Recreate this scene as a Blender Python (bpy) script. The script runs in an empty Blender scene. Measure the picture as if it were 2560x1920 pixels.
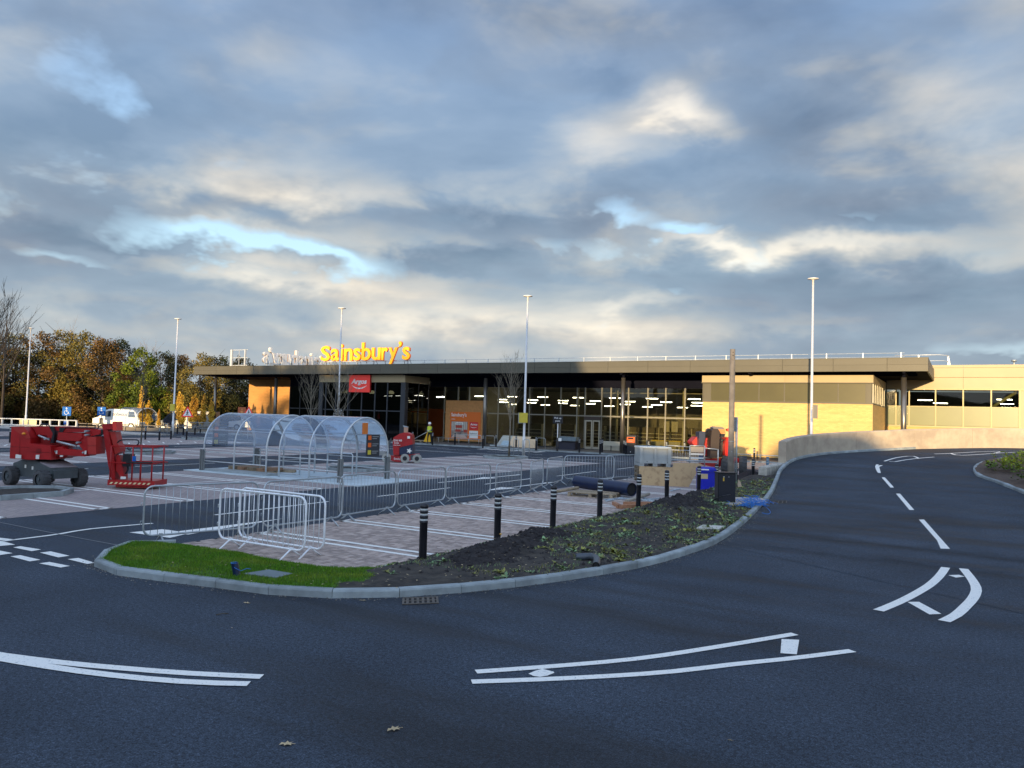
import bpy, math, random
import numpy as np
from mathutils import Vector, Matrix, Euler
R = math.radians
rnd = random.Random(7)
rng = np.random.default_rng(5)
SC = bpy.context.scene
COL = SC.collection

# ------------------------------------------------------------------ camera
F_PX, PITCH, ROLL, CAM_H = 1923.0, R(2.44), R(1.65), 2.55
_n = math.hypot(1, .588)
CO, SI = 1 / _n, .588 / _n            # the store front runs along world X; the camera is turned 30 degrees to it
Rv = Vector((CO, SI, 0)); Fh = Vector((-SI, CO, 0)); Zv = Vector((0, 0, 1))
Fv = Fh * math.cos(PITCH) + Zv * math.sin(PITCH)
Uv = -Fh * math.sin(PITCH) + Zv * math.cos(PITCH)
IX = Rv * math.cos(ROLL) + Uv * math.sin(ROLL)
IY = -Rv * math.sin(ROLL) + Uv * math.cos(ROLL)
cd = bpy.data.cameras.new('camera'); cam = bpy.data.objects.new('camera', cd); COL.objects.link(cam)
cam.matrix_world = Matrix(((IX.x, IY.x, -Fv.x, 0), (IX.y, IY.y, -Fv.y, 0), (IX.z, IY.z, -Fv.z, CAM_H), (0, 0, 0, 1)))
cd.sensor_width = 36; cd.lens = F_PX / 2560 * 36; cd.clip_start = .05; cd.clip_end = 4000
SC.camera = cam

# ------------------------------------------------------------------ exposure, sky and sun
SC.view_settings.view_transform = 'Standard'; SC.view_settings.look = 'None'
SC.view_settings.gamma = 1; SC.view_settings.use_curve_mapping = False
SC.view_settings.exposure = 1.25
SUN_TAN = .083
sd = Vector((-.18, 1, -SUN_TAN)).normalized()       # the way sunlight travels
SUN_EL = math.asin(-sd.z); SUN_AZ = math.atan2(-sd.x, -sd.y)     # azimuth from +Y towards +X
w = bpy.data.worlds.new('World'); SC.world = w; w.use_nodes = True
N = w.node_tree.nodes; L = w.node_tree.links; N.clear()
def wn(t, **k):
    n = N.new(t)
    for a, b in k.items():
        if isinstance(b, bpy.types.NodeSocket): L.new(b, n.inputs[a])
        else: setattr(n, a, b)
    return n
def wm(op, *a):
    n = N.new('ShaderNodeMath'); n.operation = op
    for i, b in enumerate(a):
        if isinstance(b, (int, float)): n.inputs[i].default_value = b
        else: L.new(b, n.inputs[i])
    return n.outputs[0]
def wmix(f, a, b):
    n = N.new('ShaderNodeMix'); n.data_type = 'RGBA'
    for i, s in ((0, f), (6, a), (7, b)):
        if isinstance(s, (int, float)): n.inputs[i].default_value = s
        elif isinstance(s, tuple): n.inputs[i].default_value = (*s, 1)
        else: L.new(s, n.inputs[i])
    return n.outputs[2]
def wramp(f, pts):
    n = N.new('ShaderNodeValToRGB'); L.new(f, n.inputs[0]); cr = n.color_ramp
    while len(cr.elements) < len(pts): cr.elements.new(.5)
    for e, (p, c) in zip(cr.elements, pts):
        e.position = p; e.color = (*c, 1) if isinstance(c, tuple) else (c, c, c, 1)
    return n.outputs[0]
sky = wn('ShaderNodeTexSky'); sky.sky_type = 'NISHITA'; sky.sun_disc = False
sky.sun_elevation = SUN_EL; sky.sun_rotation = SUN_AZ; sky.air_density = 1.2; sky.dust_density = 1.5
tc = wn('ShaderNodeTexCoord'); D = tc.outputs['Generated']
def wdot(v):
    n = N.new('ShaderNodeVectorMath'); n.operation = 'DOT_PRODUCT'; L.new(D, n.inputs[0]); n.inputs[1].default_value = v
    return n.outputs['Value']
cx, cf, cz = wdot(tuple(Rv)), wdot(tuple(Fh)), wdot((0, 0, 1))
# cloud deck: direction projected on a flat layer, so that clouds crowd together towards the horizon
den = wm('ADD', wm('MAXIMUM', cz, 0.0), .16)
def cloudvec(sx, sy, off):
    n = N.new('ShaderNodeCombineXYZ')
    L.new(wm('MULTIPLY', wm('DIVIDE', cx, den), sx), n.inputs[0]); L.new(wm('MULTIPLY', wm('DIVIDE', cf, den), sy), n.inputs[1])
    n.inputs[2].default_value = off
    return n.outputs[0]
def wnoise(vec, scale, det, rough, dist=0):
    n = N.new('ShaderNodeTexNoise'); n.inputs['Scale'].default_value = scale; n.inputs['Detail'].default_value = det
    n.inputs['Roughness'].default_value = rough; n.inputs['Distortion'].default_value = dist; L.new(vec, n.inputs['Vector'])
    return n.outputs['Fac']
def ray(px, py):                                       # viewing ray of a photograph pixel
    a = (px - 1280) / F_PX; b = -(py - 960) / F_PX
    return Fv + IX * a + IY * b
big = wnoise(cloudvec(1, 1.1, 3.1), 1.15, 3, .45, .3)
mid = wnoise(cloudvec(1, 1.25, 8.7), 2.7, 4, .5, .45)
fine = wnoise(cloudvec(1, 1.3, 1.7), 7.0, 4, .55, .3)
def dirvec(sz, off):
    n = N.new('ShaderNodeCombineXYZ'); L.new(wm('ADD', cx, off), n.inputs[0]); L.new(cf, n.inputs[1]); L.new(wm('MULTIPLY', cz, sz), n.inputs[2]); return n.outputs[0]
puff = wnoise(dirvec(2.3, 4.2), 3.4, 5, .52, .25); puff2 = wnoise(dirvec(1.9, 9.1), 9.5, 4, .55, .2)
wob = wm('MULTIPLY', wm('SUBTRACT', puff, .5), .22); wob2 = wm('MULTIPLY', wm('SUBTRACT', puff2, .5), .09)
def blob(x, y, hw, hh, amp, tilt=0.0):
    # a soft patch of sky at one compass bearing and height
    k = 2560 / 1270; d = ray(x * k, y * k).normalized(); x0 = d.dot(Rv); z0 = d.z; sx = hw * k / F_PX; sz = hh * k / F_PX
    dx = wm('ADD', wm('SUBTRACT', cx, x0), wob); dz = wm('ADD', wm('SUBTRACT', wm('SUBTRACT', cz, z0), wm('MULTIPLY', dx, tilt)), wob2)
    q = wm('ADD', wm('POWER', wm('ABSOLUTE', wm('DIVIDE', dx, sx)), 2.0), wm('POWER', wm('ABSOLUTE', wm('DIVIDE', dz, sz)), 2.0))
    g = wm('EXPONENT', wm('MULTIPLY', q, -1.0))
    return wm('MULTIPLY', wm('MULTIPLY', g, wm('GREATER_THAN', cf, 0.0)), amp)
def wsum(l):
    s = l[0]
    for a in l[1:]: s = wm('ADD', s, a)
    return s
gaps = wsum([blob(355, 310, 110, 17, 1.0, -.06), blob(430, 318, 45, 8, .35), blob(868, 291, 44, 13, 1.0, -.1), blob(765, 263, 60, 12, .62, -.1), blob(130, 120, 26, 85, .40, -1.5), blob(40, 60, 50, 60, .25), blob(1050, 272, 45, 9, .3), blob(1225, 432, 70, 13, .5),
             blob(835, 362, 28, 10, .35), blob(45, 316, 45, 9, .45), blob(680, 300, 90, 12, .25), blob(730, 160, 40, 20, .10), blob(240, 290, 60, 16, .35)])
gmask = wramp(wm('ADD', gaps, wm('MULTIPLY', wm('SUBTRACT', puff2, .5), 1.4)), [(.12, 0.0), (.75, 1.0)])
bright = wsum([blob(850, 148, 42, 26, .26, -.5), blob(745, 182, 70, 30, .16), blob(600, 215, 120, 42, .13), blob(315, 212, 120, 42, .15), blob(330, 338, 120, 15, .17, -.05), blob(1035, 303, 95, 13, .22), blob(540, 372, 120, 22, .05), blob(620, 398, 250, 22, .09), blob(1010, 400, 120, 14, .08),
               blob(1150, 320, 90, 18, .12), blob(900, 306, 60, 10, .16), blob(1200, 120, 110, 60, .08), blob(100, 380, 160, 30, .07), blob(420, 245, 80, 25, .06), blob(815, 375, 40, 10, .12), blob(350, 290, 90, 10, .10)])
dark = wsum([blob(560, 322, 85, 13, .16), blob(100, 235, 90, 45, .09), blob(240, 130, 80, 30, .05), blob(755, 100, 45, 14, .10), blob(975, 145, 70, 45, .10), blob(600, 278, 150, 16, .10), blob(480, 20, 260, 60, .06), blob(1000, 30, 250, 50, .05), blob(100, 150, 90, 40, .04), blob(1180, 210, 120, 50, .04), blob(150, 390, 110, 18, .05), blob(1120, 385, 140, 22, .07), blob(1130, 270, 90, 22, .09), blob(850, 338, 110, 12, .06),
             blob(140, 300, 60, 9, .10), blob(290, 262, 130, 14, .07), blob(1050, 350, 160, 14, .05), blob(700, 350, 80, 12, .04), blob(980, 235, 110, 28, .05), blob(30, 280, 60, 14, .06)])
lum = wm('SUBTRACT', wm('ADD', wsum([wm('MULTIPLY', big, .30), wm('MULTIPLY', mid, .16), wm('MULTIPLY', puff, .62), wm('MULTIPLY', puff2, .26), -.285 if 0 else wm('MULTIPLY', fine, 0.0)]), wm('MULTIPLY', bright, 1.15)), wm('ADD', wm('MULTIPLY', dark, 1.25), .285))
lum = wm('ADD', wm('MULTIPLY', wm('SUBTRACT', lum, .455), 1.40), .475)
ccol = wramp(lum, [(.14, (.090, .125, .185)), (.33, (.160, .200, .262)), (.46, (.290, .302, .312)), (.60, (.465, .435, .390)), (.80, (.800, .705, .560))])
low = wramp(cz, [(.0, 1.0), (.14, 0.0)])
bluez = wramp(cz, [(.05, (.50, .62, .68)), (.20, (.50, .74, .90)), (.30, (.36, .56, .80)), (.50, (.24, .38, .64)), (.90, (.20, .34, .66))])
nish = wn('ShaderNodeVectorMath'); nish.operation = 'SCALE'; L.new(sky.outputs[0], nish.inputs[0]); nish.inputs['Scale'].default_value = .035
blue = wmix(.85, nish.outputs[0], bluez)
ccol = wmix(wm('MULTIPLY', low, .45), ccol, (.37, .42, .45))
thin = wramp(wm('ADD', wm('MULTIPLY', big, .6), wm('MULTIPLY', mid, .4)), [(.42, .85), (.62, .15)])
thin = wm('MULTIPLY', thin, wramp(cz, [(.25, .25), (.75, 1.0)]))
sk = wmix(wm('MAXIMUM', gmask, thin), ccol, blue)
under = wramp(cz, [(.495, 0.0), (.505, 1.0)])
# the half of the sky towards the low sun is the brighter half, as it is on any such evening
sunside = wdot(tuple((Vector((.18, -1, .0)).normalized() + Vector((0, 0, .35))).normalized()))
glow = wm('ADD', 1.0, wm('MULTIPLY', wm('POWER', wm('MAXIMUM', wm('ADD', wm('MULTIPLY', sunside, .85), .15), 0.0), 1.3), 2.1))
up = wn('ShaderNodeVectorMath'); up.operation = 'SCALE'; L.new(sk, up.inputs[0]); L.new(wm('MULTIPLY', glow, 6.3), up.inputs['Scale'])
bg = wn('ShaderNodeBackground'); bg.inputs['Strength'].default_value = .1; L.new(up.outputs[0], bg.inputs['Color'])
wo = wn('ShaderNodeOutputWorld'); L.new(bg.outputs[0], wo.inputs[0])
sl = bpy.data.lights.new('sun', 'SUN'); sl.energy = 3.05; sl.angle = R(.6); sl.color = (1, .72, .38)
so = bpy.data.objects.new('sun', sl); COL.objects.link(so)
so.rotation_euler = sd.to_track_quat('-Z', 'Y').to_euler(); so.location = (0, -40, 30)

# ------------------------------------------------------------------ ground heights (the road climbs to a service ramp on the right)
_rx = [-999, 23, 30, 35.4, 41.5, 44.7, 48.3, 60, 999]; _rz = [0, 0, .27, .68, 1.16, 1.42, 1.60, 1.9, 1.9]
def H(x, y):
    s = -SI * x + CO * y; r = CO * x + SI * y          # depth and side distance from the camera
    return float(np.interp(.75 * s + .6 * r, _rx, _rz))
def P(px, py, z=0.0):                                  # photograph pixel -> point on level ground
    d = ray(px, py); t = (z - CAM_H) / d.z
    return Vector((d.x * t, d.y * t, z))
def PH(px, py):                                        # photograph pixel -> point on the sloping road
    z = 0.0; d = ray(px, py)
    lo, hi = 3.0, 160.0
    t = lo
    while t < hi:
        p = d * t
        if CAM_H + p.z < H(p.x, p.y): break
        t += .1
    for _ in range(14):
        m = t - .05; p = d * m
        t = m + .05
        break
    p = d * t
    return Vector((p.x, p.y, H(p.x, p.y)))

# ------------------------------------------------------------------ materials
MATS = {}
def mat(name, col, rough=.6, metal=0.0, var=.0, scale=8.0, bump=0.0, bscale=60.0, spec=.5, rand=0.0, emis=None, alpha=None, det=4, col2=None, coat=0, thr=(.35, .7)):
    if name in MATS: return MATS[name]
    m = bpy.data.materials.new(name); m.use_nodes = True; MATS[name] = m
    nt = m.node_tree; n = nt.nodes; b = n['Principled BSDF']
    b.inputs['Base Color'].default_value = (*col, 1); b.inputs['Roughness'].default_value = rough
    b.inputs['Metallic'].default_value = metal; b.inputs['Specular IOR Level'].default_value = spec
    if coat: b.inputs['Coat Weight'].default_value = coat
    tc = n.new('ShaderNodeTexCoord'); geo = n.new('ShaderNodeNewGeometry')
    out = None
    if var or col2:
        ns = n.new('ShaderNodeTexNoise'); ns.inputs['Scale'].default_value = scale; ns.inputs['Detail'].default_value = det
        ns.inputs['Roughness'].default_value = .6
        nt.links.new(geo.outputs['Position'], ns.inputs['Vector'])
        cr = n.new('ShaderNodeValToRGB'); nt.links.new(ns.outputs['Fac'], cr.inputs[0])
        c2 = col2 or tuple(min(1, c * (1 + var)) for c in col)
        c1 = col if col2 else tuple(c * (1 - var) for c in col)
        cr.color_ramp.elements[0].position = thr[0]; cr.color_ramp.elements[1].position = thr[1]
        cr.color_ramp.elements[0].color = (*c1, 1); cr.color_ramp.elements[1].color = (*c2, 1)
        out = cr.outputs[0]
    if rand:
        oi = n.new('ShaderNodeObjectInfo')
        ad = n.new('ShaderNodeMath'); ad.operation = 'ADD'; nt.links.new(geo.outputs['Random Per Island'], ad.inputs[0]); nt.links.new(oi.outputs['Random'], ad.inputs[1])
        fr = n.new('ShaderNodeMath'); fr.operation = 'FRACT'; nt.links.new(ad.outputs[0], fr.inputs[0])
        mr = n.new('ShaderNodeMapRange'); nt.links.new(fr.outputs[0], mr.inputs[0]); mr.inputs[3].default_value = 1 - rand; mr.inputs[4].default_value = 1 + rand
        mx = n.new('ShaderNodeVectorMath'); mx.operation = 'SCALE'
        if out: nt.links.new(out, mx.inputs[0])
        else: mx.inputs[0].default_value = col
        nt.links.new(mr.outputs[0], mx.inputs['Scale']); out = mx.outputs[0]
    if out: nt.links.new(out, b.inputs['Base Color'])
    if bump:
        nb = n.new('ShaderNodeTexNoise'); nb.inputs['Scale'].default_value = bscale; nb.inputs['Detail'].default_value = 3
        nt.links.new(geo.outputs['Position'], nb.inputs['Vector'])
        bp = n.new('ShaderNodeBump'); bp.inputs['Strength'].default_value = bump; bp.inputs['Distance'].default_value = .01
        nt.links.new(nb.outputs['Fac'], bp.inputs['Height']); nt.links.new(bp.outputs[0], b.inputs['Normal'])
    if emis:
        b.inputs['Emission Color'].default_value = (*emis[0], 1); b.inputs['Emission Strength'].default_value = emis[1]
    if alpha is not None: b.inputs['Alpha'].default_value = alpha
    return m
def glassmat(name, tint, refl=.5, ior=1.5, rough=.02):
    m = bpy.data.materials.new(name); m.use_nodes = True; MATS[name] = m
    nt = m.node_tree; n = nt.nodes; n.clear()
    o = n.new('ShaderNodeOutputMaterial'); t = n.new('ShaderNodeBsdfTransparent'); t.inputs[0].default_value = (*tint, 1)
    g = n.new('ShaderNodeBsdfGlossy'); g.inputs['Roughness'].default_value = rough; g.inputs[0].default_value = (1, 1, 1, 1)
    f = n.new('ShaderNodeFresnel'); f.inputs[0].default_value = ior
    mu = n.new('ShaderNodeMath'); mu.operation = 'MULTIPLY'; nt.links.new(f.outputs[0], mu.inputs[0]); mu.inputs[1].default_value = refl
    mx = n.new('ShaderNodeMixShader'); nt.links.new(mu.outputs[0], mx.inputs[0]); nt.links.new(t.outputs[0], mx.inputs[1]); nt.links.new(g.outputs[0], mx.inputs[2])
    nt.links.new(mx.outputs[0], o.inputs[0])
    return m
def asphaltmat(name, base, fresh=0.0):
    m = bpy.data.materials.new(name); m.use_nodes = True; MATS[name] = m
    nt = m.node_tree; n = nt.nodes; b = n['Principled BSDF']; geo = n.new('ShaderNodeNewGeometry')
    def ns(s, d, r=.6, vec=None):
        x = n.new('ShaderNodeTexNoise'); x.inputs['Scale'].default_value = s; x.inputs['Detail'].default_value = d; x.inputs['Roughness'].default_value = r
        nt.links.new(vec or geo.outputs['Position'], x.inputs['Vector']); return x.outputs['Fac']
    def ramp(f, a, c, p0, p1):
        r = n.new('ShaderNodeValToRGB'); nt.links.new(f, r.inputs[0]); e = r.color_ramp.elements
        e[0].position = p0; e[1].position = p1; e[0].color = (a, a, a, 1); e[1].color = (c, c, c, 1); return r.outputs[0]
    def mul(a, c):
        x = n.new('ShaderNodeMath'); x.operation = 'MULTIPLY'; nt.links.new(a, x.inputs[0]); nt.links.new(c, x.inputs[1]); return x.outputs[0]
    mp = n.new('ShaderNodeMapping'); mp.inputs['Scale'].default_value = (.22, 1.5, 1); mp.inputs['Rotation'].default_value = (0, 0, R(-38))
    nt.links.new(geo.outputs['Position'], mp.inputs['Vector'])
    big = ramp(ns(.35, 4), .72, 1.22, .32, .68)
    streak = ramp(ns(.55, 5, .6, mp.outputs[0]), .52, 1.18, .36, .54)
    agg = mul(ramp(ns(75, 3, .7), .35, 2.0, .32, .70), ramp(ns(24, 3, .7), .6, 1.45, .34, .66))
    vo = n.new('ShaderNodeTexVoronoi'); vo.inputs['Scale'].default_value = 115; nt.links.new(geo.outputs['Position'], vo.inputs['Vector'])
    stone = ramp(vo.outputs['Color'], .75, 1.35, .55, .8)
    # a damp, tyre-smeared band crossing the right-hand road
    a_, b_ = P(1950, 1335), P(2560, 1402); t_ = (b_ - a_).normalized(); nn_ = Vector((-t_.y, t_.x, 0))
    def stain(off, wd, amp):
        dt = n.new('ShaderNodeVectorMath'); dt.operation = 'DOT_PRODUCT'; nt.links.new(geo.outputs['Position'], dt.inputs[0]); dt.inputs[1].default_value = nn_
        al = n.new('ShaderNodeVectorMath'); al.operation = 'DOT_PRODUCT'; nt.links.new(geo.outputs['Position'], al.inputs[0]); al.inputs[1].default_value = t_
        def M_(op, *v):
            x = n.new('ShaderNodeMath'); x.operation = op
            for i, q in enumerate(v):
                if isinstance(q, (int, float)): x.inputs[i].default_value = q
                else: nt.links.new(q, x.inputs[i])
            return x.outputs[0]
        d = M_('ADD', M_('SUBTRACT', dt.outputs['Value'], a_.dot(nn_) + off), M_('MULTIPLY', M_('SUBTRACT', ns(.7, 5), .5), 1.6))
        g = M_('EXPONENT', M_('MULTIPLY', M_('POWER', M_('DIVIDE', d, wd), 2.0), -1.0))
        side = M_('GREATER_THAN', al.outputs['Value'], a_.dot(t_) - 1.5)
        return M_('SUBTRACT', 1.0, M_('MULTIPLY', M_('MULTIPLY', g, side), M_('MULTIPLY', ns(2.2, 6, .7), amp)))
    f = mul(mul(big, streak), mul(agg, stone)); f = mul(f, mul(stain(0, .42, .95), stain(-2.2, .25, .7)))
    sc = n.new('ShaderNodeVectorMath'); sc.operation = 'SCALE'; sc.inputs[0].default_value = base; nt.links.new(f, sc.inputs['Scale'])
    nt.links.new(sc.outputs[0], b.inputs['Base Color'])
    rr = n.new('ShaderNodeMapRange'); nt.links.new(streak, rr.inputs[0]); rr.inputs[1].default_value = .66; rr.inputs[2].default_value = 1.15; rr.inputs[3].default_value = .70; rr.inputs[4].default_value = .92
    nt.links.new(rr.outputs[0], b.inputs['Roughness']); b.inputs['Specular IOR Level'].default_value = .30
    ad = n.new('ShaderNodeMath'); ad.operation = 'ADD'; nt.links.new(vo.outputs['Distance'], ad.inputs[0]); nt.links.new(ns(40, 2), ad.inputs[1])
    bp = n.new('ShaderNodeBump'); bp.inputs['Strength'].default_value = .55; bp.inputs['Distance'].default_value = .006
    nt.links.new(ad.outputs[0], bp.inputs['Height']); nt.links.new(bp.outputs[0], b.inputs['Normal'])
    return m
def brickmat(name, c1, c2, mortar, bw, bh, vertical=True, rough=.75, bump=.4, msize=.01, rot=0, contrast=0):
    m = bpy.data.materials.new(name); m.use_nodes = True; MATS[name] = m
    nt = m.node_tree; n = nt.nodes; b = n['Principled BSDF']; geo = n.new('ShaderNodeNewGeometry')
    vec = geo.outputs['Position']
    if vertical:
        sx = n.new('ShaderNodeSeparateXYZ'); nt.links.new(vec, sx.inputs[0])
        ad = n.new('ShaderNodeMath'); ad.operation = 'ADD'; nt.links.new(sx.outputs[0], ad.inputs[0]); nt.links.new(sx.outputs[1], ad.inputs[1])
        cb = n.new('ShaderNodeCombineXYZ'); nt.links.new(ad.outputs[0], cb.inputs[0]); nt.links.new(sx.outputs[2], cb.inputs[1]); vec = cb.outputs[0]
    br = n.new('ShaderNodeTexBrick'); nt.links.new(vec, br.inputs['Vector']); br.inputs['Scale'].default_value = 1
    br.inputs['Brick Width'].default_value = bw; br.inputs['Row Height'].default_value = bh; br.inputs['Mortar Size'].default_value = msize
    br.inputs['Color1'].default_value = (*c1, 1); br.inputs['Color2'].default_value = (*c2, 1); br.inputs['Mortar'].default_value = (*mortar, 1)
    mpb = n.new('ShaderNodeMapping'); mpb.inputs['Scale'].default_value = (.5, .5, 5.0) if vertical else (1, 1, 1); nt.links.new(geo.outputs['Position'], mpb.inputs['Vector'])
    ns = n.new('ShaderNodeTexNoise'); ns.inputs['Scale'].default_value = 1.0; ns.inputs['Detail'].default_value = 6; nt.links.new(mpb.outputs[0], ns.inputs['Vector'])
    mr = n.new('ShaderNodeMapRange'); nt.links.new(ns.outputs[0], mr.inputs[0]); mr.inputs[1].default_value = .3; mr.inputs[2].default_value = .7; mr.inputs[3].default_value = .91; mr.inputs[4].default_value = 1.08
    sc = n.new('ShaderNodeVectorMath'); sc.operation = 'SCALE'; nt.links.new(br.outputs[0], sc.inputs[0]); nt.links.new(mr.outputs[0], sc.inputs['Scale'])
    nt.links.new(sc.outputs[0], b.inputs['Base Color']); b.inputs['Roughness'].default_value = rough
    bp = n.new('ShaderNodeBump'); bp.inputs['Strength'].default_value = bump; bp.inputs['Distance'].default_value = .01; bp.invert = True
    nt.links.new(br.outputs['Fac'], bp.inputs['Height']); nt.links.new(bp.outputs[0], b.inputs['Normal'])
    return m

ASPH = asphaltmat('asphalt', (.032, .043, .059))
WHITE = mat('road_paint', (.30, .34, .38), .6, scale=38, bump=.3, det=9, col2=(.82, .81, .75), thr=(.30, .43))
PAVEM = mat('paver', (.36, .285, .245), .8, var=.06, scale=1.5, rand=.30, bump=.25, bscale=90)
PAVEF = brickmat('far_paver', (.35, .285, .26), (.28, .23, .22), (.11, .10, .105), .2, .1, vertical=False, msize=.006, bump=.3)
BEDM = mat('paver_joint_sand', (.020, .019, .020), .95, var=.3, scale=30)
KERBM = mat('kerb_concrete', (.27, .31, .32), .8, var=.30, scale=2.2, bump=.35, bscale=45, rand=.13, det=7)
CONC = mat('concrete', (.42, .37, .31), .85, var=.2, scale=1.6, bump=.4, bscale=25, det=8)
WALLC = mat('cast_concrete_wall', (.38, .31, .235), .85, scale=1.7, bump=.5, bscale=12, det=10, col2=(.50, .42, .31), thr=(.38, .66))
SLABC = mat('pale_concrete_slab', (.50, .58, .60), .7, var=.1, scale=2)
SOIL = mat('topsoil', (.020, .017, .015), .95, scale=5, bump=1, bscale=28, col2=(.060, .050, .038), det=8, thr=(.4, .7))
SOILD = mat('dug_soil', (.009, .007, .008), .95, scale=12, bump=1, bscale=30, col2=(.028, .021, .019), det=8, thr=(.4, .75))
GRASSB = mat('turf_base', (.045, .11, .008), .9, var=.4, scale=7)
GRASSM = mat('grass_blade', (.075, .19, .006), .6, rand=.5, scale=1.6, col2=(.17, .24, .020), thr=(.45, .72), spec=.3)
WEEDM = mat('weed_leaf', (.20, .20, .045), .6, scale=2.3, col2=(.16, .26, .12), rand=.5, spec=.35, thr=(.45, .55))
LITTERM = mat('leaf_litter', (.36, .28, .16), .7, rand=.6)
FIELD = mat('rough_grass', (.05, .055, .025), .95, var=.3, scale=.4)
GALV = mat('galvanised_steel', (.42, .46, .48), .42, .55, var=.12, scale=6)
GALVB = mat('bright_galvanised_steel', (.60, .63, .64), .45, .35, var=.08, scale=6)
GALVD = mat('dull_galvanised_steel', (.34, .38, .40), .5, .45, var=.15, scale=9)
LAMPM = mat('lamp_column_paint', (.72, .71, .69), .42, .25, var=.05, scale=3)
BLACKP = mat('black_plastic', (.012, .013, .018), .42, var=.2, scale=5, spec=.45)
BANDW = mat('white_reflective_band', (.58, .62, .62), .45)
FASC = mat('olive_grey_cladding', (.098, .091, .066), .48, .0, var=.045, scale=.8, rand=.05, spec=.4)
CREAM = mat('beige_cladding', (.40, .315, .18), .5, var=.04, scale=.8, rand=.04)
SOFF = mat('dark_soffit', (.008, .009, .018), .95, var=.1, scale=1, spec=.05)  # near-black: the bulkhead's shade under the canopy is put into this colour
DARKF = mat('dark_window_frame', (.028, .033, .042), .45, .2)
LITEF = mat('pale_window_frame', (.44, .42, .34), .45, .2)
OLIVEF = mat('olive_window_frame', (.27, .24, .13), .45, .2)
OLIVEG = mat('olive_spandrel', (.125, .142, .050), .35, var=.06, scale=.6)
OLIVED = mat('dark_glazed_panel', (.085, .078, .032), .28, var=.1, scale=.5, spec=.5)
BRICK = brickmat('buff_brick', (.70, .47, .175), (.61, .39, .135), (.54, .36, .14), .225, .075, bump=.25, msize=.008)
TIMB = mat('timber_cladding', (.42, .20, .07), .65, var=.2, scale=6)
GLASS = glassmat('shop_glass', (.68, .68, .60), .55)
GLASSD = glassmat('dark_shop_glass', (.16, .17, .17), .7)
POLY = glassmat('polycarbonate', (.80, .87, .95), .9, 1.7, .08)
def _milky(m):
    nt = m.node_tree; n = nt.nodes; o = [x for x in n if x.type == 'OUTPUT_MATERIAL'][0]; src = o.inputs[0].links[0].from_socket
    d = n.new('ShaderNodeBsdfTranslucent'); d.inputs[0].default_value = (.55, .72, .95, 1); d2 = n.new('ShaderNodeBsdfDiffuse'); d2.inputs[0].default_value = (.5, .66, .9, 1)
    a = n.new('ShaderNodeMixShader'); nt.links.new(d.outputs[0], a.inputs[1]); nt.links.new(d2.outputs[0], a.inputs[2])
    x = n.new('ShaderNodeMixShader'); x.inputs[0].default_value = .20; nt.links.new(src, x.inputs[1]); nt.links.new(a.outputs[0], x.inputs[2]); nt.links.new(x.outputs[0], o.inputs[0])
_milky(POLY)
CARGL = mat('vehicle_glass', (.02, .025, .03), .08, spec=.8)
RED = mat('red_machine_paint', (.36, .006, .008), .42, var=.22, scale=2.2, coat=.1, det=8)
REDL = mat('faded_red_paint', (.42, .028, .022), .42, var=.12, scale=3)
DGREY = mat('dark_grey_machine_paint', (.060, .075, .082), .5, var=.15, scale=4)
TYRE = mat('tyre_rubber', (.055, .058, .062), .85, var=.2, scale=9, bump=.4)
TYREG = mat('non_marking_grey_tyre', (.33, .33, .30), .85, var=.15, scale=9)
DECAL = mat('white_decal', (.72, .72, .68), .5)
YELLOW = mat('yellow_sign_board', (.62, .50, .05), .5, var=.08, scale=4)
ORANGE = mat('orange_plastic', (.80, .14, .015), .45)
SIGNO = mat('orange_lit_letter', (.95, .42, .015), .45, emis=((1, .42, .01), .38))
SIGNR = mat('orange_letter_edge', (.80, .16, .03), .45, emis=((1, .16, .02), .12))
REDS = mat('red_sign_face', (.72, .035, .025), .4, emis=((1, .05, .03), .06))
WHT = mat('white_lettering', (.80, .80, .78), .5)
BLUEP = mat('blue_plastic', (.004, .012, .40), .35, var=.08, scale=3)
BLUES = mat('blue_sign_face', (.004, .11, .42), .6, spec=.2)
NAVY = mat('navy_pipe', (.003, .014, .055), .33, var=.15, scale=3)
TWINE = mat('blue_twine', (.03, .20, .62), .6)
WOOD = mat('weathered_pallet_wood', (.30, .235, .155), .8, var=.3, scale=7, rand=.25)
PLY = mat('plywood', (.50, .35, .19), .75, scale=4.5, col2=(.24, .14, .07), det=10, thr=(.50, .80))
WOODR = mat('fresh_sawn_timber', (.40, .19, .10), .75, var=.2, scale=7, rand=.15)
CRATEM = mat('grey_plastic_crate', (.36, .385, .38), .5, var=.06, scale=3)
BARK = mat('tree_bark', (.10, .082, .060), .9, var=.3, scale=12)
BARKL = mat('pale_sapling_bark', (.20, .175, .13), .9, var=.3, scale=12)
BARKD = mat('dark_wood_trunk', (.045, .035, .028), .9, var=.3, scale=5)
VANW = mat('white_vehicle_paint', (.78, .76, .70), .35, coat=.3)
VANB = mat('dark_blue_vehicle_paint', (.018, .022, .040), .35, coat=.3)
SKIN = mat('skin', (.45, .27, .19), .6)
HIVIS = mat('yellow_hi_vis_fabric', (.62, .72, .05), .7)
CLOTH = mat('black_workwear', (.018, .018, .022), .85)
TUBE = mat('fluorescent_tube', (.9, .9, .85), .5, emis=((1, .92, .78), 20))
PEND = mat('glowing_pendant_shade', (.9, .85, .6), .5, emis=((1, .86, .48), 2.2))
FLOORI = mat('shop_floor', (.18, .165, .14), .4)
WALLI = mat('shop_interior_wall', (.27, .245, .19), .7, var=.08, scale=.7)
CEILI = mat('shop_ceiling', (.075, .07, .055), .8)
SHELF = mat('cream_steel_shelf', (.50, .46, .33), .5)
SHELFB = mat('brown_shelf_back', (.12, .10, .07), .7)
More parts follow.
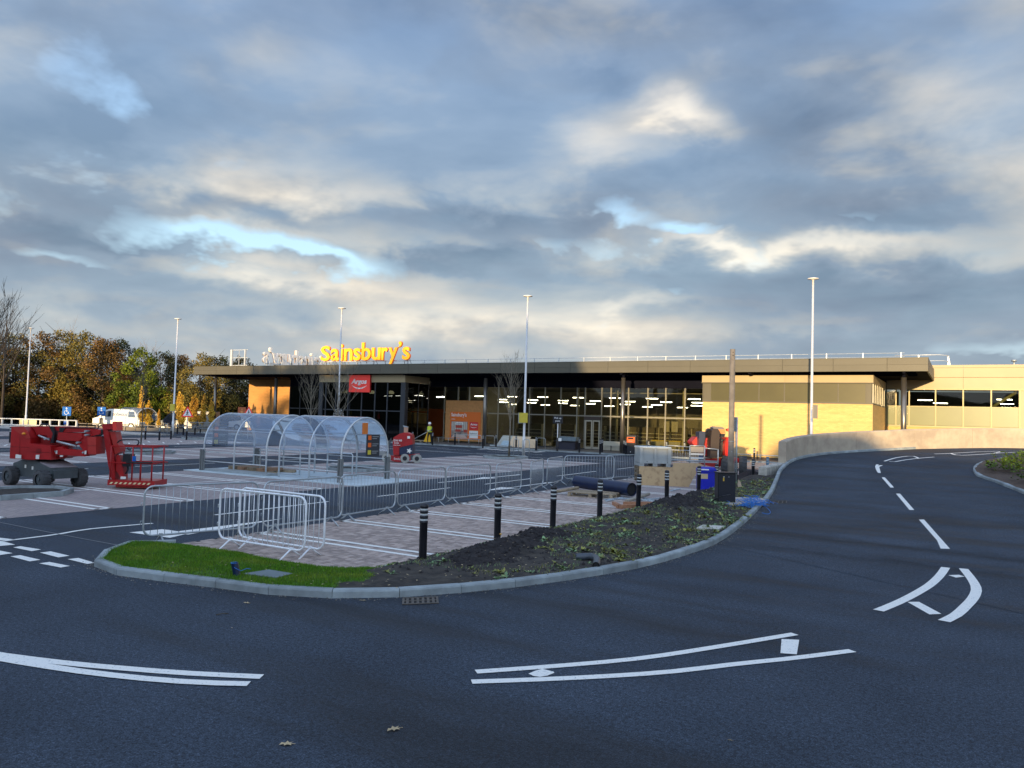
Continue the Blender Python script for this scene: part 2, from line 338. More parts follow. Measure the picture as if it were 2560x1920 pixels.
POSTO = mat('orange_poster', (.72, .15, .012), .55)
POSTB = mat('tan_brick_panel', (.52, .25, .085), .75, var=.12, scale=5)
IRON = mat('cast_iron', (.10, .085, .07), .7, var=.3, scale=20)
DARK = mat('deep_shadow_void', (.008, .008, .009), .95)
TAR = mat('tar_joint', (.16, .17, .18), .6)
def leafmat(name, a, b_, rand=.45):
    return mat(name, a, .65, scale=.55, col2=b_, rand=rand, spec=.25, thr=(.38, .62))
LBROWN = leafmat('brown_autumn_leaf', (.16, .088, .024), (.085, .055, .016))
LOLIVE = leafmat('olive_autumn_leaf', (.20, .145, .026), (.085, .080, .018))
LGREEN = leafmat('yellow_green_leaf', (.15, .18, .012), (.055, .085, .010))
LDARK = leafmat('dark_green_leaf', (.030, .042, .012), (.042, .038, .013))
LGOLD = leafmat('golden_autumn_leaf', (.66, .46, .06), (.50, .27, .04))
LLIME = leafmat('ground_cover_leaf', (.13, .20, .02), (.055, .10, .012))

# ------------------------------------------------------------------ mesh helpers
class MB:
    def __init__(s): s.v = []; s.f = []; s.m = []; s.sm = []
    def add(s, vs, fs, mi=0, smooth=False):
        o = len(s.v); s.v += [tuple(v) for v in vs]
        for f in fs: s.f.append([i + o for i in f]); s.m.append(mi); s.sm.append(smooth)
    def box(s, a, b, mi=0, M=None, taper=0):
        x0, y0, z0 = a; x1, y1, z1 = b; t = taper
        vs = [(x0, y0, z0), (x1, y0, z0), (x1, y1, z0), (x0, y1, z0), (x0 + t, y0 + t, z1), (x1 - t, y0 + t, z1), (x1 - t, y1 - t, z1), (x0 + t, y1 - t, z1)]
        if M: vs = [M @ Vector(v) for v in vs]
        s.add(vs, [(0, 3, 2, 1), (4, 5, 6, 7), (0, 1, 5, 4), (1, 2, 6, 5), (2, 3, 7, 6), (3, 0, 4, 7)], mi)
    def bbox(s, a, b, r, mi=0, M=None):
        # box with chamfered vertical and top edges
        x0, y0, z0 = a; x1, y1, z1 = b
        def ring(i, z): return [(x0 + r, y0 + i, z), (x1 - r, y0 + i, z), (x1 - i, y0 + r, z), (x1 - i, y1 - r, z), (x1 - r, y1 - i, z), (x0 + r, y1 - i, z), (x0 + i, y1 - r, z), (x0 + i, y0 + r, z)]
        vs = ring(0, z0) + ring(0, z1 - r) + [(x + (r * .9 if x < (x0 + x1) / 2 else -r * .9), y + (r * .9 if y < (y0 + y1) / 2 else -r * .9), z1) for x, y, z in ring(0, 0)]
        if M: vs = [M @ Vector(v) for v in vs]
        fs = [tuple(range(7, -1, -1)), tuple(range(16, 24))]
        for k in (0, 8):
            for i in range(8): j = (i + 1) % 8; fs.append((k + i, k + j, k + 8 + j, k + 8 + i))
        s.add(vs, fs, mi)
    def tube(s, pts, r, n=8, mi=0, cap=True, closed=False, smooth=True):
        pts = [Vector(p) for p in pts]; K = len(pts); rs = r if isinstance(r, (list, tuple)) else [r] * K
        vs = []; prev = None
        for i, p in enumerate(pts):
            if closed: t = pts[(i + 1) % K] - pts[i - 1]
            else: t = pts[min(i + 1, K - 1)] - pts[max(i - 1, 0)]
            if t.length < 1e-9: t = Vector((0, 0, 1))
            t.normalize()
            if prev is None:
                u = t.cross(Vector((0, 0, 1)) if abs(t.z) < .9 else Vector((1, 0, 0))).normalized()
            else:
                u = prev - t * prev.dot(t)
                u = u.normalized() if u.length > 1e-6 else t.orthogonal().normalized()
            prev = u; w_ = t.cross(u)
            for k in range(n):
                a = 2 * math.pi * k / n; vs.append(p + (u * math.cos(a) + w_ * math.sin(a)) * rs[i])
        fs = []
        for i in range(K if closed else K - 1):
            j = (i + 1) % K
            for k in range(n): l = (k + 1) % n; fs.append((i * n + k, i * n + l, j * n + l, j * n + k))
        s.add(vs, fs, mi, smooth)
        if cap and not closed:
            o = len(s.v) - len(vs)
            s.f.append([o + k for k in range(n - 1, -1, -1)]); s.m.append(mi); s.sm.append(False)
            s.f.append([o + (K - 1) * n + k for k in range(n)]); s.m.append(mi); s.sm.append(False)
    def lathe(s, prof, n=16, c=(0, 0, 0), mi=0, M=None, smooth=True):
        vs = []; fs = []
        for r, z in prof:
            for k in range(n):
                a = 2 * math.pi * k / n; vs.append(Vector((c[0] + r * math.cos(a), c[1] + r * math.sin(a), c[2] + z)))
        if M: vs = [M @ v for v in vs]
        for i in range(len(prof) - 1):
            for k in range(n): l = (k + 1) % n; fs.append((i * n + k, i * n + l, (i + 1) * n + l, (i + 1) * n + k))
        s.add(vs, fs, mi, smooth)
    def prism(s, pts, a, b, axis='y', mi=0, M=None):
        # outline in (x,z) extruded along y from a to b (axis='y'), or (y,z) along x, or (x,y) along z
        def q(p, d): return {'y': (p[0], d, p[1]), 'x': (d, p[0], p[1]), 'z': (p[0], p[1], d)}[axis]
        n = len(pts); vs = [Vector(q(p, a)) for p in pts] + [Vector(q(p, b)) for p in pts]
        if M: vs = [M @ v for v in vs]
        fs = [tuple(range(n - 1, -1, -1)), tuple(range(n, 2 * n))] + [(i, (i + 1) % n, n + (i + 1) % n, n + i) for i in range(n)]
        s.add(vs, fs, mi)
    def quad(s, a, b, c, d, mi=0): s.add([a, b, c, d], [(0, 1, 2, 3)], mi)
    def mesh(s, name, mats):
        me = bpy.data.meshes.new(name); me.from_pydata(s.v, [], s.f); me.update()
        for m_ in (mats if isinstance(mats, (list, tuple)) else [mats]): me.materials.append(m_)
        me.polygons.foreach_set('material_index', s.m); me.polygons.foreach_set('use_smooth', s.sm)
        return me
    def build(s, name, mats, parent=None, **k): return ob(name, s.mesh(name, mats), parent, **k)
def ob(name, me, parent=None, loc=None, rot=None, **k):
    o = bpy.data.objects.new(name, me); COL.objects.link(o)
    if parent: o.parent = parent
    if loc is not None: o.location = loc
    if rot is not None: o.rotation_euler = rot if not isinstance(rot, (int, float)) else (0, 0, rot)
    for a, b in k.items(): o[a] = b
    return o
def thing(name, label, cat, loc=(0, 0, 0), rz=0.0, group=None):
    o = ob(name, None, None, loc, rz, label=label, category=cat)
    if group: o['group'] = group
    return o
def tag(o, label, cat, group=None):
    o['label'] = label; o['category'] = cat
    if group: o['group'] = group
    return o
def dup(o, parent=None):
    c = o.copy(); COL.objects.link(c); c.parent = parent
    for ch in list(KIDS(o)): dup(ch, c)
    return c
def KIDS(o): return [x for x in o.children]
def copyto(o, loc, rz=0.0, label=None, scale=None):
    c = dup(o); c.location = loc; c.rotation_euler = (0, 0, rz)
    if label: c['label'] = label
    if scale: c.scale = scale if isinstance(scale, tuple) else (scale,) * 3
    return c
def raw(name, V, Fc, m_, parent=None, smooth=False, **k):
    V = np.asarray(V, np.float32); Fc = np.asarray(Fc, np.int32); n = Fc.shape[1]
    me = bpy.data.meshes.new(name); me.vertices.add(len(V)); me.vertices.foreach_set('co', V.ravel())
    me.loops.add(Fc.size); me.loops.foreach_set('vertex_index', Fc.ravel())
    me.polygons.add(len(Fc)); me.polygons.foreach_set('loop_start', np.arange(0, Fc.size, n, dtype=np.int32))
    if smooth: me.polygons.foreach_set('use_smooth', [True] * len(Fc))
    me.update(calc_edges=True); me.materials.append(m_)
    return ob(name, me, parent, **k)
def smooth_poly(pts, step, closed=False):
    pts = [Vector(p) for p in pts]; out = []; n = len(pts)
    for i in range(n - (0 if closed else 1)):
        p0 = pts[(i - 1) % n] if closed or i > 0 else pts[0]; p1 = pts[i]; p2 = pts[(i + 1) % n]
        p3 = pts[(i + 2) % n] if closed or i + 2 < n else pts[-1]
        for k in range(16):
            t = k / 16; out.append(.5 * ((2 * p1) + (p2 - p0) * t + (2 * p0 - 5 * p1 + 4 * p2 - p3) * t * t + (3 * p1 - p0 - 3 * p2 + p3) * t ** 3))
    out.append(pts[0] if closed else pts[-1])
    res = [out[0]]; acc = 0
    for a, b in zip(out, out[1:]):
        d = (b - a).length
        while d > 1e-9 and acc + d >= step:
            f = (step - acc) / d; a = a.lerp(b, f); res.append(a.copy()); d = (b - a).length; acc = 0
        acc += d
    if acc > step * .3 or closed: res.append(out[-1])
    return res
_tc = {}
def textmesh(txt, size=1.0, ext=.02, bold=0.0, bev=0.0, res=3):
    key = (txt, size, ext, bold, bev)
    if key in _tc: return _tc[key]
    cu = bpy.data.curves.new('lettering', 'FONT'); cu.body = txt; cu.size = size; cu.extrude = ext; cu.offset = bold; cu.resolution_u = res
    o = bpy.data.objects.new('lettering', cu); COL.objects.link(o)
    dg = bpy.context.evaluated_depsgraph_get(); me = bpy.data.meshes.new_from_object(o.evaluated_get(dg))
    bpy.data.objects.remove(o); bpy.data.curves.remove(cu)
    me.name = 'lettering'; _tc[key] = me
    return me
def text(txt, m_, parent, x0, x1, z0, z1, y, name='lettering', ext=.01, bold=0.0, italic=0.0, rz=0.0, mirror=False):
    # fits a line of text into a box in the parent's XZ plane, facing -Y
    me = textmesh(txt, 1.0, .02, bold).copy()
    co = np.empty(len(me.vertices) * 3, np.float32); me.vertices.foreach_get('co', co); co = co.reshape(-1, 3)
    mn = co.min(0); mx = co.max(0); sp = np.maximum(mx - mn, 1e-6)
    X = (co[:, 0] - mn[0]) / sp[0]; Zz = (co[:, 1] - mn[1]) / sp[1]
    xx = x0 + X * (x1 - x0) + italic * (Zz - .5) * (z1 - z0)
    new = np.stack([xx, y - (co[:, 2] / .02) * ext, z0 + Zz * (z1 - z0)], 1)
    me.vertices.foreach_set('co', new.astype(np.float32).ravel()); me.update()
    me.materials.clear(); me.materials.append(m_)
    return ob(name, me, parent)

# ================================================================== GROUND, ROADS, PAVING
m = MB(); m.quad((-1500, -900, -.06), (1500, -900, -.06), (1500, 1500, -.06), (-1500, 1500, -.06))
m.build('ground', FIELD, kind='structure')
m = MB()
for i in range(12):
    for j in range(10):
        x0, y0 = -120 + i * 15, -60 + j * 15; m.quad((x0, y0, 0), (x0 + 15, y0, 0), (x0 + 15, y0 + 15, 0), (x0, y0 + 15, 0))
m.build('car_park_road', ASPH, kind='structure')
# kerb line of the planted island and of the service ramp (outer foot of the kerb)
isl = [P(*p) for p in ((440, 1364), (390, 1361), (320, 1367), (275, 1383), (245, 1397), (236, 1412), (240, 1426), (300, 1440), (400, 1453), (540, 1470), (650, 1485), (780, 1495), (900, 1495.5), (1030, 1492),
                       (1200, 1478), (1340, 1462), (1460, 1445), (1600, 1420), (1700, 1393), (1800, 1355), (1870, 1302), (1903, 1268))]
rampk = [Vector((x, y, 0)) for x, y in ((-5.53, 26.2), (-5.84, 28.56), (-6.5, 32.7), (-6.97, 36.0), (-7.14, 39.4), (-6.85, 41.4), (-6.25, 42.9), (-5.61, 43.85), (-4.76, 44.9), (-3.3, 46.3), (-1.49, 48.1), (.8, 50.0), (2.9, 51.2), (6, 52), (12, 52.8), (30, 53.2))]
KP = [(p.x, p.y) for p in isl + rampk]
kline = smooth_poly([(x, y, 0) for x, y in KP], .915)
def left_normal(a, b):                       # towards the planted side
    d = (b - a); d.z = 0; d.normalize(); return Vector((-d.y, d.x, 0))
def nrm_at(pl, i):
    a = pl[max(i - 1, 0)]; b = pl[min(i + 1, len(pl) - 1)]; d = (b - a); d.z = 0; d.normalize(); return Vector((-d.y, d.x, 0))
kerb = ob('kerb', None, None, kind='structure')
kend = 0
for i in range(len(kline) - 1):
    a, b = kline[i], kline[i + 1]
    if (b - a).length < .2: continue
    mid_ = (a + b) / 2
    if mid_.y > 47 and mid_.x > -2: break
    na, nb = nrm_at(kline, i), nrm_at(kline, i + 1)
    u = (b - a).normalized(); g = .004
    a2, b2 = a + u * g, b - u * g
    hz = .118 + rnd.uniform(-.004, .004)
    prof = [(0, -.05), (0, hz - .03), (.012, hz - .008), (.03, hz), (.127, hz), (.127, -.05)]
    vs = []
    for q, n_ in ((a2, na), (b2, nb)):
        z = H(q.x, q.y)
        for o_, zz in prof: vs.append((q.x + n_.x * o_, q.y + n_.y * o_, z + zz))
    mb = MB(); k = len(prof)
    mb.add(vs, [tuple(range(k)), tuple(range(2 * k - 1, k - 1, -1))] + [(j + k, j, (j + 1) % k, (j + 1) % k + k)[::-1] for j in range(k)])
    mb.build('kerbstone', KERBM, kerb)
# service road surface rising to the right
left = [p for p in kline if p.y > 15.5 and p.x > -9]
left = left[:]
nc = 44
V = []; Fc = []
for i, p in enumerate(left):
    t = i / (len(left) - 1)
    q = Vector((12 + 30 * t, 6 + 36 * t, 0)) if t < .6 else Vector((30 + 28 * (t - .6) / .4, 27.6 + 23 * (t - .6) / .4, 0))
    n_ = nrm_at(left, i)
    for j in range(nc + 1):
        s = (j / nc) ** 1.3; x = p.x + (q.x - p.x) * s; y = p.y + (q.y - p.y) * s
        V.append((x, y, H(x, y) + .004))
for i in range(len(left) - 1):
    for j in range(nc): a = i * (nc + 1) + j; Fc.append((a, a + 1, a + nc + 2, a + nc + 1))
raw('service_road', V, Fc, ASPH, smooth=True, kind='structure')

# parking bays: herringbone block paving, real bricks near the camera
XB0, XB1 = -8.2, -12.6
def inpoly(x, y, poly):
    c = False; n = len(poly)
    for i in range(n):
        x1, y1 = poly[i]; x2, y2 = poly[i - 1]
        if (y1 > y) != (y2 > y) and x < (x2 - x1) * (y - y1) / (y2 - y1) + x1: c = not c
    return c
bay_edge = [P(*p) for p in ((440, 1364), (520, 1376), (600, 1387), (660, 1401), (720, 1411.5), (800, 1422.5), (860, 1427), (940, 1425), (1000, 1410), (1060, 1393))]
front = [(p.x, p.y) for p in bay_edge] + [(-8.15, 12), (-8.15, 41.5), (-12.62, 41.5), (-12.62, 9.2)]
pav = MB()
YG = 23.0
fp = front
pav.add([(x, y, .003) for x, y in fp], [tuple(range(len(fp)))[::1]])
paving = pav.build('parking_bay_paving', BEDM, kind='structure')
W_ = .1; cells = []
for iy in range(int(8.8 / W_), int(YG / W_)):
    for ix in range(int(-12.9 / W_), int(-8.0 / W_)):
        k = (ix - iy) % 4
        if k == 0: cells.append((ix * W_, iy * W_, 2 * W_, W_))
        elif k == 3: cells.append((ix * W_, iy * W_, W_, 2 * W_))
def brick_geo(x, y, w_, h_, z, g=.008, c=.010):
    x0, y0, x1, y1 = x + g, y + g, x + w_ - g, y + h_ - g
    v = [(x0, y0, 0), (x1, y0, 0), (x1, y1, 0), (x0, y1, 0), (x0, y0, z - c * .6), (x1, y0, z - c * .6), (x1, y1, z - c * .6), (x0, y1, z - c * .6), (x0 + c, y0 + c, z), (x1 - c, y0 + c, z), (x1 - c, y1 - c, z), (x0 + c, y1 - c, z)]
    f = [(8, 9, 10, 11)] + [(i, (i + 1) % 4, 4 + (i + 1) % 4, 4 + i) for i in range(4)] + [(4 + i, 4 + (i + 1) % 4, 8 + (i + 1) % 4, 8 + i) for i in range(4)]
    return v, f
ok = [c for c in cells if all(inpoly(c[0] + a, c[1] + b, fp) for a, b in ((0, 0), (c[2], 0), (0, c[3]), (c[2], c[3])))]
ok.sort(key=lambda c: c[0] ** 2 + c[1] ** 2)
protoH = MB(); v, f = brick_geo(0, 0, .2, .1, .012); protoH.add(v, f); pH = protoH.mesh('brick', PAVEM)
protoV = MB(); v, f = brick_geo(0, 0, .1, .2, .012); protoV.add(v, f); pV = protoV.mesh('brick', PAVEM)
for c in ok[:290]:
    ob('brick', pH if c[2] > c[3] else pV, paving, (c[0], c[1], .003 + rnd.uniform(-.0015, .0015)))
V = []; Fc = []
for c in ok[290:]:
    o_ = len(V); v, f = brick_geo(*c, .015 + rnd.uniform(-.0015, .0015)); V += v; Fc += [tuple(i + o_ for i in q) for q in f]
raw('brickwork', V, Fc, PAVEM, paving, kind='stuff')
m = MB(); m.quad((XB0 + .05, YG - .02, .013), (XB0 + .05, 41.5, .013), (-12.6, 41.5, .013), (-12.6, YG - .02, .013)); m.build('far_block_paving', PAVEF, paving, kind='stuff')
rows = [(-27.0, -18.1, -6, 41.4), (-42, -33, -6, 40), (-57, -46.2, -6, 41), (-72, -62, -6, 41)]
m = MB()
for x0, x1, y0, y1 in rows: m.quad((x0, y0, .005), (x1, y0, .005), (x1, y1, .005), (x0, y1, .005))
m.quad((-12.6, -6, .005), (-12.55, -6, .005), (-12.55, 1, .005), (-12.6, 1, .005))
m.build('double_row_paving', PAVEF, kind='structure')
# pin kerb edging along the paving
edge = ob('edging', None, None, kind='structure')
el = smooth_poly([(p.x, p.y, 0) for p in bay_edge[:-1]] + [(-8.14, 12.0, 0), (-8.14, 41.0, 0)], .915)
for i in range(len(el) - 1):
    a, b = el[i], el[i + 1]
    if (b - a).length < .1: continue
    d = (b - a).normalized(); n_ = Vector((d.y, -d.x, 0)); a = a + d * .004; b = b - d * .004
    mb = MB(); mb.add([a, b, b + n_ * .055, a + n_ * .055] + [p_ + Vector((0, 0, .03)) for p_ in (a, b, b + n_ * .055, a + n_ * .055)], [(4, 5, 6, 7), (0, 4, 7, 3)[::-1], (0, 1, 5, 4), (1, 2, 6, 5), (2, 3, 7, 6)])
    mb.build('edging_stone', KERBM, edge)

# ------------------------------------------------------------------ road markings
marks = ob('road_marking', None, None, kind='structure')
def strip(pts, wd, z=.008, h=None, name='painted_line', m_=None, par=None):
    pts = [Vector((p[0], p[1], 0)) for p in pts]; vs = []; n = len(pts)
    for i, p in enumerate(pts):
        a = pts[max(i - 1, 0)]; b = pts[min(i + 1, n - 1)]; d = (b - a).normalized(); q = Vector((-d.y, d.x, 0)) * wd / 2
        for s in (-1, 1):
            x, y = p.x + q.x * s, p.y + q.y * s; vs.append((x, y, (H(x, y) if h else 0) + z))
    return vs, [(2 * i, 2 * i + 1, 2 * i + 3, 2 * i + 2)[::-1] for i in range(n - 1)]
def paint(parts, name='painted_line', m_=WHITE):
    mb = MB()
    for vs, f in parts: mb.add(vs, f)
    return mb.build(name, m_, marks)
def polyp(px, ramp=False, z=.008):
    pts = [PH(*p) if ramp else P(*p) for p in px]; return [(p.x, p.y, (H(p.x, p.y) if ramp else 0) + z) for p in pts]
def line_px(px, wd=.11, ramp=False, z=.008):
    pts = [PH(*p) if ramp else P(*p) for p in px]; pts = smooth_poly([(p.x, p.y, 0) for p in pts], .35) if len(px) > 2 else pts
    return strip(pts, wd, z, ramp)
paint([line_px(((-60, 1628), (0, 1638.6), (158, 1658.5), (316, 1673), (475, 1685), (656, 1693.5)), .125)])
paint([line_px(((-60, 1634), (0, 1648), (95, 1664), (222, 1683), (380, 1700), (506, 1708.5), (622, 1711.5)), .125, z=.0095)])
paint([line_px(((1190, 1681), (1422, 1664), (1610, 1646), (1798, 1617.5), (1993, 1585)), .115)])
paint([line_px(((1179, 1706), (1422, 1697), (1657, 1682.5), (1845, 1661), (1990, 1646), (2131, 1628)), .115)])
def polymark(px, ramp=False, name='painted_patch'):
    v = polyp(px, ramp); paint([(v, [tuple(range(len(v)))])], name)
polymark(((1321, 1686), (1340, 1678), (1356, 1674), (1384, 1681), (1386, 1684), (1368, 1691), (1350, 1694), (1334, 1692)))
polymark(((1954, 1599), (1998, 1601), (1992, 1637.5), (1951, 1634.5)))
paint([line_px(((2364, 1419.5), (2349.5, 1440), (2324.6, 1463), (2287, 1486), (2245.6, 1507), (2195.7, 1527.6)), .145)])
paint([line_px(((2408.8, 1422.6), (2430.6, 1450.7), (2441, 1473.6), (2432.7, 1496.4), (2412, 1519), (2391, 1538), (2360, 1554)), .15)])
polymark(((2268.4, 1506), (2297.5, 1505.8), (2353.7, 1536), (2323.5, 1537.4))); polymark(((2371, 1439), (2397, 1438), (2412, 1442.4), (2390, 1445)))
polymark(((2297, 1300), (2310, 1300), (2375, 1374), (2351.6, 1374), (2342.5, 1353)), True, 'painted_dash')
polymark(((2240, 1235), (2250, 1235), (2285.6, 1275.6), (2273.6, 1275.6)), True, 'painted_dash')
polymark(((2204, 1194), (2212, 1194), (2235, 1220), (2226, 1220)), True, 'painted_dash')
polymark(((2187.7, 1166.5), (2190.7, 1162), (2196.8, 1161.7), (2195, 1164.4), (2208, 1163.3), (2198, 1168), (2202, 1183), (2194.5, 1182.5), (2190, 1174.6)), True)
for l in (((2211, 1154), (2241, 1145), (2279, 1141), (2297, 1146.3)), ((2223, 1154), (2236, 1155.6), (2260, 1151), (2297, 1146.5), (2336, 1143)), ((2336, 1135.5), (2376, 1133.8), (2496, 1129), (2487, 1133.2)), ((2376.5, 1134), (2399, 1139), (2460, 1136), (2538, 1131.4))):
    paint([line_px(l, .11, True, z=.009 + rnd.uniform(0, .002))])
# double-lined bays
def bays(xa, xb, y0, n, closed_at=None, step=2.45, gap=.34, wd=.12, z=.019):
    for k in range(n):
        y = y0 + k * step
        parts = [strip([(xa, y - gap / 2), (xb, y - gap / 2)], wd, z), strip([(xa, y + gap / 2), (xb, y + gap / 2)], wd, z)]
        if closed_at is not None: parts.append(strip([(closed_at, y - gap / 2 - wd / 2), (closed_at, y + gap / 2 + wd / 2)], wd, z))
        paint(parts)
bays(-8.3, -12.5, 11.28, 11, -12.45)
bays(-18.15, -22.5, 11.35 - 2.45 * 3, 16, -18.2, z=.009)
bays(-22.5, -26.95, 11.35 - 2.45 * 3, 16, -26.9, z=.009)
paint([strip([(-22.5, -3), (-22.5, 21)], .1, .0115)]); paint([strip([(-22.5, 24.2), (-22.5, 41)], .1, .0115)])
bays(-33.1, -37.5, 2.6, 15, -33.2, z=.009); bays(-37.5, -41.9, 2.6, 15, -41.8, z=.009); paint([strip([(-37.5, 0), (-37.5, 39.5)], .1, .0115)])
for k in range(13):      # disabled bays with hatched margins, far side
    y = 8 + k * 2.6
    paint([strip([(-46.3, y), (-51.4, y)], .1, .009), strip([(-46.3, y + 1.1), (-51.4, y + 1.1)], .1, .009), strip([(-46.4, y + .1), (-47.9, y + 1.05)], .1, .0115), strip([(-48, y + .1), (-49.5, y + 1.05)], .1, .0115), strip([(-49.6, y + .1), (-51.2, y + 1.05)], .1, .0115)])
paint([strip([(-46.3, 6), (-46.3, 41)], .1, .0125)]); paint([strip([(-51.4, 6), (-51.4, 41)], .1, .0125)]); paint([strip([(-47.5, 34), (-47.5, 41)], .1, .0135)])
bays(-62.1, -66.5, 6, 13, -62.2, z=.009)
# aisle centre dashes, arrows, give-way
for a, b in ((12.38, 16.3), (18.3, 22.3), (24.4, 28.2), (30.3, 34.7), (37.1, 41)): paint([strip([(-15.4, a), (-15.5, b)], .1)], 'painted_dash')
for a, b in ((14, 18), (20, 24), (26, 30), (8, 12)): paint([strip([(-30, a), (-30, b)], .1)], 'painted_dash'); paint([strip([(-44.0, a + 6), (-44.0, b + 6)], .1)], 'painted_dash')
paint([line_px(((-30, 1358.5), (0, 1354.5), (135.6, 1337.6), (226, 1323), (382, 1309)), .1)])
def arrow(x, y, s, d):
    v = [(x - .28, y + d * .0), (x + .28, y), (x + .07, y + d * .0), (x + .10, y - d * s), (x - .10, y - d * s), (x - .07, y)]
    paint([([(x, y + d * 1.5, .009), (x + .34, y, .009), (x - .34, y, .009)], [(0, 2, 1) if d > 0 else (0, 1, 2)]), ([(x - .04, y - d * .002, .009), (x + .04, y - d * .002, .009), (x + .1, y - d * s, .009), (x - .1, y - d * s, .009)], [(0, 1, 2, 3)])], 'painted_arrow')
polymark(((323, 1332), (404.6, 1324), (424, 1326), (473, 1334), (425, 1345.5)), name='painted_arrow')
paint([([tuple(P(*q)[:2]) + (.009,) for q in ((430, 1331), (470, 1337.5), (709, 1297))], [(0, 1, 2)])], 'painted_arrow')
arrow(-14.05, 23.9, 3.4, -1); paint([strip([(-16.95, 23.6), (-16.95, 27.7)], .11)], 'painted_dash'); arrow(-16.9, 27.2, 2.5, -1)
blk = [((-70, 1345), (-20, 1343), (40, 1350), (-10, 1352)), ((-5, 1355.5), (12, 1355.5), (38, 1362.6), (0, 1366)), ((33, 1369.5), (50.6, 1366.5), (103, 1374.7), (79, 1379)), ((99.7, 1382.6), (126.6, 1379.4), (174, 1390.5), (145.6, 1394.6)), ((169, 1399), (196, 1396), (237, 1408), (218, 1411)),
       ((-30, 1377), (0, 1377.5), (32, 1384), (0, 1388.6)), ((26, 1392), (50.6, 1389), (101, 1400.6), (74.4, 1404.7)), ((97.5, 1409.5), (123.4, 1406), (175, 1416), (152, 1420))]
for b in blk: polymark(b, name='painted_dash')
paint([line_px(((-30, 1302), (0, 1306.6), (135.6, 1334), (328, 1370)), .03)], 'tar_seam', TAR)
for i in range(4): paint([strip([(-62 + i * 0 , 43.2 + i * .01), (-20, 43.2)], .1)]) if i == 0 else None
# markings in front of the store
for (x0, x1, y) in ((-45, -41, 43.8), (-39, -35.5, 43.8), (-33.5, -30.5, 43.8), (-60, -47, 44.2), (-28.5, -25, 44.0), (-23, -19.8, 44.2)): paint([strip([(x0, y), (x1, y)], .1)], 'painted_dash')
for (x0, x1, y) in ((-44, -36, 46.6), (-34, -31, 47.0), (-29.5, -25, 46.9), (-50, -46, 46.4), (-30, -27, 48.8), (-38, -34, 48.6)): paint([strip([(x0, y), (x1, y)], .1)], 'painted_dash')
for k in range(6): paint([([(-32.2 + k * .95, 49.6, .009), (-31.7 + k * .95, 49.6, .009), (-31.7 + k * .95, 51.2, .009), (-32.2 + k * .95, 51.2, .009)], [(0, 1, 2, 3)])], 'painted_block')
paint([strip([(-20.2, 44.4), (-18.0, 44.4)], .1)], 'painted_line')

# store forecourt pavement and its kerb
m = MB(); m.box((-80, 52.0, -.05), (-9.2, 70, .10)); m.build('pavement', mat('dark_pavement', (.10, .095, .09), .7, var=.25, scale=2), kind='structure')
fk = ob('forecourt_kerb', None, None, kind='structure')
kb = MB(); kb.box((0, 0, -.05), (.907, .125, .115)); kbm = kb.mesh('kerbstone', KERBM)
for i in range(77): ob('kerbstone', kbm, fk, (-80 + i * .915, 51.87, 0))
m = MB(); m.box((-15.9, 44.2, -.05), (-9.1, 54.4, .012)); m.build('brick_path', mat('warm_path', (.33, .22, .16), .8, var=.2, scale=5), kind='structure')
paint([strip([(-15.5, 46 + k * 1.1), (-9.8, 46 + k * 1.1)], .22, .02) for k in range(6)], 'painted_line')

# far left footway and low wall
m = MB(); m.box((-110, 41.6, -.05), (-62, 44.6, .09)); m.build('footway', mat('pale_footway', (.42, .40, .36), .8, var=.15, scale=2), kind='structure')

# ================================================================== PLANTED ISLAND: turf, soil, weeds
def vnoise(x, y, s, seed=0):
    x = np.asarray(x) * s + seed * 17.3; y = np.asarray(y) * s + seed * 5.1
    xi = np.floor(x).astype(int); yi = np.floor(y).astype(int); fx = x - xi; fy = y - yi
    fx = fx * fx * (3 - 2 * fx); fy = fy * fy * (3 - 2 * fy)
    def h(a, b): v = np.sin(a * 127.1 + b * 311.7 + seed * 74.7) * 43758.5453; return v - np.floor(v)
    return (h(xi, yi) * (1 - fx) + h(xi + 1, yi) * fx) * (1 - fy) + (h(xi, yi + 1) * (1 - fx) + h(xi + 1, yi + 1) * fx) * fy
kmid = [(p.x + nrm_at(kline, i).x * .07, p.y + nrm_at(kline, i).y * .07) for i, p in enumerate(kline) if p.y < 34.6]
isle = kmid + [(-8.13, 34.6)] + [(-8.13, 12.0)] + [(p.x, p.y) for p in bay_edge[:-1]][::-1]
ia = np.array(isle)
def edge_dist(x, y, seg):
    d = 1e9
    for (x1, y1), (x2, y2) in zip(seg, seg[1:]):
        dx, dy = x2 - x1, y2 - y1; t = max(0, min(1, ((x - x1) * dx + (y - y1) * dy) / (dx * dx + dy * dy + 1e-9)))
        d = min(d, math.hypot(x - x1 - t * dx, y - y1 - t * dy))
    return d
kseg = [(p.x, p.y) for p in kline if p.y < 36]
eseg = [(p.x, p.y) for p in bay_edge[:-1]] + [(-8.13, 12), (-8.13, 36)]
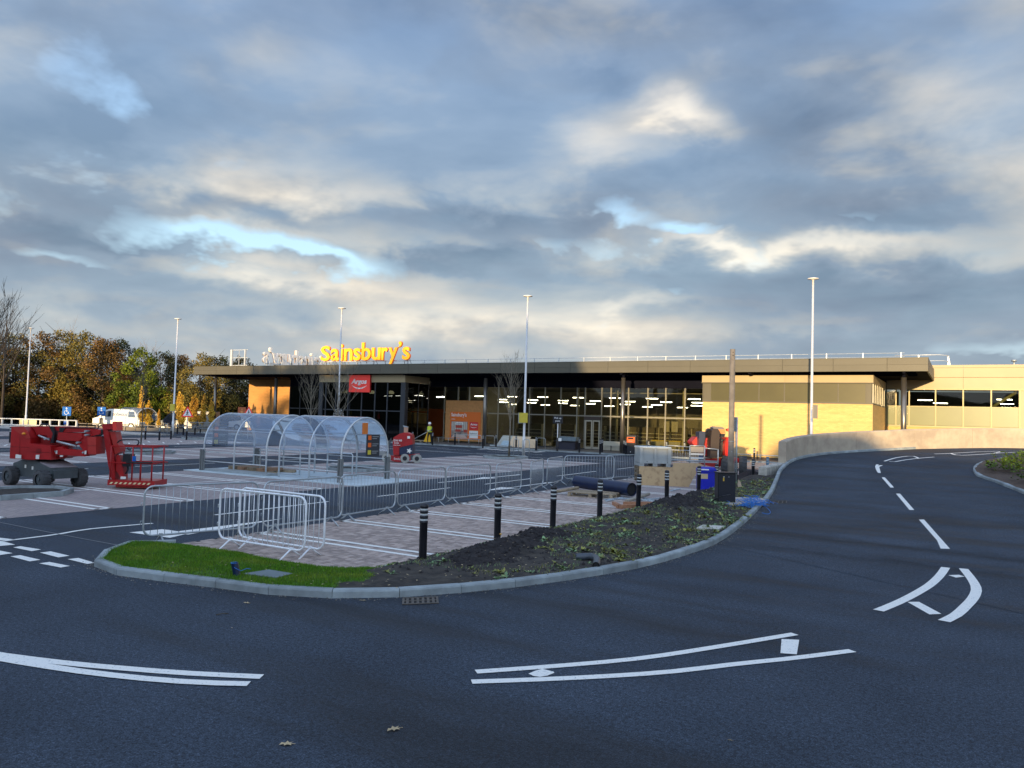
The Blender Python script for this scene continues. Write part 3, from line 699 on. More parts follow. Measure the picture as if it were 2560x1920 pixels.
def isz(x, y):
    de = edge_dist(x, y, eseg)
    z = .035 + .075 * min(1, de / .5) + H(x, y) * .6
    dk = edge_dist(x, y, kseg)
    z = min(z, .085 + H(x, y) + dk * .12)
    s_ = soilness(x, y)
    if s_ > .02:
        z += s_ * (.05 * (vnoise(x, y, 2.2, 1) - .5) + .05 * (vnoise(x, y, 6, 2) - .4)) * min(1, de / .25 + .15, dk / .3)
        for mx_, my_, sx_, sy_, h_ in ((-7.25, 12.2, .45, 1.2, .17), (-7.45, 13.9, .35, .8, .14), (-7.0, 10.9, .4, .5, .10), (-7.1, 21.8, .55, 1.6, .27), (-6.6, 20.2, .7, .8, .15), (-7.9, 26, .4, 1.2, .12)):
            g = math.exp(-((x - mx_) / sx_) ** 2 - ((y - my_) / sy_) ** 2)
            z += g * h_ * (.55 + .5 * vnoise(x, y, 5, 4) + .45 * vnoise(x, y, 13, 5)) * min(1, de / .18 + .1)
    return float(z)
def soilness(x, y):      # 0 on the turf end, 1 where it is bare soil
    q = (x + 8.05) * 1.0 + (y - 9.6) * .35 + (float(vnoise(x, y, 3, 9)) - .5) * .5
    return max(0.0, min(1.0, q / .35 + .5))
def dug(x, y):
    g = 0
    for mx_, my_, sx_, sy_ in ((-7.25, 12.2, .55, 1.5), (-7.45, 13.9, .5, 1.0), (-7.0, 11.0, .5, .7), (-7.0, 21.6, .85, 2.0), (-7.9, 26, .5, 1.6)): g = max(g, math.exp(-((x - mx_) / sx_) ** 2 - ((y - my_) / sy_) ** 2))
    return g + (float(vnoise(x, y, 4, 6)) - .5) * .35 > .42
st = .085
nx0, nx1, ny0, ny1 = ia[:, 0].min(), ia[:, 0].max(), ia[:, 1].min(), ia[:, 1].max()
gx = np.arange(nx0, nx1 + st, st); gy = np.arange(ny0, ny1 + st, st)
parts = {'turf': ([], [], {}), 'soil': ([], [], {}), 'dug': ([], [], {})}; zc = {}
def zz(i, j):
    if (i, j) not in zc: zc[(i, j)] = isz(gx[i], gy[j])
    return zc[(i, j)]
for j in range(len(gy) - 1):
    for i in range(len(gx) - 1):
        x, y = gx[i] + st / 2, gy[j] + st / 2
        if not inpoly(x, y, isle): continue
        k = 'turf' if soilness(x, y) < .5 else ('dug' if dug(x, y) else 'soil')
        V, Fc, ix = parts[k]; q = []
        for a, b in ((i, j), (i + 1, j), (i + 1, j + 1), (i, j + 1)):
            if (a, b) not in ix: ix[(a, b)] = len(V); V.append((gx[a], gy[b], zz(a, b)))
            q.append(ix[(a, b)])
        Fc.append(q)
raw('turf_ground', *parts['turf'][:2], GRASSB, smooth=True, kind='structure')
raw('soil_bed', *parts['soil'][:2], SOIL, smooth=True, kind='structure')
raw('soil_heap', *parts['dug'][:2], SOILD, smooth=True, kind='stuff', label='dark freshly dug soil heaped along the verge', category='soil')
# clods on the heaps
V = []; Fc = []
def clod(x, y, z, r):
    o_ = len(V); n = 5; a0 = rnd.random() * 6
    V.append((x + rnd.uniform(-r, r) * .3, y, z + r * rnd.uniform(.5, .9)))
    for k in range(n): a = a0 + k * 6.283 / n; q = r * rnd.uniform(.7, 1.2); V.append((x + math.cos(a) * q, y + math.sin(a) * q, z - r * .3 + rnd.uniform(0, r * .4)))
    for k in range(n): Fc.append((o_, o_ + 1 + k, o_ + 1 + (k + 1) % n))
cnt = 0
while cnt < 3800:
    x = rnd.uniform(-8.3, -4.6); y = rnd.uniform(9.6, 28)
    if not inpoly(x, y, isle) or soilness(x, y) < .6: continue
    if not dug(x, y) and rnd.random() > .16: continue
    clod(x, y, isz(x, y), rnd.choice([.012, .02, .03, .045])); cnt += 1
raw('soil_clods', V, Fc, SOILD, kind='stuff', label='loose clods of dark soil on the verge', category='soil')
def blades(pts, h, wd, name, m_, lean=.5, **k):
    pts = np.array(pts); n = len(pts); a = rng.uniform(0, 6.283, n); hh = h * rng.uniform(.5, 1.25, n); l = lean * hh * rng.uniform(.1, 1, n); b = rng.uniform(0, 6.283, n)
    dx = np.cos(a) * wd / 2; dy = np.sin(a) * wd / 2; tx = np.cos(b) * l; ty = np.sin(b) * l
    V = np.stack([np.stack([pts[:, 0] - dx, pts[:, 1] - dy, pts[:, 2]], 1), np.stack([pts[:, 0] + dx, pts[:, 1] + dy, pts[:, 2]], 1),
                  np.stack([pts[:, 0] + tx * .4 + dx * .7, pts[:, 1] + ty * .4 + dy * .7, pts[:, 2] + hh * .6], 1), np.stack([pts[:, 0] + tx, pts[:, 1] + ty, pts[:, 2] + hh], 1)], 1).reshape(-1, 3)
    F_ = np.arange(n * 4).reshape(n, 4)[:, [0, 1, 3, 2]]; F_ = np.concatenate([np.stack([F_[:, 0], F_[:, 1], F_[:, 3]], 1), np.stack([F_[:, 0], F_[:, 3], F_[:, 2]], 1)]); F_ = F_
    # vertex order: 0 base left, 1 base right, 2 mid, 3 tip
    B = np.arange(n) * 4; F_ = np.concatenate([np.stack([B, B + 1, B + 2], 1), np.stack([B, B + 2, B + 3], 1)])
    return raw(name, V, F_, m_, **k)
slab_px = [P(*q, .1) for q in ((606, 1438), (672, 1427.5), (733, 1437.5), (690, 1448))]
slab_xy = [(p.x, p.y) for p in slab_px]
pts = []
while len(pts) < 42000:
    x = rnd.uniform(-13.1, -6.6); y = rnd.uniform(7.1, 10.4)
    if inpoly(x, y, isle) and soilness(x, y) < rnd.uniform(.2, .75) and not inpoly(x, y, slab_xy): pts.append((x, y, isz(x, y) - .004))
pts = [q_ for q_ in pts if vnoise(q_[0], q_[1], 2.6, 21) > .16 or rnd.random() < .4]
blades(pts, .040, .008, 'grass', GRASSM, kind='stuff', label='short green turf on the rounded end of the island', category='grass')
pts = []
for _ in range(15000):
    x = rnd.uniform(-8.1, -4.8); y = rnd.uniform(10, 30)
    if not inpoly(x, y, isle) or dug(x, y): continue
    if vnoise(x, y, 1.6, 3) > .52 or edge_dist(x, y, eseg) < .25: pts.append((x, y, isz(x, y) - .003))
blades(pts, .055, .007, 'rough_grass', WEEDM, .9, kind='stuff', label='thin yellowing grass tufts on the soil', category='grass')
# broad-leaved weeds and fallen litter
V = []; Fc = []
def leaf(V, Fc, x, y, z, l, wd, az, el):
    o_ = len(V); dx, dy = math.cos(az), math.sin(az); c, s = math.cos(el), math.sin(el)
    for t, w2 in ((0, .15), (.5, 1), (1, .1)):
        for sg in (-1, 1): V.append((x + dx * c * l * t - dy * wd / 2 * w2 * sg, y + dy * c * l * t + dx * wd / 2 * w2 * sg, z + s * l * t - (t * t) * l * .25))
    Fc += [(o_, o_ + 1, o_ + 3, o_ + 2), (o_ + 2, o_ + 3, o_ + 5, o_ + 4)]
def rosette(V, Fc, x, y, z, r, n):
    for _ in range(n): leaf(V, Fc, x, y, z, r * rnd.uniform(.6, 1.2), r * rnd.uniform(.3, .5), rnd.uniform(0, 6.283), rnd.uniform(.15, 1.0))
cnt = 0
while cnt < 1700:
    x = rnd.uniform(-8.0, -4.6); y = rnd.uniform(9.6, 33)
    if not inpoly(x, y, isle) or soilness(x, y) < .5 or dug(x, y): continue
    if y < 12.5 and rnd.random() < .6: continue
    if vnoise(x, y, 1.1, 7) < .30 or vnoise(x, y, 3.1, 17) < .42: continue
    rosette(V, Fc, x, y, isz(x, y), rnd.uniform(.03, .07) if rnd.random() < .7 else rnd.uniform(.08, .15), rnd.randint(4, 8)); cnt += 1
for (px, py, r) in ((1535, 1385, .17), (1560, 1392, .13), (1320, 1430, .11), (1405, 1420, .10), (1560, 1310, .15), (1590, 1313, .12), (1830, 1300, .13), (1865, 1292, .14), (1845, 1305, .10), (1410, 1420, .10), (1780, 1340, .1), (1720, 1327, .12), (962, 1437, .08)):
    p = P(px, py, .1)
    for _ in range(3): rosette(V, Fc, p.x + rnd.uniform(-.1, .1), p.y + rnd.uniform(-.1, .1), isz(p.x, p.y), r, 9)
raw('weeds', V, Fc, WEEDM, kind='stuff', label='low green and yellow weeds growing over the soil', category='weeds')
V = []; Fc = []
cnt = 0
while cnt < 1100:
    x = rnd.uniform(-12, -4.6); y = rnd.uniform(7.3, 30)
    if not inpoly(x, y, isle): continue
    if soilness(x, y) < .3 and rnd.random() > .3: continue
    leaf(V, Fc, x, y, isz(x, y) + .02, rnd.uniform(.02, .06), rnd.uniform(.015, .035), rnd.uniform(0, 6.28), rnd.uniform(-.1, .4)); cnt += 1
raw('leaf_litter', V, Fc, LITTERM, kind='stuff', label='small dead leaves scattered over turf and soil', category='leaves')

# fallen leaves on the road
def maple(name='fallen_leaf'):
    mb = MB(); n = 11; vs = [(0, 0, .012)]
    for k in range(n):
        a = k / n * 6.283; r = (.5 if k % 2 else 1.0) * rnd.uniform(.8, 1.1); vs.append((math.cos(a) * r * .06, math.sin(a) * r * .045, rnd.uniform(.004, .022)))
    mb.add(vs, [(0, 1 + k, 1 + (k + 1) % n) for k in range(n)]); mb.tube([(0, 0, .012), (-.07, .02, .01)], .0025, 4)
    return mb.mesh(name, LITTERM)
lm = maple()
for (px, py, s, lb) in ((617, 1508, 1.0, 'curled brown leaf on the road below the turf end'), (908, 1502, 1.0, 'pale dry leaf beside the kerb left of the drain grate'), (985, 1825, 1.35, 'tan maple leaf flat on the asphalt near the camera'), (717, 1862, 1.2, 'small brown leaf on the asphalt, lowest in the photo'), (580, 1570, .35, 'tiny yellow leaf fragment on the open asphalt'), (1826, 1851, .5, 'little pale leaf scrap low in the lower right of the road')):
    p = P(px, py, .004); o = ob('fallen_leaf', lm, None, p, rnd.uniform(0, 6), scale_note=0); del o['scale_note']; o.scale = (s * .75,) * 3
    tag(o, lb, 'leaf', 'fallen leaves on the road')
p = P(540, 1537, .01); q = P(571, 1534, .01); m = MB(); m.tube([p, (p + q) / 2 + Vector((.01, .02, .01)), q], .006, 5)
tag(m.build('twig', BARK), 'dark twig lying on the road below the turf island', 'twig')
# chamber cover in the turf, pipe stub with twine, bent pipe, small marker pin
m = MB(); z = .125; m.prism([(x, y) for x, y in slab_xy], .06, z, 'z'); m.build('cover_plate', mat('slate_cover', (.12, .16, .17), .55, var=.12, scale=5)); o = bpy.context.scene.objects['cover_plate']; tag(o, 'grey square chamber cover set into the turf', 'drain cover')
p = P(594, 1441, .1); q0 = Vector((p.x, p.y, .08)); t = thing('duct_stub', 'short navy pipe stub standing in the turf with blue twine', 'pipe', q0)
m = MB(); d = Rv * -.055 + Vector((0, 0, .215)); n = 14
m.tube([(0, 0, 0), d], .052, n, cap=False); m.tube([d, d * 1.0 + d.normalized() * .001, ], .052, n, cap=False); m.tube([d, Vector((0, 0, .02))], .044, n, cap=False); m.tube([Vector((0, 0, .03)), Vector((0, 0, .031))], .044, n)
m.build('pipe_wall', NAVY, t)
m = MB(); 
m.tube([d + Vector((math.cos(a) * .05, math.sin(a) * .05, .002)) for a in np.linspace(0, 6.283, 15)[:-1]], .004, 5, closed=True)
m.tube([d * .98 + Rv * -.05, d * .7 + Rv * .02 - Fh * .06, d * .5 + Rv * .08 - Fh * .03, d * .65 + Rv * .17, d * .62 + Rv * .22], .004, 5); m.build('twine', TWINE, t)
pb = P(1440, 1395, .12); pe = P(1492, 1414, .14); t = thing('bent_pipe', 'dark bent drainage pipe lying on the soil by the kerb', 'pipe', (0, 0, 0))
z = isz(pb.x, pb.y) + .05
A = P(1440, 1393, z); Bm = P(1478, 1391, z + .02); C_ = P(1492, 1398, z + .02); E_ = P(1490, 1414, z + .0)
cv = [A, A.lerp(Bm, .5), Bm] + [Bm.lerp(C_, .5) + Rv * .02, C_, C_.lerp(E_, .5) + Rv * .01, E_]
m = MB(); m.tube(cv, .062, 14, cap=False); m.tube([A + (A - Bm).normalized() * .002, A], .07, 14); m.build('pipe_wall', mat('grey_pipe', (.055, .068, .085), .45, var=.1, scale=5), t)
m = MB(); dd = (E_ - C_).normalized(); m.tube([E_ + dd * .002, E_ - dd * .01], .052, 14); m.build('pipe_mouth', DARK, t)
p = P(1251, 1355, .1); m = MB(); m.lathe([(.004, 0), (.004, .14), (.028, .15), (.022, .165), (0, .17)], 8, (p.x, p.y, .1)); tag(m.build('mushroom_marker', mat('amber_cap', (.6, .33, .05), .5)), 'small amber-capped pin in the soil right of second bollard', 'marker')
V = []; Fc = []
for i in range(0, len(kline) - 1):
    if kline[i].y > 30: break
    for _ in range(60):
        q = kline[i].lerp(kline[i + 1], rnd.random()) - nrm_at(kline, i) * (.01 + abs(rnd.gauss(0, .10))); clod(q.x, q.y, H(q.x, q.y) + .008, rnd.choice([.004, .006, .009, .013]))
raw('kerb_grit', V, Fc, mat('grit', (.16, .15, .13), .9, rand=.5), kind='stuff', label='fine grit and crumbs swept along the foot of the kerb', category='grit')
# drain grates
def grate(px4, lb, nb=6, ramp=False):
    pts = [PH(*q) if ramp else P(*q) for q in px4]; a, b, c, d = pts; t = thing('drain_grate', lb, 'drain grate', a)
    ux = (b - a); uy = (d - a); Lx, Ly = ux.length, uy.length; ux.normalize(); uy.normalize(); M = Matrix(((ux.x, uy.x, 0, 0), (ux.y, uy.y, 0, 0), (ux.z, uy.z, 1, 0), (0, 0, 0, 1)))
    m = MB(); m.box((0, 0, .004), (Lx, Ly, .006), M=M); m.build('pit', DARK, t)
    m = MB()
    for q in ((0, 0, Lx, .03), (0, Ly - .03, Lx, Ly), (0, .03, .03, Ly - .03), (Lx - .03, .03, Lx, Ly - .03)): m.box((q[0], q[1], .006), (q[2], q[3], .016), M=M)
    m.build('frame', IRON, t)
    for k in range(1, nb): x = Lx * k / nb; m = MB(); m.box((x - .018, .03, .006), (x + .018, Ly - .03, .014), M=M); m.build('bar', IRON, t)
    m = MB(); m.box((.03, Ly / 2 - .014, .007), (Lx - .03, Ly / 2 + .014, .0155), M=M); m.build('cross_bar', IRON, t)
grate(((1006, 1496.5), (1095, 1493.5), (1096.5, 1509.5), (1005, 1513)), 'rusty cast iron drain grate at the foot of the kerb', 7)
grate(((1922, 1261), (1966, 1259), (1964, 1253.5), (1925, 1254.5)), 'small dark drain cover in the road beside the blue twine', 4, True)
# pale board on the soil
m = MB(); q = [P(*a, .15) for a in ((1741, 1319), (1757, 1311), (1810, 1314), (1797, 1321.5))]; m.prism([(a.x, a.y) for a in q], .08, .145, 'z'); tag(m.build('concrete_cover', mat('pale_lid', (.50, .48, .43), .8, var=.08, scale=6)), 'pale concrete lid lying on the soil near the curve of the kerb', 'lid')

# ================================================================== THE STORE
def PV(px, py, v):                        # photograph pixel -> point on the vertical plane Y = v
    d = ray(px, py); t = v / d.y; return Vector((d.x * t, v, CAM_H + d.z * t))
def UX(px, v, py=1000): return PV(px, py, v).x
store = thing('supermarket', 'long low supermarket with olive canopy, glazed front and buff brick ends', 'supermarket', (0, 0, 0))
RX0, RX1, RF = -70.2, -1.86, 53.0
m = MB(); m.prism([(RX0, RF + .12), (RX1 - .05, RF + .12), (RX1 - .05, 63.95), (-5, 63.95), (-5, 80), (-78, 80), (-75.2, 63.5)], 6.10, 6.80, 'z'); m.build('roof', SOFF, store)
# fascia: two rows of cladding panels, each its own sheet
js = [RX1 - .0] + [-4.12 - 3.13 * k for k in range(0, 22)]
js = [j for j in js if j > RX0 + 1] + [RX0]
for a, b in zip(js, js[1:]):
    for z0, z1 in ((6.05, 6.455), (6.465, 6.87)):
        mb = MB(); mb.box((b + .012, RF, z0), (a - .012, RF + .1, z1)); mb.build('fascia_panel', FASC, store)
m = MB(); m.box((RX0, RF + .03, 6.06), (RX1, RF + .11, 6.86)); m.build('fascia_backing', mat('joint_shadow', (.05, .05, .045), .8), store)
for k in range(4):
    for z0, z1 in ((6.05, 6.455), (6.465, 6.87)):
        y0 = RF + .1 + k * 2.7; mb = MB(); mb.box((RX1 - .1, y0 + .01, z0), (RX1, y0 + 2.69, z1)); mb.build('fascia_panel', FASC, store)
m = MB(); m.prism([(RX0, RF + .02), (RX0 - .1, RF + .02), (-75.4, 63.5), (-75.3, 63.5)][::-1], 6.05, 6.87, 'z'); m.build('fascia_panel', FASC, store)
m = MB(); m.box((RX0, RF - .02, 6.87), (RX1 + .02, RF + .2, 6.90)); m.build('roof_capping', FASC, store)
# soffit beams
for y in (54.6, 56.4):
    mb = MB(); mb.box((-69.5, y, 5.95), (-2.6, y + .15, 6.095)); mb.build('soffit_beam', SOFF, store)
for x in (-67.9, -58.9, -50.5, -42.4, -34.3, -22, -12.6, -3.2):
    mb = MB(); mb.box((x - .08, 53.3, 5.93), (x + .08, 57.4, 6.094)); mb.build('soffit_beam', SOFF, store)
for x in (-67.93, -58.94, -34.28, -22.05, -3.24):
    mb = MB(); mb.tube([(x, 54, .1), (x, 54, 5.72)], .165, 20); mb.build('column', mat('column_paint', (.20, .185, .165), .30, .75), store)
    mb = MB(); mb.tube([(x, 54, 5.72), (x, 54, 6.08)], .10, 14); mb.build('column_head', SOFF, store)
GV = 57.5
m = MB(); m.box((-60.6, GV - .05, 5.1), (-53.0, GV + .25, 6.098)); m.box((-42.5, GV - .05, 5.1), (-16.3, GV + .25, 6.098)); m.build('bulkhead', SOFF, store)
def glazing(edges, z0, z1, v, frame, pane, transoms=(2.8,), wd=.09, dep=.14, fz=None):
    for x in edges:
        mb = MB(); mb.box((x - wd / 2, v - dep / 2, z0), (x + wd / 2, v + dep / 2, z1)); mb.build('mullion', frame, store)
    zs = [z0] + list(transoms) + [z1]
    for a, b in zip(edges, edges[1:]):
        for t in transoms: mb = MB(); mb.box((a + wd / 2, v - dep / 2 + .02, t - .05), (b - wd / 2, v + dep / 2 - .02, t + .05)); mb.build('transom', frame, store)
        for c, d in zip(zs, zs[1:]):
            mb = MB(); mb.box((a + wd / 2 - .01, v - .012, c + .045), (b - wd / 2 + .01, v + .012, d - .045)); mb.build('pane', pane, store)
FR = mat('hall_window_frame', (.23, .22, .18), .4, .3)
me_ = [UX(p, GV) for p in (1112, 1146, 1174, 1211, 1246.7, 1286, 1324.7, 1363, 1402.7, 1443.5, 1463.5, 1505, 1528, 1571.7, 1620, 1664.7, 1713)] + [-16.22]
glazing(me_, .1, 5.12, GV, FR, GLASS)
m = MB(); m.box((me_[0], GV - .08, .1), (-16.2, GV + .08, .16)); m.build('sill', DARKF, store)
# automatic door leaves
for a, b in ((me_[10] + .1, (me_[10] + me_[11]) / 2 - .03), ((me_[10] + me_[11]) / 2 + .03, me_[11] - .1)):
    m = MB(); 
    for q in ((a, .12, a + .08, 2.45), (b - .08, .12, b, 2.45), (a + .08, 2.35, b - .08, 2.45), (a + .08, .12, b - .08, .3)): m.box((q[0], GV - .14, q[1]), (q[2], GV - .085, q[3]))
    m.build('door_frame', LITEF, store)
m = MB(); m.box((me_[10], GV - .16, 2.46), (me_[11], GV - .085, 2.74)); m.build('door_header', mat('door_header_dark', (.05, .035, .03), .6), store)
# left glazing and lobby box
le = [-60.6, UX(751, GV), UX(778, GV), -53.0]
glazing(le, .1, 5.12, GV, DARKF, GLASSD)
PF = 54.0
pe_ = [-52.75, UX(815, PF), UX(840, PF), UX(871, PF), UX(905, PF), UX(938, PF), UX(969, PF), -42.85]
glazing(pe_, .1, 5.33, PF, DARKF, GLASSD, (2.75,), .12)
for a, b in ((-52.98, -52.5), (-43.1, -42.6)): mb = MB(); mb.box((a, PF - .14, .1), (b, PF + .3, 5.33)); mb.build('lobby_pier', DARKF, store)
zy = [54.35, 55.9, 57.4]
for x in (-42.7, -52.9):
    for a, b in zip(zy, zy[1:]):
        for c, d in ((.15, 2.7), (2.8, 5.28)):
            mb = MB(); mb.box((x - .012, a + .04, c), (x + .012, b - .04, d)); mb.build('pane', GLASSD, store)
    for a in zy[1:]: mb = MB(); mb.box((x - .05, a - .04, .1), (x + .05, a + .04, 5.33)); mb.build('mullion', DARKF, store)
bb = [-52.95, -49.6, -46.2, -42.6]
for a, b in zip(bb, bb[1:]): mb = MB(); mb.box((a + .005, PF - .2, 5.33), (b - .005, PF + .0, 5.995)); mb.build('lobby_fascia', CREAM, store)
m = MB(); m.box((-42.72, PF + .0, 5.33), (-42.6, 57.4, 5.995)); m.build('lobby_fascia', CREAM, store)
m = MB(); m.box((-52.95, PF + .01, 5.36), (-42.75, 57.4, 5.9)); m.build('lobby_roof', SOFF, store)
# brick walls
m = MB(); m.box((-73.3, 63, 0), (-60.7, 63.3, 6.08)); m.box((-73.3, 63.3, 0), (-73.0, 80, 6.08)); m.build('left_brick_wall', brickmat('amber_brick', (.60, .30, .09), (.52, .25, .07), (.42, .25, .10), .225, .075, bump=.25, msize=.008), store)
glx = MB(); glx.box((-60.66, 57.6, .1), (-60.6, 62.9, 5.2)); glx.build('pane', GLASSD, store)
BX0, BX1, BY = -16.15, -5.05, 54.5
m = MB(); m.box((BX0, BY, .27), (BX1, 63.9, 4.02)); m.build('brick_wall', BRICK, store)
m = MB(); m.box((BX0 - .0, BY + .03, 0), (BX1 - .03, 63.9, .27)); m.build('brick_plinth', mat('dark_plinth', (.11, .075, .05), .8, var=.2, scale=4), store)
m = MB(); m.box((BX0 - .02, BY - .03, 4.02), (BX1 + .02, BY + .2, 4.12)); m.box((BX1 - .2, BY + .2, 4.02), (BX1 + .02, 63.8, 4.12)); m.build('sill', FASC, store)
m = MB(); m.box((BX0 + .05, BY + .25, 4.12), (BX1 - .25, 63.9, 5.38)); m.build('core_wall', SOFF, store)
be = [BX0 + .02, UX(1776, BY), UX(1836, BY), UX(1897, BY), UX(1960.5, BY), UX(2027, BY), UX(2095, BY), UX(2165, BY), BX1 - .03]
for i, (a, b) in enumerate(zip(be, be[1:])):
    mb = MB(); mb.box((a - .035, BY, 4.12), (a + .035, BY + .12, 5.38)); mb.build('mullion', FASC, store)
    mb = MB(); mb.box((a + .035, BY + .04, 4.12), (b - .035, BY + .08, 5.38)); mb.build('spandrel_pane', FASC if i in (0, 7) else OLIVED, store)
for a, b in ((BX0 - .05, -10.5), (-10.5, BX1 + .03)): mb = MB(); mb.box((a + .004, BY - .06, 5.38), (b - .004, BY + .1, 5.90)); mb.build('parapet_panel', CREAM, store)
m = MB(); m.box((BX1 - .05, BY + .1, 5.38), (BX1 + .03, 63.9, 5.90)); m.build('parapet_panel', CREAM, store)
m = MB(); m.box((BX0 - .09, BY - .09, 5.36), (BX1 + .06, BY - .055, 5.42)); m.build('parapet_drip', FASC, store)
for k in range(7):
    y = 54.6 + k * 1.32; mb = MB(); mb.box((BX1 - .03, y, 4.12), (BX1 + .03, y + .07, 5.38)); mb.build('mullion', LITEF, store)
    mb = MB(); mb.box((BX1 - .02, y + .07, 4.12), (BX1, y + 1.32, 5.38)); mb.build('pane', OLIVED, store)
# right wing
WV = 64.0
wx = [-5.0, UX(2240, WV), UX(2273, WV), UX(2339, WV), UX(2408, WV), UX(2478, WV), UX(2549, WV), UX(2549, WV) + 1.9, UX(2549, WV) + 3.8, 9.5, 12.0]
for i, (a, b) in enumerate(zip(wx, wx[1:])):
    mb = MB(); mb.box((a - .045, WV - .07, 2.75), (a + .045, WV + .09, 5.43)); mb.build('mullion', OLIVEF, store)
    if i == 6:
        mb = MB(); mb.box((a + .045, WV - .04, 2.75), (b - .045, WV + .1, 5.43)); mb.build('pier_panel', CREAM, store); continue
    mb = MB(); mb.box((a + .045, WV - .02, 2.80), (b - .045, WV + .03, 4.16)); mb.build('spandrel_panel', OLIVEG, store)
    mb = MB(); mb.box((a + .045, WV - .012, 4.20), (b - .045, WV + .012, 5.38)); mb.build('pane', GLASS, store)
    mb = MB(); mb.box((a + .045, WV - .05, 4.15), (b - .045, WV + .05, 4.21)); mb.build('transom', OLIVEF, store)
m = MB(); m.box((-5.0, WV - .09, 2.66), (12, WV + .1, 2.78)); m.box((-5.0, WV - .09, 5.40), (12, WV + .1, 5.50)); m.build('sill', OLIVEF, store)
m = MB(); m.box((-5.0, WV + .0, 0), (12, WV + .25, 2.66)); m.build('brick_plinth', BRICK, store)
for z0, z1, o_ in ((5.50, 6.29, .10), (6.31, 7.0, .13), (7.01, 7.2, .16)):
    for a, b in ((-5.0, UX(2408, WV)), (UX(2408, WV), 6.2), (6.2, 12)):
        mb = MB(); mb.box((a + .006, WV - o_, z0), (b - .006, WV + .2, z1)); mb.build('parapet_panel', CREAM, store)
m = MB(); m.box((-5, WV + .2, 6.0), (12, 80, 6.9)); m.build('roof', SOFF, store)
m = MB(); m.tube([(UX(2480, WV), WV + .6, 4.2), (UX(2545, WV) , WV + .6, 5.35)], .11, 10); m.build('brace', mat('olive_steel', (.30, .30, .14), .5), store)
m = MB(); m.tube([(UX(2537, WV), WV + 1, 7.1), (UX(2537, WV), WV + 1, 7.55)], .06, 8); m.tube([(UX(2537, WV), WV + 1, 7.5), (UX(2537, WV), WV + 1, 7.62)], .18, 10); m.build('flue', GALV, store)
# interior
m = MB(); m.box((-60, GV + .2, -.04), (-5.2, 80, .102)); m.build('shop_floor', FLOORI, store)
m = MB(); m.box((-60, 79.6, .1), (-5.2, 79.9, 5.9)); m.box((-16.1, GV + .1, .1), (-15.9, 79.6, 5.9)); m.box((-60.4, 63.4, .1), (-60.2, 79.6, 5.9)); m.box((-41.8, 62.5, .1), (-41.6, 72, 5.9)); m.build('inner_wall', WALLI, store)
m = MB(); m.box((-60, GV + .3, 5.6), (-15.9, 79.9, 5.75)); m.build('inner_ceiling', CEILI, store)
m = MB(); m.box((-4.9, 79.6, .1), (12, 79.9, 5.9)); m.build('inner_wall', CEILI, store)
m = MB(); m.box((-56, 72, .1), (-46, 72.3, 3.2)); m.build('inner_wall', mat('burnt_orange_wall', (.40, .10, .03), .7), store)
for x in (-28.5, -24.9, -19.2, -17.6): mb = MB(); mb.box((x, 59.4, .1), (x + .18, 59.6, 5.5)); mb.build('inner_post', SHELF, store)
for z in (4.75, ): mb = MB(); mb.box((-27, 59.8, z), (-16.2, 59.88, z + .06)); mb.build('service_duct', SHELF, store)
m = MB(); m.box((-27.5, 60.2, 2.72), (-16.3, 60.4, 2.93)); m.build('service_beam', SHELF, store)
# lettering inside
text('Grocery', mat('brown_letter', (.10, .07, .04), .6), store, UX(1508, 62), UX(1535, 62), 2.35, 2.8, 61.9)
# roof letters
def sign_letters(origin, rz, width, label, faceM, edgeM, flip=False):
    t = thing('rooftop_sign', label, 'sign', origin, rz, 'rooftop lettering of the supermarket')
    T = 'Sainsbury’s'; wds = [.98, .86, .40, .88, .76, .92, .88, .62, .86, .34, .72]
    tot = sum(wds); s = width / tot; x = 0
    for ch, wd in zip(T, wds):
        me = textmesh(ch, 1.0, .02, .018); co = np.array([v.co[:] for v in me.vertices]); mn = co.min(0); mx = co.max(0)
        up = {'S': (0, 1.40), 'b': (0, 1.62), 'i': (0, 1.52), 'y': (-.45, 1.10), '’': (1.10, 1.62)}.get(ch, (0, 1.12))
        x0 = x + .03 * s; x1 = x + wd * s - .05 * s
        if ch == 'i': x0 += .05; x1 -= .05
        for mt, y_, e_, nm in ((faceM, -.12, .012, 'letter'), (edgeM, -.03, .085, 'letter_body')):
            me2 = me.copy(); c = co.copy()
            gx_ = .020 if nm == 'letter_body' else 0
            xx = x0 - gx_ + (c[:, 0] - mn[0]) / (mx[0] - mn[0]) * (x1 - x0 + 2 * gx_); zz_ = .42 + up[0] - gx_ + (c[:, 1] - mn[1]) / (mx[1] - mn[1]) * (up[1] - up[0] + 2 * gx_)
            new = np.stack([xx, y_ - c[:, 2] / .02 * e_, zz_], 1); me2.vertices.foreach_set('co', new.astype(np.float32).ravel()); me2.update(); me2.materials.clear(); me2.materials.append(mt)
            if nm == 'letter': lo = ob('letter', me2, t)
            else: ob('letter_body', me2, lo)
        x += wd * s
    m = MB(); m.box((.2, .10, .30), (width - .2, .2, .42)); m.build('support_rail', GALVB, t)
    for k in range(6):
        xx = .5 + k * (width - 1.0) / 5
        m = MB(); m.box((xx - .05, .1, -.05), (xx + .05, .22, .36)); m.box((xx - .03, .22, -.05), (xx + .03, .8, 0)); m.tube([(xx, .75, 0), (xx, .2, 1.1)], .025, 6); m.box((xx - .04, .12, .3), (xx + .04, .2, 1.2)); m.build('bracket', GALVB, t)
    return t
sign_letters((-52.5, 53.5, 6.88), 0, 10.7, 'big orange supermarket name letters facing the car park above the fascia', SIGNO, SIGNR)
t2 = sign_letters((-61.3, 63.2, 6.88), R(-90), 9.0, 'second row of roof letters seen from behind, pale steel backs showing', SIGNO, SIGNR)
m = MB()
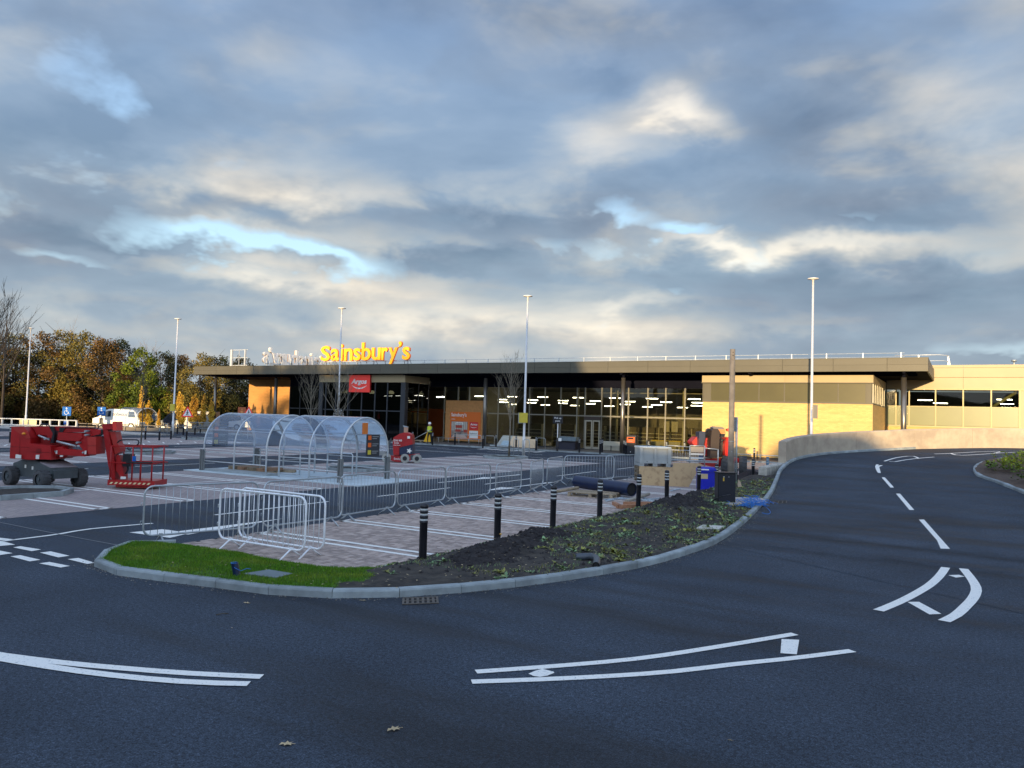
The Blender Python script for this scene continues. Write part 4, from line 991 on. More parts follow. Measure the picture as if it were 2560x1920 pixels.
m.box((.1, .10, .42), (8.9, .14, .5))
m.build('back_rail', GALVB, t2)
for ch in t2.children:
    if ch.name.startswith('letter'):
        for g_ in ch.children:
            me2 = g_.data.copy(); me2.materials.clear(); me2.materials.append(mat('pale_letter_back', (.90, .88, .84), .5)); g_.data.materials.clear(); g_.data.materials.append(mat('pale_letter_return', (.80, .70, .60), .5))
            co = np.empty(len(me2.vertices) * 3, np.float32); me2.vertices.foreach_get('co', co); co = co.reshape(-1, 3); co[:, 1] = .13 + (co[:, 1] + .02) * .35; me2.vertices.foreach_set('co', co.ravel()); me2.update()
            ob('letter_back', me2, ch)
# frame of the square sign at the roof corner
t = thing('roof_sign', 'empty pale steel frame of a square roof sign at the far left corner', 'sign frame', (-66.2, 55.2, 6.88))
xs0, xs1 = UX(571, 55.2) + 66.2, UX(606, 55.2) + 66.2
for x, d_ in ((xs0, .25), (xs1, .12)): m = MB(); m.box((x - .02, 0, -.1), (x + d_, .15, 1.95)); m.build('upright', GALVB, t)
for z in (.25, 1.05, 1.88): m = MB(); m.box((xs0 - .25, .16, z), (xs1 + .3, .22, z + .06)); m.build('rail', GALVB, t)
m = MB(); m.box(((xs0 + xs1) / 2 + .05, .16, .3), ((xs0 + xs1) / 2 + .1, .2, 1.9)); m.build('rail', GALVB, t)
# red square sign on the lobby
t = thing('red_square_sign', 'red square box sign with white name and smile above the lobby', 'sign', (-48.98, 53.62, 4.4))
m = MB(); m.box((0, 0, 0), (2.5, .18, 1.57)); m.build('sign_box', mat('red_sign_side', (.45, .02, .02), .5), t)
m = MB(); m.box((.0, -.012, 0), (2.5, 0, 1.57)); m.build('sign_face', REDS, t)
text('Argos', WHT, t, .32, 2.12, .62, 1.22, -.02, bold=.03, italic=.25)
def smile(par, cx_, cz_, wd, dep, y, m_, th):
    pts = []; mb = MB(); n = 12
    for k in range(n + 1): a = k / n * 2 - 1; pts.append((cx_ + a * wd, cz_ + dep * a * a, th * (1 - .75 * a * a)))
    vs = [(x, y, z) for x, z, w_ in pts] + [(x, y, z - w_) for x, z, w_ in pts]
    mb.add(vs, [(k, n + 1 + k, n + 2 + k, k + 1) for k in range(n)]); mb.build('smile_mark', m_, par)
smile(t, 1.25, .40, .88, .22, -.016, WHT, .11)
# poster on the tan wall panel
m = MB(); m.box((-40.42, 57.05, .28), (-36.36, 57.38, 3.88)); m.build('poster_wall', POSTB, store)
t = thing('wall_poster', 'orange store poster with room photo on the tan wall panel', 'poster', (-39.87, 57.03, .44))
m = MB(); m.box((0, -.02, 0), (3.25, .0, 2.42)); m.build('poster_sheet', POSTO, t)
text('Sainsbury’s', WHT, t, .12, 1.75, 1.90, 2.32, -.028, ext=.004, bold=.012); text('online', WHT, t, .12, .55, 1.72, 1.82, -.028, ext=.004)
m = MB(); m.quad((.15, -.026, .1), (1.9, -.026, .1), (1.9, -.026, 1.55), (.15, -.026, 1.55)); m.build('room_photo', mat('photo_dark', (.13, .11, .12), .6, scale=2.6, col2=(.42, .36, .30)), t)
for k in range(9): m = MB(); m.quad((.2 + k * .19, -.028, .75), (.3 + k * .19, -.028, .75), (.3 + k * .19, -.028, 1.53), (.2 + k * .19, -.028, 1.53)); m.build('photo_stripe', mat('photo_stripe', (.55, .52, .46), .6), t)
m = MB(); m.quad((.62, -.030, .98), (1.3, -.030, .98), (1.3, -.030, 1.22), (.62, -.030, 1.22)); m.quad((.6, -.030, .65), (1.2, -.030, .65), (1.2, -.030, .85), (.6, -.030, .85)); m.quad((1.5, -.030, .6), (1.85, -.030, .6), (1.85, -.030, .85), (1.5, -.030, .85)); m.build('photo_cushion', mat('photo_red', (.42, .05, .03), .6), t)
m = MB(); m.quad((.6, -.030, 1.28), (1.45, -.030, 1.28), (1.45, -.030, 1.48), (.6, -.030, 1.48)); m.build('photo_caption', WHT, t); text('habitat', DARK, t, .68, 1.36, 1.31, 1.44, -.034, ext=.002)
m = MB(); m.quad((.16, -.029, .1), (1.9, -.029, .1), (1.6, -.029, .38), (.5, -.029, .42)); m.build('photo_floor', mat('photo_cream', (.55, .42, .36), .6), t)
m = MB(); m.quad((2.1, -.026, .85), (3.02, -.026, .85), (3.02, -.026, 1.55), (2.1, -.026, 1.55)); m.build('red_panel', mat('poster_red', (.62, .02, .02), .5), t); text('Argos', WHT, t, 2.2, 2.92, 1.18, 1.44, -.032, ext=.003, bold=.02, italic=.2); smile(t, 2.56, 1.06, .34, .08, -.030, WHT, .04)
m = MB(); m.quad((2.1, -.026, .12), (3.02, -.026, .12), (3.02, -.026, .77), (2.1, -.026, .77)); m.build('white_panel', WHT, t); text('habitat', DARK, t, 2.18, 2.94, .48, .60, -.032, ext=.002)
# roof edge guard rail
t = thing('roof_guard_rail', 'thin white guard rail running along the canopy roof edge', 'railing', (0, 0, 0))
m = MB(); m.tube([(-55, 53.9, 7.26), (-3.2, 53.9, 7.26)], .016, 6); m.build('rail', GALVB, t)
m = MB(); m.tube([(-41, 53.9, 7.02), (-3.2, 53.9, 7.02)], .010, 6); m.build('rail', GALVB, t)
pm = MB(); pm.box((-.03, -.03, -.42), (.03, .03, .02)); pmm = pm.mesh('post', GALVB)
for k in range(26): ob('post', pmm, t, (-3.4 - 2.19 * k, 53.9, 7.27))
t = thing('roof_guard_rail', 'two-bar guard rail turning the corner on the right wing roof', 'railing', (0, 0, 0))
m = MB(); m.tube([(-4.5, 64.6, 8.02), (-1.55, 64.6, 8.02), (-1.0, 65.2, 8.0), (-1.0, 84, 7.9)], .03, 6); m.build('rail', GALVB, t)
m = MB(); m.tube([(-4.5, 64.6, 7.58), (-1.3, 64.6, 7.58), (-1.0, 65.2, 7.56), (-1.0, 84, 7.5)], .022, 6); m.build('rail', GALVB, t)
for x, y in [(-2.9, 64.6)] + [(-1.0, 65.6 + 2.3 * k) for k in range(8)]: m = MB(); m.box((x - .045, y - .03, 7.1), (x + .045, y + .03, 8.0)); m.build('post', GALVB, t)
# strip lights and pendants inside the shop
tm = MB(); tm.bbox((-.50, -.05, 0), (.50, .05, .032), .012); tmm = tm.mesh('tube', TUBE)
hm = MB(); hm.box((-.52, -.04, .06), (.52, .04, .09)); hmm = hm.mesh('housing', GALVB)
def striplight(x, y, z, lb, g='strip lights hanging in the shop'):
    t = thing('strip_light', lb, 'light', (x, y, z), 0, g); ob('tube', tmm, t); ob('housing', hmm, t); return t
ORD = ('first', 'second', 'third', 'fourth', 'fifth', 'sixth', 'seventh', 'eighth', 'ninth', 'tenth')
for j, (y, py, x0, st_) in enumerate(((60.6, 995, -38.9, 3.35), (63.6, 1003, -38.2, 3.2), (66.8, 1010, -40.3, 3.3), (70.5, 1015, -41.2, 3.7))):
    for k in range(8):
        x = x0 + k * st_ + rnd.uniform(-.25, .25); z = PV(1480, py, y).z
        if x < -16.8: striplight(x, y, z, '%s strip light from the left in the row %s' % (ORD[k], ('nearest the tall glass', 'second from the tall glass', 'third from the tall glass', 'furthest from the tall glass')[j]))
for j, (x, y) in enumerate(((-48.5, 60.5), (-46.0, 60.6), (-50.8, 61.5), (-44.9, 62.5))): striplight(x, y, 4.3, '%s strip light from the left behind the dark lobby glass' % ORD[(2, 0, 1, 3)[j] if 0 else (1, 2, 0, 3)[j]], 'strip lights behind the lobby glass')
for j, (x, y, z) in enumerate(((-2.6, 68, 4.75), (-1.6, 70.5, 4.6), (2.6, 67.5, 4.85), (2.8, 70, 4.6), (3.1, 73, 4.4), (-.5, 74, 4.4))): striplight(x, y, z, 'strip light in the right wing windows, %s built row from the glass' % ORD[j] if 0 else '%s strip light counted from the glass in the right wing' % ORD[(1, 3, 0, 2, 4, 5)[j]], 'strip lights in the right wing')
pdm = MB(); pdm.lathe([(.05, .30), (.12, .28), (.25, .20), (.29, .0), (.0, .02)], 14); pmesh = pdm.mesh('lamp_shade', PEND)
cdm = MB(); cdm.tube([(0, 0, .3), (0, 0, 1.1)], .012, 5); cmesh = cdm.mesh('cord', BLACKP)
for px, y, lb in ((845, 55.2, 'glowing dome pendant half hidden behind the lamp column'), (863, 55.2, 'glowing dome pendant just left of the red square sign'), (930, 55.2, 'glowing dome pendant just right of the red square sign'), (977, 55.2, 'glowing dome pendant near the right pier of the lobby'), (1051, 58.6, 'glowing dome pendant right of the lobby above the doorway')):
    t = thing('pendant_lamp', lb, 'lamp', (UX(px, y), y, 4.33), 0, 'dome pendants by the entrance'); ob('lamp_shade', pmesh, t); ob('cord', cmesh, t)
# shelving
def gondola(x, y, L_, rz, lb, h=1.9):
    t = thing('shelving_unit', lb, 'shelving', (x, y, .1), rz, 'empty shelving inside the shop')
    m = MB(); m.box((0, -.03, 0), (L_, .03, h)); m.build('back_panel', SHELFB, t)
    n = int(h / .32)
    for k in range(n): m = MB(); m.box((.02, -.45, .12 + k * .31), (L_ - .02, -.03, .18 + k * .31)); m.build('shelf', SHELF, t)
    for xx in (0, L_): m = MB(); m.box((xx - .03, -.46, 0), (xx + .03, .03, h)); m.build('end_frame', SHELF, t)
for i, (x, y, l, rz, lb) in enumerate(((-34.6, 60.2, 2.6, 0, 'empty shelving left of the pick-up sign behind the glass'), (-31.6, 61.5, 2.2, 0, 'short shelving directly behind the pick-up sign'), (-26.2, 60.6, 1.7, 0, 'narrow dark-gapped shelving right of the glass doors'), (-24.2, 61.2, 2.6, 0, 'long shelving behind the silver column'), (-21.3, 60.4, 2.2, 0, 'shelving behind the litter bin'), (-19.0, 61.4, 2.4, .2, 'shelving near the brick corner inside the shop'), (-23, 66, 5, 0, 'deep shelving further back behind the litter bin'), (-31, 67, 4, 0, 'deep shelving further back beyond the doors'))): gondola(x, y, l, rz, lb)
t = thing('display_board', 'pale folded display board standing among the shelves behind the glass', 'board', (-20.9, 59.9, .1)); m = MB(); m.box((0, 0, 1.6), (.55, .05, 2.55)); m.box((.62, .1, 1.6), (1.15, .15, 2.55)); m.box((.5, .02, 0), (.6, .1, 1.6)); m.build('board', SHELF, t)
t = thing('shop_counter', 'yellow-topped counter with boxes inside the shop window', 'counter', (-21.6, 59.0, .1)); m = MB(); m.box((0, 0, 0), (2.4, .6, .85)); m.build('cabinet', SHELF, t); m = MB(); m.box((-.05, -.05, .85), (2.45, .65, .92)); m.build('top', mat('yellow_top', (.75, .55, .05), .5), t)

# ================================================================== SERVICE RAMP WALL
wl = [p for p in kline if p.y > 38.0 or (p.x > -6 and p.y > 38)]
wl = [p for p in wl if p.y > 37.9]
t = thing('ramp_wall', 'long curved cast concrete parapet wall beside the service ramp', 'wall', (0, 0, 0))
V = []; Fc = []; n_ = len(wl)
def wring(p, nn, zb, zt):
    o0, o1 = .13, .48
    return [(p.x + nn.x * o0, p.y + nn.y * o0, zb), (p.x + nn.x * o0, p.y + nn.y * o0, zt - .05), (p.x + nn.x * (o0 + .05), p.y + nn.y * (o0 + .05), zt), (p.x + nn.x * (o1 - .04), p.y + nn.y * (o1 - .04), zt), (p.x + nn.x * o1, p.y + nn.y * o1, zt - .05), (p.x + nn.x * o1, p.y + nn.y * o1, zb)]
seg = 0
for s in range(0, n_ - 1, 4):
    pts = wl[s:s + 5]
    if len(pts) < 2: break
    V = []; Fc = []
    for i, p in enumerate(pts):
        nn = nrm_at(wl, s + i); z = H(p.x, p.y); q = p.copy()
        d = (wl[min(s + i + 1, n_ - 1)] - wl[max(s + i - 1, 0)]).normalized() * .006
        if i == 0: q += d
        if i == len(pts) - 1: q -= d
        V += wring(q, nn, -.1, z + 1.09)
    k = 6
    for i in range(len(pts) - 1):
        for j in range(k): a = i * k + j; b = i * k + (j + 1) % k; Fc.append((a, b, b + k, a + k))
    mb = MB(); mb.add(V, Fc + [tuple(range(k - 1, -1, -1)), tuple(range((len(pts) - 1) * k, len(pts) * k))]); mb.build('wall_panel', WALLC, t)
t = thing('low_concrete_wall', 'low stepped concrete wall end in front of the tall ramp wall', 'wall', (0, 0, 0))
V = []; Fc = []; pts = [p for p in kline if 34.2 < p.y < 38.4]
for i, p in enumerate(pts):
    nn = nrm_at(pts, i); V += wring(p + nn * max(0, .42 * (1 - i / 4)), nn, -.1, .70 + (p.y - 34.2) * .01)
k = 6; mb = MB(); Fc = []
for i in range(len(pts) - 1):
    for j in range(k): a = i * k + j; b = i * k + (j + 1) % k; Fc.append((a, b, b + k, a + k))
mb.add(V, Fc + [tuple(range(k - 1, -1, -1)), tuple(range((len(pts) - 1) * k, len(pts) * k))]); mb.build('wall_block', mat('raw_concrete', (.33, .32, .28), .85, scale=3, bump=.5, bscale=20, det=8, col2=(.52, .50, .44), thr=(.4, .65)), t)

# planted island on the right of the ramp
ri = [PH(*p) for p in ((2650, 1275), (2560, 1237), (2512, 1217.5), (2478, 1204), (2444, 1192.7), (2434, 1181), (2433, 1174.6), (2439.7, 1165.5), (2462, 1157.6), (2489.5, 1152), (2539, 1143), (2620, 1133))]
rl = smooth_poly([(p.x, p.y, 0) for p in ri] + [(9.5, 46.5, 0), (15.5, 41, 0), (15, 31, 0), (9, 21, 0), (4.2, 17.2, 0), (ri[0].x, ri[0].y, 0)], .915)
k2 = ob('ramp_island_kerb', None, None, kind='structure')
for i in range(len(rl) - 1):
    a, b = rl[i], rl[i + 1]
    if (b - a).length < .2: continue
    V = []
    for q, nn in ((a + (b - a).normalized() * .004, -nrm_at(rl, i)), (b - (b - a).normalized() * .004, -nrm_at(rl, i + 1))):
        z = H(q.x, q.y)
        for o_, zz_ in ((0, -.05), (0, .09), (.03, .12), (.127, .12), (.127, -.05)): V.append((q.x + nn.x * o_, q.y + nn.y * o_, z + zz_))
    k = 5; mb = MB(); mb.add(V, [tuple(range(k - 1, -1, -1)), tuple(range(k, 2 * k))] + [(j, (j + 1) % k, (j + 1) % k + k, j + k) for j in range(k)]); mb.build('kerbstone', KERBM, k2)
ctr = Vector((8.5, 30, 0)); V = []; Fc = []; nr = 10
for i, p in enumerate(rl):
    q = p - nrm_at(rl, i) * .06
    for j in range(nr + 1):
        s = j / nr; x = q.x + (ctr.x - q.x) * s; y = q.y + (ctr.y - q.y) * s; V.append((x, y, H(x, y) + .09 + .12 * min(1, s * 3) + .06 * float(vnoise(x, y, 4, 3))))
for i in range(len(rl) - 1):
    for j in range(nr): a = i * (nr + 1) + j; Fc.append((a, a + nr + 1, a + nr + 2, a + 1))
raw('ramp_island_soil', V, Fc, mat('bark_mulch', (.05, .035, .028), .95, scale=9, bump=1, bscale=25, col2=(.13, .085, .06), det=8), smooth=True, kind='structure')
V = []; Fc = []; cnt = 0; rp = [(p.x, p.y) for p in rl]
while cnt < 4600:
    x = rnd.uniform(.8, 6); y = rnd.uniform(19, 44)
    if not inpoly(x, y, rp) or edge_dist(x, y, rp[:-1]) < .35: continue
    if x < 2.2 and vnoise(x, y, .8, 5) < .35 and edge_dist(x, y, rp[:-1]) < 1.0: continue
    cnt += 1; z = H(x, y) + .2; h = rnd.uniform(.05, .28)
    rosette(V, Fc, x, y, z + h, rnd.uniform(.09, .17), 7)
raw('ground_cover', V, Fc, LLIME, kind='stuff', label='bright green and yellow ground cover plants on the ramp island', category='plants')

# ================================================================== BOLLARDS
def bollard_proto():
    t = thing('bollard', 'x', 'bollard', (0, 0, 0), 0, 'black bollards with white bands')
    m = MB(); m.lathe([(.068, -.05), (.068, .66), (.073, .665), (.073, .70), (.062, .705), (.062, .74), (.073, .745), (.073, .79), (.062, .795), (.062, .83), (.073, .835), (.073, .875), (.062, .88), (.062, .92), (.072, .925), (.073, .955), (.060, .99), (.03, 1.0), (0, 1.002)], 18); m.build('post', BLACKP, t)
    for z in (.707, .797, .882): m = MB(); m.lathe([(.0645, z + .002), (.0645, z + .031)], 18); m.build('band', BANDW, t)
    return t
BP = bollard_proto(); first = [True]
def bollard(x, y, label, z=0, tilt=0, sc=1.0):
    if first[0]: first[0] = False; b = BP; b.location = (x, y, z)
    else: b = copyto(BP, (x, y, z))
    b['label'] = label; b.rotation_euler = (tilt, tilt * .6, rnd.random() * 6); b.scale = (sc,) * 3
    return b
fr = ((10.75, 'nearest bollard, standing where the turf meets the soil heap'), (13.2, 'second bollard of the verge row, beside the amber-capped pin'), (15.6, 'third bollard of the verge row, left of the pallet'), (18.2, 'bollard in front of the big navy pipe'),
      (20.9, 'bollard beside the broken timber at the edge of the soil'), (23.35, 'bollard in front of the left half of the plywood sheet'), (26.7, 'bollard in front of the right half of the plywood sheet'))
for y, lb in fr: bollard(-8.0, y, lb, .02, rnd.uniform(-.015, .015))
for px, lb in ((1792, 'bollard between the blue tub and the grey pole'), (1840, 'bollard just right of the black cabinet and pole'), (1883, 'bollard beside the small soil heap left of the low concrete wall'), (1919, 'blue-topped bollard half hidden behind the low concrete wall')):
    d = ray(px, 1165); tt = -8.0 / d.x; b = bollard(-8.0, d.y * tt, lb, 0)
    if 'blue-topped' in lb:
        for ch in b.children:
            if ch.name.startswith('post'): me2 = ch.data.copy(); me2.materials[0] = mat('blue_bollard', (.02, .13, .24), .5); ch.data = me2
p = PV(1886, 1120, 50.5); bollard(p.x, 50.5, 'sunlit bollard close against the buff brick wall', 0)
fb = [(25, 1107, 'far bollard left of the red boom lift'), (286, 1101, 'far bollard just right of the boom lift head'), (363, 1099, 'far bollard right of the thin sapling near the trolley shelter'), (398, 1101, 'far bollard below the small golden tree'), (466, 1100, 'far bollard under the left pedestrian warning sign'),
      (443, 1085, 'distant bollard left end of the group by the trolley fence'), (458, 1088, 'distant bollard second in the group by the trolley fence'), (487, 1087, 'distant bollard in front of the middle of the trolley fence'), (500, 1085, 'distant bollard near the right end of the trolley fence'), (427, 1098, 'far bollard at the foot of the lamp column with the yellow board')]
for px, py, lb in fb: p = P(px, py); bollard(p.x, p.y, lb)
sb = [(1137, 1113, 'bollard in front of the room photo on the wall poster'), (1207, 1119, 'bollard between the wall poster and the dark column'), (1240, 1117, 'bollard left of the leaning pale boards outside the shop'), (1290, 1119, 'dark bollard in front of the pale boards'), (1340, 1124, 'bollard right of the leaning brown board'), (1448, 1130, 'bollard left of the glass doors'), (1500, 1133, 'bollard at the right side of the glass doors'), (1505, 1131, 'second bollard close behind the one right of the doors'),
      (1560, 1134, 'bollard at the foot of the silver column'), (1564, 1137, 'bollard between silver column and litter bin'), (1621, 1136, 'bollard behind the left end of the grey crate'), (1666, 1138, 'bollard behind the middle of the grey crate'), (1711, 1140, 'bollard behind the metal hurdle right of the crate'), (1081, 1111, 'bollard beside the worker in the yellow vest'), (1031, 1109, 'bollard behind the red mast lift')]
for px, py, lb in sb: p = P(px, py, .1); bollard(p.x, min(p.y, 56.5), lb, .1)

# ================================================================== CROWD BARRIERS
def barrier_proto(m_, kind):
    t = thing('crowd_barrier', 'x', 'barrier', (0, 0, 0), 0, 'steel crowd barriers')
    Lb, z0, z1, r = 2.2, .17, 1.08, .16
    pts = []
    for cx_, cz_, a0 in ((Lb - r, z1 - r, 0), (r, z1 - r, 90), (r, z0 + r, 180), (Lb - r, z0 + r, 270)):
        for k in range(6): a = R(a0 + 18 * k); pts.append((cx_ + math.cos(a) * r, 0, cz_ + math.sin(a) * r))
    m = MB(); m.tube(pts, .0185, 8, closed=True); m.build('frame', m_, t)
    bm_ = MB(); bm_.tube([(0, 0, z0), (0, 0, z1)], .006, 5); bme = bm_.mesh('bar', m_)
    for k in range(1, 17): x = Lb * k / 17; ob('bar', bme, t, (x, 0, 0)) if .12 < x < Lb - .12 else None
    for x in (.32, Lb - .32):
        m = MB(); m.tube([(x, .01, z0 + .01), (x, -.26, .0)], .016, 7); m.tube([(x, -.01, z0 + .01), (x, .26, .0)], .016, 7); m.box((x - .03, -.02, z0 - .02), (x + .03, .02, z0 + .03)); m.build('foot', m_, t)
    m = MB(); m.tube([(0, 0, .78), (-.05, 0, .78), (-.05, 0, .72)], .007, 5); m.tube([(0, 0, .45), (-.05, 0, .45), (-.05, 0, .39)], .007, 5); m.build('hook', m_, t)
    return t
BG = barrier_proto(GALV, 0); BW = barrier_proto(mat('whitened_galvanised_tube', (.86, .88, .90), .45, .1, var=.1, scale=5), 1)
def place_barrier(pr, a, b, lb, used={}):
    a = Vector(a); b = Vector(b); d = b - a; rz = math.atan2(d.y, d.x)
    if pr.name in used: o = copyto(pr, (a.x, a.y, 0), rz)
    else: used[pr.name] = 1; o = pr; o.location = (a.x, a.y, 0); o.rotation_euler = (0, 0, rz)
    o['label'] = lb; return o
ys = [((-12.95, 8.85), (-12.35, 10.97), 'grey barrier whose foot stands beside the turf end'), ((-12.28, 11.05), (-12.18, 13.25), 'grey barrier directly behind the two white barriers'), ((-12.35, 13.35), (-12.5, 15.55), 'grey barrier in front of the right-hand shelter legs'), ((-12.55, 15.7), (-12.62, 17.9), 'grey barrier left of the nearest bollard, across the aisle dash'),
      ((-12.66, 18.0), (-12.55, 20.2), 'grey barrier behind the second verge bollard'), ((-12.35, 20.2), (-12.7, 22.4), 'grey barrier over the white aisle arrow'), ((-12.3, 22.3), (-12.95, 24.4), 'grey barrier left of the navy pipe, feet crossing'), ((-12.9, 24.6), (-13.35, 26.75), 'small far barrier behind the left end of the navy pipe'), ((-13.6, 27.4), (-12.2, 29.1), 'end barrier of the line turned square behind the navy pipe')]
for a, b, lb in ys: place_barrier(BG, a, b, lb)
place_barrier(BG, (-12.6, 29.2), (-14.3, 30.6) if 0 else (-12.0, 32.0), 'leaning barrier standing alone left of the grey crate')
place_barrier(BG, (-12.0, 31.4), (-12.6, 33.5), 'barrier partly hidden behind the grey crate')
place_barrier(BG, (-13.2, 38.5), (-11.2, 39.2), 'barrier behind the crate seen left of the grey lift basket')
place_barrier(BW, (-11.83, 9.62), (-9.65, 9.60), 'nearest pale barrier standing on the brick bay by the turf')
place_barrier(BW, (-11.68, 9.95), (-9.5, 9.90), 'second pale barrier stood just behind the nearest pale one')

# ================================================================== LAMP COLUMNS
def lamp(x, y, lb, h=10.2, board=None, rz=0):
    t = thing('lamp_column', lb, 'street lamp', (x, y, 0), rz, 'tall lamp columns')
    m = MB(); m.tube([(0, 0, 0), (0, 0, 1.3), (0, 0, 1.31), (0, 0, h)], [.10, .10, .075, .055], 12); m.build('pole', LAMPM, t)
    m = MB(); m.lathe([(.04, h - .02), (.07, h + .02), (.30, h + .05), (.30, h + .085), (.12, h + .12), (0, h + .13)], 18); m.build('lantern', mat('lantern_white', (.75, .75, .74), .4), t)
    m = MB(); m.box((-.05, -.095, .45), (.05, -.08, 1.1)); m.build('door', GALVD, t)
    if board:
        z = board; m = MB(); m.box((-.30, -.17, z), (.30, -.12, z + .62)); m.build('yellow_board', YELLOW, t)
        m = MB(); m.box((-.45, -.02, z - .05), (-.12, .06, z + .62)); m.build('grey_board', GALVD, t)
        for dz in (.12, .5): m = MB(); m.box((-.28, -.118, z + dz), (.28, -.07, z + dz + .03)); m.build('clip', GALV, t)
    return t
lamp(-7.19, 44.7, 'tall lamp column behind the ramp wall, in front of the buff brick end', h=10.57)
t = lamp(-24.0, 42.5, 'tall lamp column with square yellow board in front of the shop glass', board=2.2)
lamp(-40.0, 42.7, 'tall lamp column passing in front of the orange roof letters', board=None)
lamp(-59.3, 42.9, 'tall lamp column left of the canopy with a yellow board', board=2.2)
lamp(-83.1, 43.0, 'tallest lamp column of the crossing pair at far left')
q = PV(80, 866, 75); lamp(q.x, 75, 'further lamp column of the crossing pair at far left, yellow board', h=q.z + .0, board=3.0)
q = PV(592, 945, 74); lamp(UX(590, 74, 1010), 74, 'slim far column seen under the canopy left of the amber brick wall', h=8.0)
# steel hoop guards round the lamp foot
def hoop(x, y, rz, lb, wd=.9, h=1.0, r=.022, mid=True, m_=GALV, g='steel hoop guards'):
    t = thing('hoop_guard', lb, 'guard rail', (x, y, 0), rz, g)
    m = MB(); m.tube([(0, 0, 0), (0, 0, h - .08), (.08, 0, h), (wd - .08, 0, h), (wd, 0, h - .08), (wd, 0, 0)], r, 7); m.build('frame', m_, t)
    if mid: m = MB(); m.tube([(0, 0, h * .5), (wd, 0, h * .5)], r * .8, 6); m.build('rail', m_, t)
    return t
hoop(-24.55, 42.2, 0, 'hoop guard left of the lamp foot by the shop', .35, 1.15); hoop(-23.85, 42.2, 0, 'hoop guard right of the lamp foot by the shop', .42, 1.15)
hoop(-59.95, 42.5, 0, 'hoop guard at the foot of the far lamp with the yellow board', .45, 1.1)
for px0, px1, y, lb in ((1151, 1176, 53.2, 'low hoop rail in front of the poster, left one'), (1176, 1206, 53.4, 'low hoop rail in front of the poster, right one'), (1217, 1239, 53.4, 'hoop rail right of the dark column'), (1346, 1366, 53.4, 'hoop rail left of the pick-up sign')):
    x0, x1 = UX(px0, y), UX(px1, y); hoop(x0, y, 0, lb, x1 - x0, .95, .02, False); bpy.context.scene.objects[-1] if 0 else None
t = thing('bench_rail', 'low pale rail bench below the wall poster', 'rail', (UX(1095, 55.6), 55.6, .1)); m = MB(); wd = UX(1205, 55.6) - UX(1095, 55.6); m.tube([(0, 0, .42), (wd, 0, .42)], .03, 6); m.build('rail', GALV, t)
for k in range(5): m = MB(); m.tube([(.2 + k * (wd - .4) / 4, 0, 0), (.2 + k * (wd - .4) / 4, 0, .42)], .025, 6); m.build('leg', GALV, t)
t = thing('low_rail', 'low pale rail on short posts right of the glass doors', 'rail', (UX(1507, 55.8), 55.8, .1)); wd = UX(1553, 55.8) - UX(1507, 55.8); m = MB(); m.box((0, 0, .42), (wd, .06, .50)); m.build('rail', LITEF, t); m = MB(); m.box((0, .3, .05), (wd, .36, .75)); m.build('panel', LITEF, t)
for k in range(3): m = MB(); m.box((k * (wd - .06) / 2, 0, 0), (k * (wd - .06) / 2 + .06, .06, .42)); m.build('post', DARKF, t)

# ================================================================== TROLLEY SHELTERS
def shelter(x0, y0, n, step, depth=2.55, label='', dirt=1, h0=1.08, rz=0):
    t = thing('trolley_shelter', label, 'trolley shelter', (x0, y0, 0), rz, 'arched trolley shelters'); r = depth / 2
    def arch(x, off=0.0, zlo=0.0, k=18):
        pts = [(x, -off, zlo)] if zlo < h0 else []
        for i in range(k + 1): a = math.pi * (1 - i / k); pts.append((x, r + (r + off) * math.cos(a), h0 + (r + off) * math.sin(a)))
        pts.append((x, depth + off, zlo)); return pts
    for i in range(n): m = MB(); m.tube(arch(i * step), .033, 8); m.build('arch', GALVB, t)
    W2 = (n - 1) * step
    for z in (.80, .42):
        for y in (0, depth): m = MB(); m.tube([(0, y, z), (W2, y, z)], .02, 6); m.build('side_rail', GALVB, t)
    for a in (28, 90, 152): y = r - r * math.cos(R(a)); z = h0 + r * math.sin(R(a)); m = MB(); m.tube([(0, y, z), (W2, y, z)], .016, 6); m.build('purlin', GALVB, t)
    for i in range(n - 1):
        V = []; Fc = []; k = 20
        for j in range(k + 1):
            a = math.pi * (1 - j / k) ; a = a * 1.0
            for xx in (i * step + .03, (i + 1) * step - .03): V.append((xx, r + (r + .03) * math.cos(a), h0 + .0 + (r + .03) * math.sin(a)))
        for j in range(k): Fc.append((2 * j, 2 * j + 1, 2 * j + 3, 2 * j + 2))
        V2 = [(x, y, z - .25) for x, y, z in V[:2]] ; o_ = len(V)
        V = V + V2 + [(x, y, z - .25) for x, y, z in V[-2 - 0:][:2]] if 0 else V
        raw('roof_sheet', V, Fc, POLY, t, smooth=True)
    return t
s1 = shelter(-26.5, 20.65, 3, 1.80, label='left-hand clear arched trolley shelter with timber stacked inside')
s2 = shelter(-22.2, 20.65, 3, 1.55, label='right-hand clear arched trolley shelter nearest the barriers')
p = P(286, 1075); s3 = shelter(p.x, p.y, 3, 1.75, label='distant sunlit trolley shelter in front of the white van', rz=0)
def infopanel(x, y, z, rz, lb, wd=.62, h=.82):
    t = thing('information_panel', lb, 'sign', (x, y, z), rz, 'dark trolley bay information panels')
    m = MB(); m.box((0, -.015, 0), (wd, .015, h)); m.build('board', mat('charcoal_sign', (.03, .034, .042), .5), t)
    for k, c in enumerate((YELLOW, ORANGE, ORANGE)): m = MB(); m.box((.06, -.022, .08 + k * .27), (.06 + .15, -.017, .24 + k * .27)); m.build('pictogram', c, t)
    for k in range(3):
        for j in range(2): m = MB(); m.box((.26, -.021, .19 - j * .07 + k * .27), (.26 + (.3 if j == 0 else .22), -.017, .21 - j * .07 + k * .27)); m.build('text_line', mat('sign_grey_text', (.35, .36, .36), .6), t)
